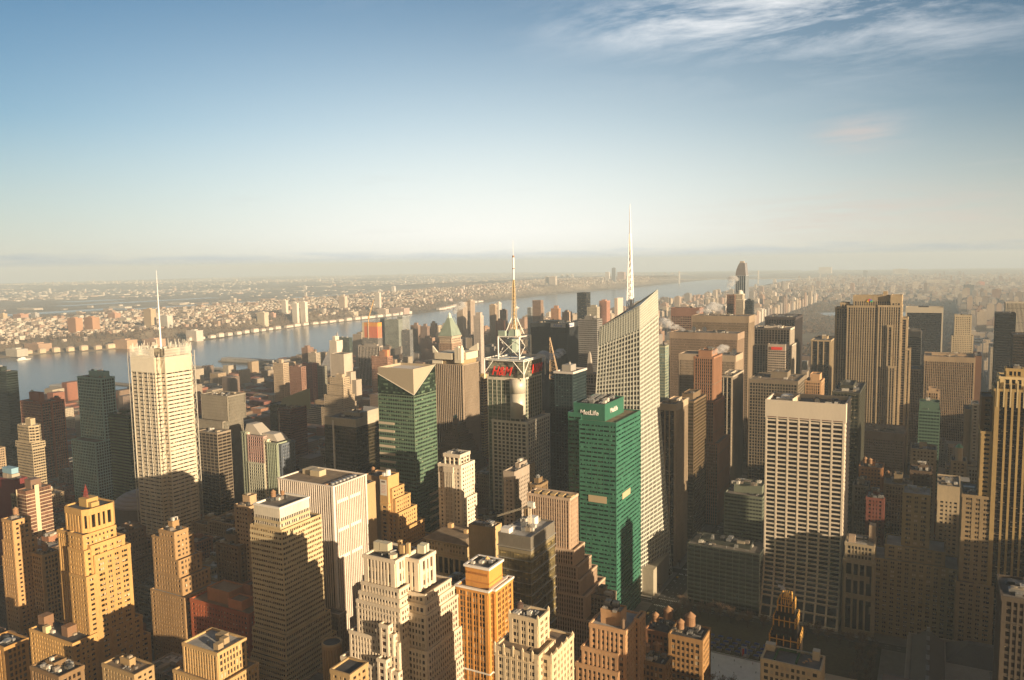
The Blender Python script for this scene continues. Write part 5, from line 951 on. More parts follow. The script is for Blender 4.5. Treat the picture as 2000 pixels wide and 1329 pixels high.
def lattice():
    r, X0, X1, Y0, Y1, H = root_for('lattice'); lx, ly = r.location.x, r.location.y
    kw = dict(wall=(.03, .05, .055), span=(.03, .045, .05), glass=(.02, .035, .04), blind=.22, blindcol=(.22, .34, .32), rough=.3)
    block(r, X0 + 8, X1, Y0, Y1, 0, H, 'grid', **kw); block(r, X0, X0 + 7.9, Y0 + 2, Y1 - 4, 0, H - 8, 'grid', **kw)
    part(r, 'cornice', plain((.68, .62, .56)), lambda m: m.ring(offset(rect(X0 + 8 - lx, X1 - lx, Y0 - ly, Y1 - ly), 1.3), offset(rect(X0 + 8 - lx, X1 - lx, Y0 - ly, Y1 - ly), -1), H - 2, H + .6))
    part(r, 'penthouse', plain((.36, .34, .31)), lambda m: (m.box(-4, 8, -8, 8, H - 1, H + 7), m.cone(3, 0, 1.7, 1.2, H + 7, H + 10, 10)))
    def fin(m):
        x, y = X0 - lx + .5, Y0 - ly + 1; zt = H + 42
        for (dx_, dy_) in ((0, 0), (12, 0), (12, 4), (0, 4)): m.bar((x + dx_, y + dy_, H - 10), (x + .5, y + 1, zt), .45)
        for i in range(11):
            t = i / 11; w_ = 12 * (1 - t); z = H - 10 + 52 * t; m.bar((x, y, z), (x + w_, y, z), .3); m.bar((x, y, z), (x + w_ * .92, y, z + 4.5), .25)
    part(r, 'lattice_fin', plain((.50, .36, .22), .6), fin)
def allianz():
    r, X0, X1, Y0, Y1, H = root_for('allianz')
    block(r, X0, X1, Y0, Y1, 0, H, 'ribthin', wall=(.045, .05, .055), span=(.03, .035, .04), glass=(.02, .028, .035), blind=.06, crown=8, roof=3, units=8, pent=(.5, .4, 4), rough=.4)
    lx, ly = r.location.x, r.location.y
    part(r, 'name_board', plain((.62, .62, .64)), lambda m: (m.box(X1 - lx - 33, X1 - lx - 2, Y0 - ly - 1.6, Y0 - ly - 1.2, H - 8, H - .5), m.box(X1 - lx + 1.2, X1 - lx + 1.6, Y0 - ly + 5, Y0 - ly + 30, H - 8, H - .5)))
    letters(r, 'Allianz', (X1 - 18, Y0 - 1.7, H - 6.6), 7, (0, -1, 0), plain((.12, .22, .6)), depth=.1); letters(r, 'Allianz', (X1 + 1.7, Y0 + 17, H - 6.4), 5.6, (1, 0, 0), plain((.12, .22, .6)), depth=.1)
def one57():
    r, X0, X1, Y0, Y1, H = root_for('one57'); lx, ly = r.location.x, r.location.y
    block(r, X0, X1, Y0, Y1, 0, H - 32, 'fins', wall=(.34, .38, .42), span=(.12, .15, .19), glass=(.07, .10, .14), blind=.15, blindcol=(.3, .34, .36), crown=1, rough=.3, grough=.08)
    def top(m):
        n = 8; w = X1 - X0
        for i in range(n):
            t0, t1 = i / n, (i + 1) / n; f = lambda t: 9 * t * t
            m.prism(rect(X0 - lx + f(t0), X1 - lx - (3 * t0), Y0 - ly, Y1 - ly - 4 * t0), H - 32 + 30 * t0, H - 32 + 30 * t1, rect(X0 - lx + f(t1), X1 - lx - 3 * t1, Y0 - ly, Y1 - ly - 4 * t1))
    part(r, 'curved_crown', masonry((.25, .24, .25), rough=.35), top); part(r, 'crown_cap', plain((.5, .45, .4)), lambda m: m.box(-4, 5, -6, 4, H - 2, H + 2))
def cityspire():
    r, X0, X1, Y0, Y1, H = root_for('cityspire'); w = (.55, .49, .40)
    block(r, X0, X1, Y0, Y1, 0, H, 'rib', wall=w, glass=(.12, .1, .08), span=(.3, .26, .2)); block(r, X0 - 2, X1 + 14, Y0 + 3, Y1 + 3, 0, H - 22, 'rib', wall=w, glass=(.12, .1, .08))
    block(r, X0 + 2, X1 - 2, Y0 + 2, Y1 - 2, H - 1, H + 12, 'rib', wall=w, glass=(.12, .1, .08))
    def dome(m):
        for i in range(5):
            a0, a1 = i / 5 * 1.5708, (i + 1) / 5 * 1.5708; m.cone(0, 0, 8 * math.cos(a0), 8 * math.cos(a1), H + 12 + 9 * math.sin(a0), H + 12 + 9 * math.sin(a1), 16)
    part(r, 'dome', plain((.62, .62, .56), .4), dome, True); part(r, 'dome_ribs', plain((.75, .72, .64)), lambda m: [m.bar((8.2 * math.cos(k * .785), 8.2 * math.sin(k * .785), H + 12), (4.6 * math.cos(k * .785), 4.6 * math.sin(k * .785), H + 20), .35) for k in range(8)])
def gebuilding():
    r, X0, X1, Y0, Y1, H = root_for('gebuilding'); w = (.44, .345, .22); g = (.035, .028, .02); sp = (.20, .15, .10)
    st = dict(fh=3.8, bay=3.1, pw=1.35, pd=.8, sh=1.55, sd=.2, cw=1.8); kw = dict(wall=w, glass=g, span=sp, blind=.2)
    Y1 = Y0 + 32; lx, ly = r.location.x, r.location.y
    block(r, X0, X0 + 42, Y0, Y1, 0, H, st, crown=3, roof=0, **kw)                     # main south slab, left half
    block(r, X0 + 42.1, X1, Y0 - .8, Y1, 0, H + 1, st, crown=3, **kw)
    block(r, X0 + 8, X1 - .4, Y0 + 5, Y1 - 2, H - 1, H + 15, st, crown=9, units=3, **kw)   # upper tier
    block(r, X1 - 14, X1 - .6, Y0 + .5, Y1 - 3, H - .5, H + 15.8, st, crown=12, **kw)
    block(r, X0 - 17, X0, Y0 + 10, Y1, 0, H - 3, st, crown=3, **kw)                     # west wing
    block(r, X0 - 10, X0, Y0 + 8, Y1 - 1, H - 4, H + 4, st, crown=3, **kw)
    block(r, X1, X1 + 8, Y0 + 3, Y1 - 3, 0, H - 17, st, crown=3, **kw); block(r, X1 + 8, X1 + 13, Y0 + 6, Y1 - 6, 0, H - 62, st, crown=3, **kw)
    block(r, X0 + 55, X0 + 62, Y0 - 2.6, Y0 - .8, 0, H - 28, st, crown=3, **kw); block(r, X0 + 58, X0 + 67, Y0 - 4.4, Y0 - 2.6, 0, H - 88, st, crown=3, **kw)
    part(r, 'roof_box', plain(w), lambda m: m.box(10, 16, -20, -12, H + 14, H + 20)); part(r, 'antenna', DARKMETAL, lambda m: m.bar((-18, -34, H + 14), (-18, -34, H + 30), .3, .1))
    cols = [(.85, .65, .05), (.85, .35, .05), (.75, .05, .05), (.4, .15, .55), (.05, .25, .7), (.1, .55, .2)]
    for i, c in enumerate(cols):
        a = R(-75 + 30 * i)
        part(r, 'emblem_feather', plain(c, .5), lambda m: m.obox((X0 - lx + 30 + math.sin(a) * 1, Y0 - ly + 3.6, H + 5.3 + math.cos(a) * 1), (X0 - lx + 30 + math.sin(a) * 4.2, Y0 - ly + 3.6, H + 5.3 + math.cos(a) * 4.2), (0, -1, 0), 2.0, -.3, .1 + i * .01))
    EXTRA_BOXES.append((X0 - 20, X1 + 14, Y0 - 5, Y1))
def solow():
    r, X0, X1, Y0, Y1, H = root_for('solow'); Y1 = Y0 + 45; lx, ly = r.location.x, r.location.y
    r.location.y = (Y0 + Y1) / 2; ly = r.location.y
    block(r, X0 + 3, X1 - 3, Y0 + .8, Y1 - .8, 0, H - 3, 'curtain', wall=(.03, .03, .035), span=(.02, .02, .024), glass=(.014, .014, .018), blind=.03, crown=1, roof=3, grough=.2)
    tr = plain((.56, .50, .40), .6)
    part(r, 'white_border', tr, lambda m: (m.box(X0 - lx, X0 - lx + 2.9, Y0 - ly, Y1 - ly, 0, H - 12), m.box(X1 - lx - 2.9, X1 - lx, Y0 - ly, Y1 - ly, 0, H - 12), m.ring(rect(X0 - lx, X1 - lx, Y0 - ly, Y1 - ly), offset(rect(X0 - lx, X1 - lx, Y0 - ly, Y1 - ly), -1), H - 12, H)))
    part(r, 'roof_unit', DARKMETAL, lambda m: m.box(-12, 8, -6, 8, H - 3, H + 2))
def fivehundred():
    r, X0, X1, Y0, Y1, H = root_for('fivehundred'); w = (.42, .30, .13); g = (.018, .016, .012); Y1 = Y0 + 30
    st = dict(fh=3.7, bay=4.3, pw=1.5, pd=.8, sh=.9, sd=.15, cw=3.0); kw = dict(wall=w, glass=g, span=(.09, .07, .045), blind=.25)
    block(r, X0, X1 + 8, Y0, Y1, 0, H, st, crown=2, **kw); block(r, X0 + 3, X1 + 5, Y0 + 3, Y1 - 4, H - 1, H + 9, st, crown=2, wall=(.58, .45, .24), glass=g)
    block(r, X0 + 7, X1 - 1, Y0 + 7, Y1 - 10, H + 8, H + 15, 'loft', wall=w, glass=g, units=5)
    block(r, X0 - 8, X0, Y0 + 1, Y1, 0, H - 34, 'punch', wall=w, glass=g, crown=2); block(r, X0 - 8, X0 - .2, Y0 + 8, Y1 + 2, 0, H - 8, 'punch', wall=(.20, .14, .08), glass=g)
    lx, ly = r.location.x, r.location.y
    part(r, 'pinnacle', plain((.62, .50, .28)), lambda m: [m.box(X0 - lx + a - .5, X0 - lx + a + .5, Y0 - ly - 1, Y0 - ly + .2, H - 14, H + 4 + (a % 3)) for a in (1.5, 5.8, 10.1, 14.4, 18.7, 23, 27)])
    EXTRA_BOXES.append((X0 - 10, X1 + 10, Y0 - 2, Y1 + 3))
def arcade():
    r, X0, X1, Y0, Y1, H = root_for('arcade'); w = (.40, .33, .22); lx, ly = r.location.x, r.location.y
    ws = []
    block(r, X0, X1, Y0, Y1, 0, H - 14, dict(fh=26, bay=4.4, pw=1.5, pd=1.2, sh=4.5, sd=.7, cw=1.6), wall=w, crown=3); block(r, X0 + .3, X1 - .3, Y0 + .5, Y1, H - 14, H, 'loft', wall=w, wins=ws, roof=2, units=5); window_parts(r, ws)
    part(r, 'mullions', DARKMETAL, lambda m: [m.box(X0 - lx + 1.5 + i * 1.05, X0 - lx + 1.6 + i * 1.05, Y0 - ly - .15, Y0 - ly, 6, H - 16) for i in range(19)])
    parts(r, 'bulkhead', plain((.45, .34, .24)), lambda m: (m.box(-9, -4, -8, -3, H - 1, H + 5), m.box(6, 11, 2, 10, H - 1, H + 13)))
def grace():
    r, X0, X1, Y0, Y1, H = root_for('grace'); lx, ly = r.location.x, r.location.y; Y1 = Y0 + 42
    w = (.68, .60, .49); st = STY['slabs']; n = 7
    G, Wn = MB(), MB(); x0, x1 = X0 - lx, X1 - lx
    zc = 64.0
    def yo(z): return 0.0 if z >= zc else 20.0 * ((zc - z) / zc) ** 2
    zs = [0, 8, 16, 24, 32, 40, 48, 56, 64]
    core = [(x0, Y0 - ly - yo(0)), ]
    for face, sgn in ((Y0 - ly, -1), (Y1 - ly, 1)):
        for a, b in zip(zs, zs[1:]):
            ya_, yb_ = face + sgn * yo(a), face + sgn * yo(b)
            G.add([(x0, ya_, a), (x1, ya_, a), (x1, yb_, b), (x0, yb_, b)], [(0, 1, 2, 3)])
        G.add([(x0, face, zc), (x1, face, zc), (x1, face, H - 16), (x0, face, H - 16)], [(0, 1, 2, 3)])
        bw = (x1 - x0 - 1.6) / n
        for j in range(n + 1):
            x = x0 + .8 + j * bw; hw = .75
            for a, b in zip(zs, zs[1:]):
                p, q = Vector((x, face + sgn * yo(a), a)), Vector((x, face + sgn * yo(b), b)); Wn.obox(p, q, (0, sgn * .98, .2), hw * 2, -.6, .8)
            Wn.box(x - hw, x + hw, min(face, face + sgn * .8), max(face, face + sgn * .8), zc, H - 15)
        z = 9.0
        while z < H - 17:
            y = face + sgn * yo(z); hgt = 1.4
            if z > 14 or z < 10: Wn.box(x0, x1, min(y - sgn * .5, y + sgn * .62), max(y - sgn * .5, y + sgn * .62), z, z + hgt)
            z += 3.95
    Wn.box(x0, x1, Y0 - ly - 20.6, Y0 - ly - 19, 0, 2)
    # travertine side walls follow the sweep
    for x, xx in ((x1 + .02, x1 + .3), (x0 - .3, x0 - .02)):
        pr = [(Y0 - ly - yo(z) - .3, z) for z in zs] + [(Y0 - ly - .3, H - 16), (Y1 - ly + .3, H - 16)] + [(Y1 - ly + yo(z) + .3, z) for z in reversed(zs)]
        m_ = len(pr); Wn.add([(x, a, b) for a, b in pr] + [(xx, a, b) for a, b in pr], [tuple(range(m_ - 1, -1, -1)), tuple(range(m_, 2 * m_))] + [(i, (i + 1) % m_, m_ + (i + 1) % m_, m_ + i) for i in range(m_)])
    z = 70
    while z < H - 17: Wn.box(x1 + .3, x1 + .8, Y0 - ly, Y1 - ly, z, z + 1.9); z += 3.95
    m_ = MB()
    pl = rect(x0 - .5, x1 + .9, Y0 - ly - .9, Y1 - ly + .9); m_.ring(pl, offset(pl, -1.2), H - 16, H); m_.prism(offset(pl, -.05), H - 16.5, H - 16)
    m_.build('crown_wall', masonry(w, var=.08), r)
    part(r, 'crown_slot', plain((.16, .07, .05)), lambda m: [m.box(x0 + 1.6 + j * (x1 - x0 - 1.6) / n, x0 + .2 + (j + 1) * (x1 - x0 - 1.6) / n, Y0 - ly - .95, Y0 - ly - .7, H - 15.6, H - 14.9) for j in range(n)])
    G.build('glazing', glazing((.010, .008, .008), 2.4, 3.95, blind=.10, rough=.1, blindcol=(.12, .09, .06)), r); Wn.build('wall', masonry(w, var=.1), r)
    part(r, 'roof', ROOFS[0], lambda m: m.box(x0 + 1, x1 - 1, Y0 - ly + 1, Y1 - ly - 1, H - 4, H - 3.5))
    parts(r, 'roof_drum', WHITEPAINT, lambda m: (m.cone(-19, 8, 5.5, 5.5, H - 3.5, H + .2, 20), m.cone(-19, 8, 4, 4, H + .2, H + .9, 20), m.box(-27, -13, -2, 2, H - 3.5, H - 1)))
    part(r, 'curved_screen', plain((.6, .52, .4)), lambda m: [m.obox((-11 + .8 * k, -15 + 4 * k, H - 3), (-11 + .8 * (k + 1) - .3 * k, -15 + 4 * (k + 1), H - 3), (0, 0, 1), .5, 0, 4 + k * .4) for k in range(6)])
    dish(r, lx + 8, ly - 2, H - 5, 2.6); rng = random.Random(3)
    for i in range(9): sub('roof_unit', rng.choice(UNITS), r, (rng.uniform(6, 27), rng.uniform(-13, 14), H - 3.5), (rng.uniform(2, 6), rng.uniform(2, 5), rng.uniform(2, 3.4)))
    EXTRA_BOXES.append((X0 - 2, X1 + 2, Y0 - 22, Y1 + 20))
def navarre():
    r, X0, X1, Y0, Y1, H = root_for('navarre'); w = (.52, .32, .12); ws = []
    E1 = -541.5; g = (.02, .017, .012); S0 = Y0
    def blk(*a, **k):
        q = []; k.setdefault('wall', w); k.setdefault('blind', .5); block(r, *a, glass=g, wins=q, **k); ws.extend(q)
    c = 3.0; a0, a1, b0, b1 = -574, -549, S0 + 3, S0 + 27
    oct_ = [(a0 + c, b0), (a1 - c, b0), (a1, b0 + c), (a1, b1 - c), (a1 - c, b1), (a0 + c, b1), (a0, b1 - c), (a0, b0 + c)]
    block(r, a0, a1, b0, b1, 132, 149, dict(fh=15, bay=3.4, pw=1.9, pd=.7, sh=3, sd=.5, cw=1.5), wall=w, glass=g, poly=oct_, crown=4.5, roof=3)
    blk(-578, -549, S0 + 1, S0 + 22, 0, 131.5, sty='rib')
    blk(-563, -546.5, S0 - 1, S0 + 24, 0, 132.4, sty='punch')
    blk(-562, -543.8, S0 - 2.4, S0 + 10, 0, 122, sty='punch')
    blk(-556, -543, S0 + 2, S0 + 28, 0, 124.5, sty='pairs', crown=3); blk(-555, E1, S0 + 3.2, S0 + 31, 0, 117, sty='pairs', crown=3)
    blk(-560, -541, S0 - 4, S0 + 3, 0, 118 - 14, sty='punch'); blk(-560, -540, S0 + 12, S0 + 36, 0, 60, sty='pairs'); blk(-560, -539, S0 + 14, S0 + 41, 0, 44, sty='pairs')
    block(r, -590, -539.5, S0 - 18, S0 - .5, 0, 62, 'punch', wall=w, glass=g, roof=3, blind=.4)
    window_parts(r, ws)
    lx, ly = r.location.x, r.location.y
    parts(r, 'rooftop_block', plain((.46, .31, .12), .8), lambda m: (m.box(-566 - lx, -557 - lx, S0 + 10 - ly, S0 + 19 - ly, 147, 154), m.box(-557 - lx, -553 - lx, S0 + 11 - ly, S0 + 17 - ly, 147, 151.5)))
    part(r, 'antenna_mount', plain((.28, .05, .04)), lambda m: [m.bar((-562 - lx + q, S0 + 13 - ly, 153.5), (-561.5 - lx + q * .4, S0 + 13 - ly, 164 - abs(q)), .18) for q in (-3, -1.5, 0, 1.5, 3)] + [m.bar((-565.5 - lx, S0 + 13 - ly, 158), (-558 - lx, S0 + 13 - ly, 158.5), .2)])
    parts(r, 'rooftop_block', plain((.24, .14, .08), .9), lambda m: (m.box(-586 - lx, -578.5 - lx, S0 - 14 - ly, S0 - 7 - ly, 61, 71), m.box(-560 - lx, -553 - lx, S0 - 13 - ly, S0 - 6 - ly, 61, 68)))
    parts(r, 'rooftop_block', plain((.62, .50, .28), .8), lambda m: (m.box(-576 - lx, -572 - lx, S0 - 17 - ly, S0 - 13 - ly, 61, 66),))
    rng = random.Random(5)
    for i in range(9): sub('roof_unit', rng.choice(UNITS), r, (rng.uniform(-586, -545) - lx, rng.uniform(S0 - 16, S0 - 3) - ly, 61), (rng.uniform(1.5, 3), rng.uniform(1.5, 3), rng.uniform(1.5, 2.6)))
    EXTRA_BOXES.append((-592, -538, S0 - 20, S0 + 42))
def banded():
    r, X0, X1, Y0, Y1, H = root_for('banded'); w = (.56, .43, .24)
    st = dict(fh=3.75, bay=1.75, pw=.55, pd=.12, sh=1.95, sd=.42, cw=.8); kw = dict(wall=w, glass=(.05, .025, .012), blind=.3, span=(.56, .46, .28))
    ws = []
    block(r, X0, X1, Y0, Y1, H - 24, H, st, crown=7.5, roof=0, wall=(.70, .64, .52), span=(.56, .46, .28), glass=(.05, .025, .012), wins=ws)
    q = []; block(r, X0 - 3, X1 + 2.5, Y0 - 1.5, Y1 + 9, 62, H - 15, st, crown=1.8, roof=1, wins=q, **kw); ws += q
    block(r, X0 - 4, X1 + 3.5, Y0 - 3.5, Y1 + 14, 44, 62.4, st, crown=1.8, roof=3, **kw); block(r, X0 - 4, X1 + 5, Y0 - 6, Y1 + 18, 24, 44.3, st, crown=1.8, roof=3, **kw); block(r, X0 - 5, X1 + 6, Y0 - 8, Y1 + 22, 0, 24.2, st, crown=1.8, **kw)
    window_parts(r, ws)
    lx, ly = r.location.x, r.location.y
    part(r, 'white_edge', plain((.80, .76, .68)), lambda m: m.ring(offset(rect(X0 - lx, X1 - lx, Y0 - ly, Y1 - ly), .5), offset(rect(X0 - lx, X1 - lx, Y0 - ly, Y1 - ly), -.8), H - .9, H + .4))
    for (a, b, s_) in ((-8, -4, 1.0), (-5, 2, .8)): water_tank(r, a, b + 4, H - 1, s_)
    rng = random.Random(6)
    for i in range(5): sub('roof_unit', rng.choice(UNITS), r, (rng.uniform(-11, -2), rng.uniform(-4, 10), H - 1), (rng.uniform(2, 4), rng.uniform(2, 4), rng.uniform(2, 4)))
    EXTRA_BOXES.append((X0 - 6, X1 + 7, Y0 - 9, Y1 + 24))
def pinstripe():
    r, X0, X1, Y0, Y1, H = root_for('pinstripe'); Y1 += 6
    st = dict(fh=3.85, bay=2.15, pw=.85, pd=.9, sh=.4, sd=.05, cw=1.2)
    block(r, X0, X1, Y0, Y1, 0, H, st, wall=(.72, .64, .55), span=(.16, .08, .05), glass=(.11, .055, .035), blind=.15, blindcol=(.2, .11, .07), crown=.9, roof=1, grough=.3)
    lx, ly = r.location.x, r.location.y
    part(r, 'penthouse', plain((.50, .42, .28)), lambda m: (m.box(-12, -2, 2, 10, H - 1, H + 3.6), m.box(-22, -13, 4, 14, H - 1, H + 3)))
    parts(r, 'cooling_fan', METAL, lambda m: [m.cone(X1 - lx - 4.5, Y0 - ly + 5 + 4.4 * i, 1.8, 1.7, H - 1, H + .9, 14) for i in range(7)])
    part(r, 'equipment_yard', plain((.42, .26, .14)), lambda m: m.box(X1 - lx - 11, X1 - lx - 8.5, Y0 - ly + 2, Y1 - ly - 2, H - 1, H - .2))
    part(r, 'corner_column', plain((.80, .74, .66)), lambda m: (m.box(X1 - lx - 1.2, X1 - lx + 1.1, Y0 - ly - 1.1, Y0 - ly + 1.2, 0, H + .2), m.box(X1 - lx - .2, X1 - lx + 1.1, Y1 - ly - 1, Y1 - ly + .4, 0, H + .2)))
    def bands(m):
        for z in (H - 15, H - 38, H - 60):
            for a, b in ((3, 17), (19, 32)): m.box(X1 - lx + .05, X1 - lx + .6, Y0 - ly + a, Y0 - ly + b, z, z + 2.6)
    parts(r, 'white_band', plain((.82, .78, .72)), bands)
    block(r, X1 - 6, X1 + 9, Y0 - 9, Y0 - 1.5, 0, 52, 'ribthin', wall=(.36, .29, .22), glass=(.05, .04, .03))
    EXTRA_BOXES.append((X0, X1 + 10, Y0 - 10, Y1))
def signtower():
    r, X0, X1, Y0, Y1, H = root_for('signtower'); w = (.52, .33, .14); ws = []; lx, ly = r.location.x, r.location.y
    X0 = X0 - 10
    block(r, X0, X1 - 9, Y0 + 3, Y0 + 22, 0, H - 2, 'blank', wall=(.40, .26, .14)); block(r, X1 - 8.9, X1, Y0, Y0 + 16, 0, H, 'blank', wall=w)
    steps = ((0, 20, 2, H - 11), (0, 25, 5, H - 20), (2, 30, 8, H - 32), (2, 36, 12, H - 46), (5, 44, 16, H - 62), (8, 50, 20, H - 80))
    for i, (s0, s1, e, z) in enumerate(steps):
        q = []; block(r, X1 - 6, X1 + e, Y0 - s0 + .5 * i + 3, Y0 + s1, 0, z, 'punch', wall=w, glass=(.03, .02, .015), crown=2.4, wins=q, blind=.35); ws += q
    q = []; block(r, X1 - 8, X1 + .1, Y0 - .6, Y0 + 3, 0, H - 24, 'punch', wall=w, glass=(.03, .02, .015), wins=q); ws += q
    window_parts(r, ws)
    part(r, 'painted_sign', plain((.72, .68, .60)), lambda m: m.box(X1 - lx - 8.2, X1 - lx - 1.2, Y0 - ly - .25, Y0 - ly - .15, H - 17, H - 3))
    part(r, 'sign_title', plain((.16, .12, .10)), lambda m: m.box(X1 - lx - 6.8, X1 - lx - 2.8, Y0 - ly - .32, Y0 - ly - .25, H - 5.6, H - 4.0))
    part(r, 'sign_text', plain((.62, .36, .28)), lambda m: [m.box(X1 - lx - 7.5 + (i % 2) * .5, X1 - lx - 1.9 - (i % 3) * .4, Y0 - ly - .32, Y0 - ly - .25, H - 8.2 - i * 1.35, H - 7.7 - i * 1.35) for i in range(6)])
    parts(r, 'rooftop_block', WHITEPAINT, lambda m: (m.cone(X1 - lx - 4, Y0 - ly + 6, 2.6, 2.2, H - 1, H + 4.5, 8), m.box(X1 - lx - 8, X1 - lx - 5.5, Y0 - ly + 3, Y0 - ly + 6, H - 1, H + 2)))
    water_tank(r, X0 - lx + 4, 4, H - 3, .9)
    EXTRA_BOXES.append((X0, X1 + 21, Y0 - 8, Y0 + 52))
def palazzo():
    r, X0, X1, Y0, Y1, H = root_for('palazzo'); w = (.46, .35, .19); lx, ly = r.location.x, r.location.y; ws = []
    block(r, X0, X1, Y0, Y1, 60, H - 12, dict(fh=20, bay=5.0, pw=1.5, pd=.9, sh=3, sd=.6, cw=2), wall=(.50, .40, .23), glass=(.04, .035, .025), crown=3)
    block(r, X0 - .5, X1 + .5, Y0 - .5, Y1, 0, 60.3, 'loft', wall=w); block(r, X0 + .6, X1 - .6, Y0 + .6, Y1, H - 12, H - 3, 'punch', wall=w, crown=1, wins=ws); window_parts(r, ws)
    pl = rect(X0 - lx, X1 - lx, Y0 - ly, Y1 - ly)
    part(r, 'cornice', plain((.44, .32, .17), .8), lambda m: (m.prism(offset(pl, .3), H - 3.4, H - 2.2, offset(pl, 1.8)), m.prism(offset(pl, 1.9), H - 2.2, H - 1.5), m.ring(offset(pl, 1.0), offset(pl, .2), H - 14, H - 12.6)))
    part(r, 'roof', ROOFS[1], lambda m: m.prism(offset(pl, 1.2), H - 1.5, H + 1.8, offset(pl, -3.5)))
    parts(r, 'chimney', plain((.55, .38, .2)), lambda m: (m.box(-12, -8, 4, 8, H + 1.5, H + 5.5), m.box(8, 11, -2, 1, H + 1.5, H + 5)))
    part(r, 'arch_mullion', plain((.03, .03, .03)), lambda m: [m.box(X0 - lx + 2.7 + i * 4.95, X0 - lx + 3.3 + i * 4.95, Y0 - ly - .2, Y0 - ly, 62, 78) for i in range(7)])
def bronze():
    r, X0, X1, Y0, Y1, H = root_for('bronze'); lx, ly = r.location.x, r.location.y
    st = dict(fh=3.95, bay=2.1, pw=.14, pd=.1, sh=.35, sd=.12, cw=.2)
    block(r, X0, X1, Y0, Y1, 0, H - 10, st, wall=(.26, .22, .14), span=(.2, .17, .1), glass=(.15, .12, .055), blind=.35, blindcol=(.46, .36, .15), rough=.3, grough=.12)  # golden reflections put into the glass and blind colours
    block(r, X0, X1, Y0, Y1, H - 10, H, 'blank', wall=(.30, .27, .22), rough=.35, metallic=.4, roof=2)
    part(r, 'silver_line', plain((.62, .60, .54), .3, .6), lambda m: [m.ring(offset(rect(X0 - lx, X1 - lx, Y0 - ly, Y1 - ly), .75), offset(rect(X0 - lx, X1 - lx, Y0 - ly, Y1 - ly), .05), z, z + .55) for z in [8 + 7.9 * i for i in range(int((H - 8) / 7.9))]])
    rng = random.Random(12)
    for i in range(12): sub('roof_unit', rng.choice(UNITS[:3]), r, (rng.uniform(-9, 7), rng.uniform(-8, 15), H - 1), (rng.uniform(2.5, 6), rng.uniform(2, 5), rng.uniform(2, 5)))
    part(r, 'cooling_box', WHITEPAINT, lambda m: (m.box(-11.5, -5, -17, -11, H - 1, H + 2.6), m.box(-3, 3, 6, 12, H - 1, H + 4.5)))
    # the building crane stands on this roof but is a machine of its own
    k = empty('tower_crane', (lx + 1.5, ly + 2, H - 1), 'pale lattice crane with a long boom reaching left over the tan rooftops', 'crane')
    cm = plain((.66, .58, .42), .5)
    def mast(m):
        for sx in (-.8, .8):
            for sy in (-.8, .8): m.bar((sx, sy, 0), (sx, sy, 16), .16)
        for i in range(8): m.bar((-.8, -.8, 2 * i), (.8, -.8, 2 * i + 2), .1); m.bar((.8, -.8, 2 * i), (.8, .8, 2 * i + 2), .1)
    def boom(m):
        a, b = Vector((1, 0, 15)), Vector((-27, 1, 3.5)); d = b - a
        for off in (Vector((0, -.9, 0)), Vector((0, .9, 0)), Vector((0, 0, 1.4))): m.bar(a + off, b + off * .6, .17)
        for i in range(16):
            t0, t1 = i / 16, (i + 1) / 16; m.bar(a + d * t0 + Vector((0, -.9, 0)), a + d * t1 + Vector((0, 0, 1.3)), .1); m.bar(a + d * t0 + Vector((0, .9, 0)), a + d * t1 + Vector((0, 0, 1.3)), .1)
    part(k, 'mast', cm, mast); part(k, 'boom', cm, boom); part(k, 'cab', plain((.7, .68, .6)), lambda m: (m.box(-1.3, 3.4, -1.3, 1.3, 15, 18.2), m.box(1.5, 3.8, -1.5, 1.5, 14, 15)))
def pinksteps():
    r, X0, X1, Y0, Y1, H = root_for('pinksteps'); w = (.56, .42, .30); st = dict(fh=3.8, bay=2.0, pw=.8, pd=.6, sh=1.5, sd=.12, cw=1.0)
    kw = dict(wall=w, glass=(.10, .055, .035), span=(.40, .25, .17), blind=.35, blindcol=(.42, .34, .24))
    Y1 = Y0 + 15
    block(r, X0, X1, Y0, Y1, 0, H, st, crown=2, roof=3, **kw)
    parts(r, 'louvre', plain((.55, .40, .2)), lambda m: [m.box(-14 + 7 * i, -10 + 7 * i, -3, 3, H - 1, H + .6) for i in range(5)])
    for i, (e, n, z) in enumerate(((3.5, 19, H - 40), (6.5, 25, H - 52), (9, 31, H - 62), (13, 38, H - 74), (18, 46, H - 92))):
        block(r, X0 - 1 - i, X1 + e, Y0 - .7 * (i + 1), Y0 + n, 0, z, st, crown=1.6, roof=1, **kw)
    EXTRA_BOXES.append((X0 - 6, X1 + 19, Y0 - 5, Y0 + 47))
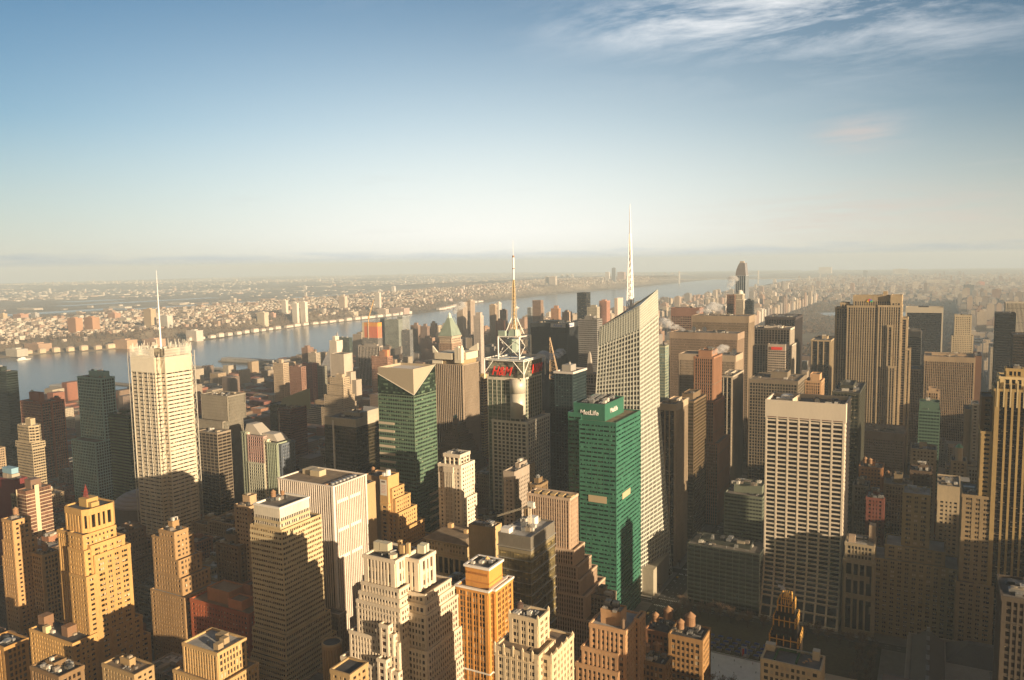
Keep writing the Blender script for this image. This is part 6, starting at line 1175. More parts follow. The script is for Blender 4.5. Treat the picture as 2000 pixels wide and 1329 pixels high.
def whitesteps():
    r, X0, X1, Y0, Y1, H = root_for('whitesteps'); w = (.70, .60, .46); g = (.07, .035, .025); ws = []
    st = dict(fh=3.7, bay=2.25, pw=.95, pd=.4, sh=1.6, sd=.28, cw=1.5)
    def blk(*a, keep=True, s=st, **k):
        q = []; k.setdefault('crown', 2.0); k.setdefault('roof', 1); block(r, *a, s, wall=w, glass=g, blind=.2, wins=q, **k); ws.extend(q if keep else [])
    Z = H + 3
    blk(X0, X1, Y0, Y0 + 22, Z - 16, Z, s=dict(fh=7.5, bay=2.25, pw=1.1, pd=.7, sh=2.2, sd=.2, cw=3), roof=3)
    blk(X1 - .5, X1 + 10, Y0 + 9, Y0 + 25, Z - 20, Z - 1, s=dict(fh=7.5, bay=3, pw=1.8, pd=.7, sh=2.2, sd=.2, cw=3), roof=3)
    blk(X0 - 2, X1 + 3, Y0 - 1, Y0 + 26, Z - 22, Z - 16.2); blk(X0 - 3.2, X1 + 3.8, Y0 - 2, Y0 + 26, Z - 27, Z - 21.8); blk(X0 - 4.4, X1 + 4.6, Y0 - 3, Y0 + 26, 60, Z - 26.8)
    blk(X1 + 2.5, X1 + 15, Y0 + 7, Y0 + 34, Z - 26, Z - 20.2); blk(X1 + 3, X1 + 16, Y0 + 6, Y0 + 36, Z - 32, Z - 25.8); blk(X1 + 3, X1 + 17, Y0 + 5, Y0 + 38, 50, Z - 31.6)
    blk(X0 - 9, X1 + 4.8, Y0 - 5, Y0 + 26, 50, Z - 46); blk(X1 + 4, X1 + 18, Y0 + 3.5, Y0 + 40, 40, Z - 52)
    blk(X0 - 14, X1 + 5.4, Y0 - 7.5, Y0 + 26, 0, Z - 62); blk(X1 + 5, X1 + 19, Y0 + 1.5, Y0 + 42, 0, Z - 70)
    # dormer-like bays stepping down the south front
    for (bx, zt) in ((X1 - 7, Z - 36), (X1 - 8, Z - 56), (X1 - 7, Z - 76)):
        blk(bx, bx + 6, Y0 - 7 - (Z - 36 - zt) * .09, Y0, zt - 18, zt); blk(bx + 5, bx + 9, Y0 - 6.4 - (Z - 36 - zt) * .09, Y0, zt - 18, zt - 5); blk(bx - 3, bx + .2, Y0 - 6.2 - (Z - 36 - zt) * .09, Y0, zt - 18, zt - 4)
    window_parts(r, ws)
    lx, ly = r.location.x, r.location.y
    parts(r, 'cooling_tower', plain((.58, .52, .38)), lambda m: (m.box(X0 - lx + .5, X0 - lx + 4.5, Y0 - ly + 8, Y0 - ly + 12, Z + .5, Z + 5), m.box(X0 - lx + 5, X0 - lx + 11, Y0 - ly + 8, Y0 - ly + 12.5, Z + .5, Z + 5), m.box(X0 - lx + .2, X0 - lx + 11.2, Y0 - ly + 7.8, Y0 - ly + 12.8, Z - .9, Z + .5)))
    parts(r, 'cooling_tower', plain((.62, .60, .46)), lambda m: (m.box(X1 - lx + 2, X1 - lx + 7, Y0 - ly + 19, Y0 - ly + 21, Z - 2, Z + 3.2), m.box(X1 - lx + 2, X1 - lx + 7, Y0 - ly + 22, Y0 - ly + 24, Z - 2, Z + 3.4)))
    parts(r, 'chimney', plain((.52, .36, .18)), lambda m: (m.box(X0 - lx + 13, X0 - lx + 15, Y0 - ly + 15, Y0 - ly + 17, Z - 1, Z + 5.5), m.box(X1 - lx - 1, X1 - lx + 1, Y0 - ly + 12, Y0 - ly + 14, Z - 1, Z + 6), m.box(X1 - lx - 5, X1 - lx - 2, Y0 - ly + 11, Y0 - ly + 14, Z - 1, Z + 4.5)))
    part(r, 'roof_vent', plain((.66, .56, .4)), lambda m: m.cone(X1 - lx - 4.5, Y0 - ly + 4, 2.6, 2.6, Z - 1, Z + 1.8, 8))
    part(r, 'duct', METAL, lambda m: m.obox((X0 - lx + 10, Y0 - ly + 3, Z), (X0 - lx + 14, Y0 - ly + 12, Z + .4), (0, 0, 1), .9, 0, .7))
    EXTRA_BOXES.append((X0 - 15, X1 + 20, Y0 - 12, Y0 + 43))
def orange():
    r, X0, X1, Y0, Y1, H = root_for('orange'); w = (.60, .29, .07); g = (.03, .025, .02); lx, ly = r.location.x, r.location.y; ws = []
    st = dict(fh=3.6, bay=4.2, pw=1.15, pd=.5, sh=1.2, sd=.22, cw=2.2, mull=1)
    kw = dict(wall=w, span=(.46, .24, .08), glass=g, blind=.25)
    q = []; block(r, X0, X1, Y0, Y1 - 4, 0, H, st, crown=2.6, wins=q, **kw); ws += q
    q = []; block(r, X1 - .2, X1 + 2.6, Y0 + 4, Y1, 0, H - .2, st, crown=2.6, wins=q, **kw); ws += q
    block(r, X0 + 4, X1 - 1.5, Y0 + 4, Y1 - 5, H - 1, H + 12, 'blank', wall=w, roof=0)
    pl = rect(X0 + 4 - lx, X1 - 1.5 - lx, Y0 + 4 - ly, Y1 - 5 - ly)
    wh = plain((.82, .78, .72))
    p0 = rect(X0 - lx, X1 - lx, Y0 - ly, Y1 - 4 - ly); p1 = rect(X1 - .2 - lx, X1 + 2.6 - lx, Y0 + 4 - ly, Y1 - ly)
    part(r, 'white_cornice', wh, lambda m: (m.ring(offset(pl, .9), offset(pl, -.5), H + 11, H + 12.4), m.ring(offset(p0, 1.1), offset(p0, -.3), H - .8, H + .3), m.ring(offset(p1, 1.0), offset(p1, -.3), H - .9, H + .2),
         m.ring(offset(p0, .75), offset(p0, .1), 72, 72.9), m.ring(offset(p1, .74), offset(p1, .1), 71.9, 72.8)))
    part(r, 'brick_pattern', plain((.50, .22, .06)), lambda m: (m.ring(offset(pl, .2), offset(pl, .05), H + 2, H + 2.8), [m.box(X0 + 5 + i * 1.4 - lx, X0 + 5.6 + i * 1.4 - lx, Y0 + 3.7 - ly, Y0 + 3.8 - ly, H + 7, H + 8.4) for i in range(11)]))
    part(r, 'roof_vent', plain((.62, .42, .2)), lambda m: m.cone(1, 4, 3.2, .3, H + 10.9, H + 14.2, 14))
    rng = random.Random(2)
    for i in range(7): sub('roof_unit', UNITS[i % 2], r, (rng.uniform(-5, 6), rng.uniform(-4, 5), H + 11), (rng.uniform(1.5, 3), rng.uniform(1.5, 3), 1.8))
    window_parts(r, ws); EXTRA_BOXES.append((X0, X1 + 4, Y0 - 1, Y1 + 1))
def duo():
    r, X0, X1, Y0, Y1, H = root_for('duo'); ws = []
    st = dict(fh=3.6, bay=5, pw=3.2, pd=.2, sh=2.1, sd=.18, cw=2)
    q = []; block(r, X0, X1, Y0, Y1, 62, H, st, wall=(.50, .44, .25), glass=(.02, .02, .015), wins=q, units=4, crown=3); ws += q; q = []; block(r, X0, X1 + .2, Y0 - .2, Y1, 0, 62.3, st, wall=(.40, .14, .06), glass=(.02, .02, .015), wins=q, wname='brick_wall', crown=3); ws += q
    window_parts(r, ws)
def pinnacle():
    r, X0, X1, Y0, Y1, H = root_for('pinnacle'); w = (.62, .50, .33); g = (.045, .03, .02); ws = []; lx, ly = r.location.x, r.location.y
    st = dict(fh=3.5, bay=3.6, pw=1.5, pd=.45, sh=1.55, sd=.3, cw=2.0, mull=1); X1 -= 3
    def blk(*a, **k):
        q = []; k.setdefault('crown', 2.2); block(r, *a, st, wall=w, glass=g, wins=q, **k); ws.extend(q)
    blk(X0, X1, Y0, Y0 + 18, 0, H - 4, roof=1); blk(X1 - 8, X1 + 5, Y0 + 4, Y0 + 30, 0, H - 5, roof=1); blk(X0 + 4, X1 - 4, Y0 + 8, Y0 + 20, H - 6, H + 10, roof=0, units=3)
    part(r, 'pinnacle', plain((.66, .54, .36)), lambda m: [(m.box(x - .45, x + .45, y - .45, y + .45, z - 4, z + .8), m.cone(x, y, .5, .05, z + .8, z + 1.8, 6)) for x, y, z in
        [(X0 - lx + a, Y0 - ly - .3, H - 3.6) for a in (0, 5, 10.3, 15.6, 21)] + [(X1 - lx + 5.2, Y0 - ly + b, H - 4.8) for b in (4, 10, 16, 22, 29)] + [(x, y, H + 10.4) for x in (X0 + 4 - lx, X1 - 4 - lx) for y in (Y0 + 8 - ly, Y0 + 20 - ly)]])
    part(r, 'dark_tank', plain((.08, .05, .04)), lambda m: (m.cone(X0 - lx + 6, Y0 - ly + 15, 2, 2, H + 9, H + 12.6, 12), m.cone(X0 - lx + 6, Y0 - ly + 15, 2.2, .1, H + 12.6, H + 14, 12)))
    window_parts(r, ws); EXTRA_BOXES.append((X0 - 1, X1 + 6, Y0 - 1, Y0 + 31))
def buttress():
    r, X0, X1, Y0, Y1, H = root_for('buttress'); w = (.52, .32, .17); g = (.035, .03, .025); ws = []; lx, ly = r.location.x, r.location.y
    st = dict(fh=3.6, bay=3.0, pw=1.3, pd=.5, sh=1.7, sd=.25, cw=1.5)
    def blk(*a, s=st, **k):
        q = []; k.setdefault('crown', 2.6); block(r, *a, s, wall=w, glass=g, wins=q, blind=.3, **k); ws.extend(q)
    blk(X0, X1, Y0, Y0 + 26, 0, H, roof=2); blk(X1, X1 + 2.5, Y0 + 16, Y0 + 27, 0, H + 1)
    blk(X0 - 4, X1 - 4, Y0 - 3, Y0 + 20, 0, H - 14, roof=1); blk(X0 - 7, X1 - 3, Y0 - 5, Y0 + 20, 0, H - 24, roof=1); blk(X0 - 11, X1 - 2, Y0 - 7, Y0 + 20, 0, H - 37, roof=1)
    block(r, X0 + 5, X1 - 5, Y0 + 5, Y0 + 15, H - 1, H + 8, 'blank', wall=w, roof=2, units=5)
    parts(r, 'chimney', plain((.26, .18, .12)), lambda m: (m.cone(X1 - lx - 2.6, Y0 - ly + 3, 1.1, 1.1, H - 1, H + 4.5, 10), m.cone(X1 - lx - 2.6, Y0 - ly + 3, 1.3, .2, H + 4.5, H + 5.6, 10)))
    parts(r, 'cooling_unit', DARKMETAL, lambda m: (m.box(-5, -1.5, -5, -1, H + 8, H + 12), m.box(0, 3.5, -5, -1, H + 8, H + 12)))
    window_parts(r, ws); EXTRA_BOXES.append((X0 - 12, X1 + 4, Y0 - 8, Y0 + 28))
def tanks1():
    r, X0, X1, Y0, Y1, H = root_for('tanks1'); w = (.38, .22, .09); ws = []; lx, ly = r.location.x, r.location.y; Y1 = Y0 + 20
    st = dict(fh=3.8, bay=2.8, pw=1.2, pd=.35, sh=1.7, sd=.25, cw=2)
    for a in ((X0, X1, Y0, Y1, 0, H), (X0 - 17, X0 - .2, Y0 + 4, Y1 + 4, 0, H - 2)):
        q = []; block(r, *a, st, wall=w if a[0] == X0 else (.28, .14, .07), glass=(.035, .03, .025), wins=q, roof=3, crown=3, units=3, blind=.3); ws += q
    for (x, y, s_) in ((X0 - 12, Y0 + 10, 1.15), (X0 - 5, Y0 + 15, 1.6), (X0 + 6, Y0 + 6, 1.25), (X0 + 11, Y0 + 11, 1.7)): water_tank(r, x - lx, y - ly, H - 1, s_)
    window_parts(r, ws); EXTRA_BOXES.append((X0 - 18, X1, Y0 - 1, Y1 + 5))
def radiator():
    r, X0, X1, Y0, Y1, H = root_for('radiator'); lx, ly = r.location.x, r.location.y; Y1 = Y0 + 15
    blk = (.035, .025, .018); gold = masonry((.85, .50, .13), rough=.5, metallic=.25, var=.2)
    st = dict(fh=3.6, bay=2.5, pw=1.0, pd=.5, sh=1.6, sd=.3, cw=2.0); kw = dict(wall=blk, glass=(.05, .06, .05), blind=.25, blindcol=(.16, .18, .14))
    block(r, X0 - 1, X1 + 1, Y0 - 1, Y1 + 1, 0, H - 12, st, **kw); block(r, X0 + 1, X1 - 1, Y0 + .5, Y1 - .5, H - 13, H, st, **kw); block(r, X0 + 3, X1 - 3, Y0 + 2.5, Y1 - 2.5, H - 1, H + 9, st, **kw); block(r, X0 + 5, X1 - 5, Y0 + 4.5, Y1 - 4.5, H + 8, H + 13, st, **kw)
    def pins(m):
        for (a, b, c, d, z) in ((X0 - 1, X1 + 1, Y0 - 1, Y1 + 1, H - 12), (X0 + 1, X1 - 1, Y0 + .5, Y1 - .5, H), (X0 + 3, X1 - 3, Y0 + 2.5, Y1 - 2.5, H + 9), (X0 + 5, X1 - 5, Y0 + 4.5, Y1 - 4.5, H + 13)):
            a, b, c, d = a - lx, b - lx, c - ly, d - ly; n = 4
            for i in range(n + 1):
                for x, y in ((a + (b - a) * i / n, c - .4), (b + .4, c + (d - c) * i / n), (a - .4, c + (d - c) * i / n), (a + (b - a) * i / n, d + .4)):
                    m.box(x - .3, x + .3, y - .3, y + .3, z - 5, z + .6); m.cone(x, y, .4, .05, z + .6, z + 2.2, 6)
            m.ring(offset(rect(a, b, c, d), .62), offset(rect(a, b, c, d), .1), z - 1.3, z - .5)
    part(r, 'gilded_pinnacle', gold, pins); part(r, 'gilded_crown', gold, lambda m: m.cone(0, 0, 2.6, 1.2, H + 12, H + 16, 8))
    water_tank(r, X0 - lx - 2, -3, H - 34, .8)
    steam('small puff of steam over the gilded crown of the black tower', lx - 1, ly, H + 15, 2.6, (-.6, 0, 1.3), 4, 0.75, 7)
def terrace():
    r, X0, X1, Y0, Y1, H = root_for('terrace'); Y1 = Y0 + 17; w = (.60, .48, .30); lx, ly = r.location.x, r.location.y; q = []
    block(r, X0, X1, Y0, Y1, 0, H, dict(fh=3.6, bay=2.6, pw=1.1, pd=.4, sh=1.6, sd=.25, cw=1.5), wall=w, wins=q, roof=0); window_parts(r, q)
    part(r, 'planting', masonry((.06, .12, .04), var=.5, scale=.8), lambda m: (m.box(-9, -8, -9, 4, H - .9, H + .1), m.box(2, 3, -8, 4, H - .9, H + .3), m.box(-8, 1, 4, 5, H - .9, H + .2)))
    parts(r, 'bulkhead', plain((.62, .52, .36)), lambda m: (m.box(-15, -10, 1, 5, H - 1, H + 2.6), m.box(9.5, 13, 1, 5, H - 1, H + 4)))
    part(r, 'terrace_frame', METAL, lambda m: [m.bar((3 + i * 2.2, 5, H - 1), (3 + i * 2.2, 5, H + 1), .12) for i in range(5)] + [m.bar((3, 5, H + 1), (11.8, 5, H + 1), .12)])
    parts(r, 'terrace_table', plain((.55, .3, .12)), lambda m: [m.cone(7 + dx_, -3 + dy_, .8, .8, H - .5, H - .3, 8) for dx_, dy_ in ((0, 0), (2, 1), (-1, -2), (1, 3))])
def library():
    name, cat, label = HERO['library'][:3]
    r = empty(name, (14, 600, 0), label, cat); sl_ = masonry((.10, .095, .09), var=.25); st_ = masonry((.24, .21, .17))
    def body(m):
        m.box(-46, 40, -62, 66, 0, 22); m.ring(rect(-46.6, 40.6, -62.6, 66.6), rect(-45, 39, -61, 65), 20.5, 23.5)
    part(r, 'wall', st_, body)
    def hip(m, a, b, c, d, z0, z1, k): m.prism(rect(a, b, c, d), z0, z1, rect(a + k, b - k, c + k, d - k))
    parts(r, 'roof', sl_, lambda m: (hip(m, -44, -22, -60, 64, 22.1, 34, 10.5), hip(m, -21, 38, 30, 64, 22.1, 33, 14), hip(m, -21, 38, -60, -26, 22.1, 33, 14), hip(m, 6, 38, -24, 28, 22.2, 31, 12)))
    parts(r, 'skylight', plain((.16, .17, .17), .3), lambda m: [m.box(-34.2, -31.8, -46 + i * 16, -38 + i * 16, 33.8, 34.3) for i in range(7)])
    part(r, 'cornice', plain((.34, .30, .24)), lambda m: m.ring(rect(-47.4, 41.4, -63.4, 67.4), rect(-46.5, 40.5, -62.5, 66.5), 19, 20.4))
    EXTRA_BOXES.append((-36, 60, 535, 670))
def lowtan():
    r, X0, X1, Y0, Y1, H = root_for('lowtan'); w = (.52, .35, .16); g = (.03, .022, .015); q = []; lx, ly = r.location.x, r.location.y; Y1 += 3
    st = dict(fh=3.6, bay=2.3, pw=1.0, pd=.45, sh=1.5, sd=.12, cw=1.4)
    block(r, X0, X1, Y0, Y1, H - 18, H, st, wall=w, glass=g, wins=q, roof=2, crown=2, blind=.2); q2 = []
    block(r, X0 - 6, X1 + 4, Y0 - 3, Y1 + 5, 0, H - 17, st, wall=w, glass=g, wins=q2, roof=1, crown=2, blind=.2); window_parts(r, q + q2)
    parts(r, 'stair_bulkhead', plain((.36, .27, .16), .9), lambda m: (m.box(-2, 4, 4, 9, H - 1, H + 2.2), m.box(5, 9, 1, 5, H - 1, H + 2.6), m.box(8, 12, -6, -2, H - 1, H + 2.8)))
    part(r, 'roof_vent', METAL, lambda m: (m.cone(-1, -2, .5, .5, H - 1, H + .8, 8), m.cone(-1, -2, .8, .8, H + .8, H + 1.1, 8)))
    EXTRA_BOXES.append((X0 - 7, X1 + 5, Y0 - 4, Y1 + 6))
def redbrick():
    r, X0, X1, Y0, Y1, H = root_for('redbrick'); w = (.36, .10, .04); g = (.03, .02, .015); q = []
    Y1 = Y0 + 20
    block(r, X0, X1, Y0, Y1, 0, H, 'punch', wall=w, glass=g, wins=q, roof=1, crown=3, blind=.45)
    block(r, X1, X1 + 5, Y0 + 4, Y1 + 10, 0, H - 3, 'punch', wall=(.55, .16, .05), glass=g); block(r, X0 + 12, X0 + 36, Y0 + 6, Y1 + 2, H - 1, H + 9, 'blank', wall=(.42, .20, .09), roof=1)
    block(r, X0 + 38, X0 + 52, Y0 + 3, Y0 + 14, H - 1, H + 6, 'blank', wall=(.48, .20, .09), roof=1); block(r, X0 + 40, X0 + 48, Y1 - 4, Y1 + 6, H - 1, H + 13, 'blank', wall=(.30, .13, .07), roof=0)
    window_parts(r, q); EXTRA_BOXES.append((X0, X1 + 6, Y0, Y1 + 12))
def stripedslab():
    r, X0, X1, Y0, Y1, H = root_for('stripedslab'); Y1 += 8
    block(r, X0, X1, Y0, Y1, 0, H, dict(fh=3.4, bay=3, pw=.3, pd=.1, sh=.6, sd=.3, cw=.5), wall=(.20, .11, .07), span=(.62, .50, .34), glass=(.16, .08, .05), blind=.1, grough=.5, crown=1)
    block(r, X0 - 12, X0 - .2, Y0 + 1, Y1 - 2, 0, H - 6, 'grid', wall=(.16, .14, .09), glass=(.03, .03, .02))
    lx, ly = r.location.x, r.location.y
    part(r, 'cream_stripe', plain((.66, .54, .36)), lambda m: (m.box(X1 - lx + .32, X1 - lx + 1, Y0 - ly + 8, Y0 - ly + 12, 0, H + 4), m.box(X0 - lx - .5, X0 - lx + .4, Y0 - ly - .9, Y0 - ly - .35, 20, H)))
    part(r, 'penthouse', plain((.20, .13, .09)), lambda m: m.box(-8, 2, 0, 10, H - 1, H + 8))
    EXTRA_BOXES.append((X0 - 13, X1 + 1, Y0, Y1))
def turret():
    r, X0, X1, Y0, Y1, H = root_for('turret'); r.location = ((X0 + X1) / 2, Y0 + 6, 0)
    def body(m):
        m.cone(0, 0, 5.6, 5.6, 0, H - 1, 20)
        for i in range(20): a = 6.2832 * i / 20; m.box(5.7 * math.cos(a) - .35, 5.7 * math.cos(a) + .35, 5.7 * math.sin(a) - .35, 5.7 * math.sin(a) + .35, 30, H - 3)
        m.cone(0, 0, 6.2, 6.2, H - 3, H - 1, 20)
    part(r, 'wall', masonry((.38, .25, .12)), body); part(r, 'roof', ROOFS[3], lambda m: m.cone(0, 0, 5.4, 5.4, H - 1, H - .4, 20)); part(r, 'parapet', plain((.48, .34, .18)), lambda m: m.ring([(6.2 * math.cos(6.2832 * i / 20), 6.2 * math.sin(6.2832 * i / 20)) for i in range(20)], [(5.5 * math.cos(6.2832 * i / 20), 5.5 * math.sin(6.2832 * i / 20)) for i in range(20)], H - 1, H + .3))
def westin():
    r, X0, X1, Y0, Y1, H = root_for('westin'); w_ = X1 - X0
    cols = [(0, .10, (.22, .24, .18), 'rib', 9), (.10, .16, (.62, .55, .42), 'blank', 8), (.16, .62, (.48, .33, .29), 'grid', 6), (.62, .72, (.66, .58, .44), 'rib', 3), (.72, 1.0, (.30, .34, .25), 'rib', 0)]
    for i, (a, b, c, sty, dz) in enumerate(cols):
        block(r, X0 + w_ * a, X0 + w_ * b - .1, Y0 + (i % 2) * .6, Y1, 0, H + dz, sty, wall=c, glass=(.10, .05, .04) if i == 2 else (.05, .06, .04), span=None if i != 2 else (.46, .26, .22), crown=2)
    block(r, X0 + w_ * .16, X0 + w_ * .62, Y0 - .7, Y0 + 2, 0, H - 26, 'grid', wall=(.46, .46, .36), glass=(.05, .05, .03))
    block(r, X1, X1 + 5, Y0 + 2, Y1 + 2, 0, H - 1, 'rib', wall=(.12, .14, .17), glass=(.03, .035, .05))
    lx, ly = r.location.x, r.location.y
    part(r, 'sloping_roof', plain((.44, .40, .34), .6), lambda m: (m.prism(rect(X0 - lx + 1, X0 - lx + w_ * .5, Y0 - ly + 3, Y1 - ly), H + 6, H + 17, rect(X0 - lx + 2, X0 - lx + w_ * .22, Y0 - ly + 6, Y1 - ly)), m.prism(rect(X0 - lx + w_ * .5, X1 - lx - 2, Y0 - ly + 3, Y1 - ly), H + 1, H + 8, rect(X0 - lx + w_ * .5, X0 - lx + w_ * .8, Y0 - ly + 6, Y1 - ly))))
def redfin():
    r, X0, X1, Y0, Y1, H = root_for('redfin'); lx, ly = r.location.x, r.location.y
    X0 -= 6
    block(r, X0, X1, Y0, Y1, 0, H, 'band', wall=(.14, .045, .025), glass=(.04, .015, .01), span=(.16, .05, .03), blind=.05, crown=1.5, roof=1, units=8, rough=.4)
    block(r, X0 - 30, X0 - 2, Y0 + 14, Y1, 0, H + 3, 'curtain', wall=(.03, .035, .025), glass=(.02, .022, .014), blind=.1, crown=1)
    def fin(m):
        a, b = (X0 - lx - 14, Y0 - ly + 12), (X1 - lx + 2, Y1 - ly + 3)
        v = [(a[0], a[1], H - 6), (b[0], b[1], H - 6), (b[0], b[1], H + 26), (a[0] + 8, a[1] + 6, H + 12)]; m.add(v + [(x + 1.5, y + 3, z) for x, y, z in v], [(0, 1, 2, 3), (7, 6, 5, 4), (0, 4, 5, 1), (1, 5, 6, 2), (2, 6, 7, 3), (3, 7, 4, 0)])
    part(r, 'slanted_fin', plain((.30, .33, .24), .6), fin)
    part(r, 'white_pole', plain((.7, .66, .6)), lambda m: m.bar((X0 - lx - 1, Y0 - ly - .5, 10), (X0 - lx + 3, Y0 - ly - .5, H - 4), .6))
def via():
    r, X0, X1, Y0, Y1, H = root_for('via'); lx, ly = r.location.x, r.location.y
    def py(m):
        ap = Vector((X1 - lx - 4, 20, H + 62)); base = [Vector((X0 - lx - 6, Y0 - ly, 6)), Vector((X1 - lx + 4, Y0 - ly + 4, 6)), Vector((X1 - lx + 4, 40, 6)), Vector((X0 - lx - 6, 40, 6))]
        m.add([ap] + base + [b - Vector((0, 0, 6)) for b in base], [(0, 1, 2), (0, 2, 3), (0, 3, 4), (0, 4, 1), (1, 5, 6, 2), (2, 6, 7, 3), (3, 7, 8, 4), (4, 8, 5, 1)])
    part(r, 'sloping_wall', farwall((.36, .36, .37), (.12, .12, .14), 5, 4, .5), py)
def orangewrap():
    r, X0, X1, Y0, Y1, H = root_for('orangewrap'); lx, ly = r.location.x, r.location.y; Y1 += 6
    block(r, X0, X1, Y0, Y1, 0, H - 48, 'grid', wall=(.24, .22, .2), glass=(.05, .05, .05))
    part(r, 'red_netting', masonry((.72, .20, .10), var=.15, scale=.2), lambda m: m.box(X0 - lx + 8, X1 - lx, Y0 - ly, Y1 - ly, H - 48, H - 12)); part(r, 'orange_netting', masonry((.80, .34, .06), var=.3, scale=.2), lambda m: m.box(X0 - lx + 8, X1 - lx, Y0 - ly, Y1 - ly, H - 12, H)); part(r, 'hoist_strip', plain((.70, .58, .38)), lambda m: (m.box(X0 - lx, X0 - lx + 7.8, Y0 - ly, Y1 - ly, H - 52, H), m.box(X0 - lx + 23, X0 - lx + 26, Y0 - ly - 1, Y0 - ly - .2, H - 52, H)))
    k = empty('construction_crane', (lx - 10, ly, H), 'orange crane leaning right above the orange-wrapped tower near the river', 'crane')
    part(k, 'mast', plain((.75, .45, .12)), lambda m: (m.bar((0, 0, 0), (0, 0, 18), 1.1), m.box(-2, 4, -1.5, 1.5, 12, 15))); part(k, 'boom', plain((.78, .48, .14)), lambda m: (m.bar((0, 0, 14), (18, 6, 72), .9, .5), m.bar((1.5, 0, 14), (19, 6, 70), .6, .4)))
def obelisk():
    r, X0, X1, Y0, Y1, H = root_for('obelisk'); lx, ly = r.location.x, r.location.y; Y1 = Y0 + 20
    block(r, X0 - 14, X1 + 12, Y0 - 4, Y1 + 16, 0, H - 34, 'band', wall=(.36, .32, .28), glass=(.06, .06, .06)); block(r, X0 - 4, X1 + 5, Y0, Y1 + 4, H - 35, H - 20, 'grid', wall=(.3, .27, .24))
    part(r, 'obelisk', plain((.44, .40, .35), .6), lambda m: (m.prism(rect(X0 - lx, X1 - lx, -4, 4), H - 21, H + 6, rect(X0 - lx + 2.2, X1 - lx - 2.2, -1.6, 1.6)), m.prism(rect(X0 - lx + 2.2, X1 - lx - 2.2, -1.6, 1.6), H + 6, H + 10, rect(-.2, .2, -.2, .2))))
HEROES = [nyt, boa, metlife, conde, sevents, fivets, astor, worldwide, paramount, whitedeco, lattice, allianz, one57, cityspire, gebuilding, solow, fivehundred, arcade, grace, navarre, banded, pinstripe,
          signtower, palazzo, bronze, pinksteps, whitesteps, orange, duo, pinnacle, buttress, tanks1, radiator, terrace, library, lowtan, redbrick, stripedslab, turret, westin, redfin, via, orangewrap, obelisk]
build_table()
for h_ in HEROES: h_()
# ------------------------------------------------------------------ terrain
def interp(x, pts):
    if x <= pts[0][0]: return pts[0][1]
    for (a, b), (c, d) in zip(pts, pts[1:]):
        if x <= c: return b + (d - b) * (x - a) / (c - a)
    return pts[-1][1]
def shore(y): return interp(y, [(0, -3150), (1700, -3130), (2150, -2920), (2500, -2940), (3200, -3060), (4600, -3090), (5500, -3400), (7500, -3560), (9500, -3460), (14000, -3600), (60000, -4600)])
def bulge(x, y): return -((x + 22) ** 2 + y ** 2) / (2 * 7.3e6)
def hn(x, y): return math.sin(x * .0011 + 1.3) * math.cos(y * .0007 + .5) + .5 * math.sin(x * .0031 + y * .0023)
def land(x, y):
    s = shore(y)
    if x > -1950: z = 0 if y < 6200 else min(1, (y - 6200) / 1500) * (14 + 8 * hn(x, y))
    elif x > s: z = -9
    else:
        top = interp(y, [(0, 46), (4500, 55), (8000, 88), (12500, 100), (13200, 15), (60000, 15)]); t = min(1, max(0, (s - 100 - x) / 130)); z = 2 + (top - 2) * t * t * (3 - 2 * t)
        far = interp(-x, [(4700, 1), (5600, 0)]) if y < 9000 else interp(-x, [(5600, 1), (7600, .3)])
        z = z * far + 2 * (1 - far) + (3 * hn(x, y) if x < -3400 and far > .5 else 0)
        if x < -9000: z += min(1, (-x - 9000) / 5000) * (35 + 22 * hn(x * .5, y * .5))
    if y > 14000 and x > -3500: z = 12 + 14 * hn(x * .4, y * .4)
    return z + bulge(x, y)
def sheet(name, xs, ys, fz, mat):
    m = MB(); nx = len(xs)
    vs = [(x, y, fz(x, y)) for y in ys for x in xs]
    m.add(vs, [(j * nx + i, j * nx + i + 1, (j + 1) * nx + i + 1, (j + 1) * nx + i) for j in range(len(ys) - 1) for i in range(nx - 1)])
    o = m.build(name, mat, smooth=True); tag(o, kind='structure'); return o
YS = [-4000, -1500, 0] + [250 * i for i in range(1, 60)] + [15500, 16500, 18000, 20000, 22000, 24000, 26000, 28000]
# ground: asphalt in the city, winter brown beyond the river
gm, t_, p_ = newmat('ground'); n_, l_ = t_.nodes.new, t_.links.new
tcg = n_('ShaderNodeTexCoord'); sg_ = n_('ShaderNodeSeparateXYZ'); l_(tcg.outputs['Object'], sg_.inputs[0])
def nzr(scale, cols, det=8):
    a = n_('ShaderNodeTexNoise'); a.inputs['Scale'].default_value = scale; a.inputs['Detail'].default_value = det; a.inputs['Roughness'].default_value = .65; l_(tcg.outputs['Object'], a.inputs['Vector'])
    c = n_('ShaderNodeValToRGB'); l_(a.outputs[0], c.inputs[0]); e = c.color_ramp.elements; e[0].position, e[0].color = cols[0][0], tuple(cols[0][1]) + (1,); e[1].position, e[1].color = cols[-1][0], tuple(cols[-1][1]) + (1,)
    for q, k in cols[1:-1]: x = e.new(q); x.color = tuple(k) + (1,)
    return c.outputs[0]
asph = nzr(.05, [(.3, (.035, .035, .035)), (.6, (.055, .053, .05)), (.8, (.08, .076, .07))])
nj = nzr(.0022, [(.32, (.10, .075, .05)), (.46, (.15, .115, .075)), (.56, (.21, .165, .11)), (.68, (.36, .30, .22))], 12)
def mn(op, a, b, cl=False):
    k = n_('ShaderNodeMath'); k.operation = op; k.use_clamp = cl
    for i, v in enumerate((a, b)):
        if isinstance(v, (int, float)): k.inputs[i].default_value = v
        else: l_(v, k.inputs[i])
    return k.outputs[0]
fx = mn('MULTIPLY', mn('SUBTRACT', -2000, sg_.outputs[0]), .01, True); fy = mn('MULTIPLY', mn('SUBTRACT', sg_.outputs[1], 6300), .002, True)
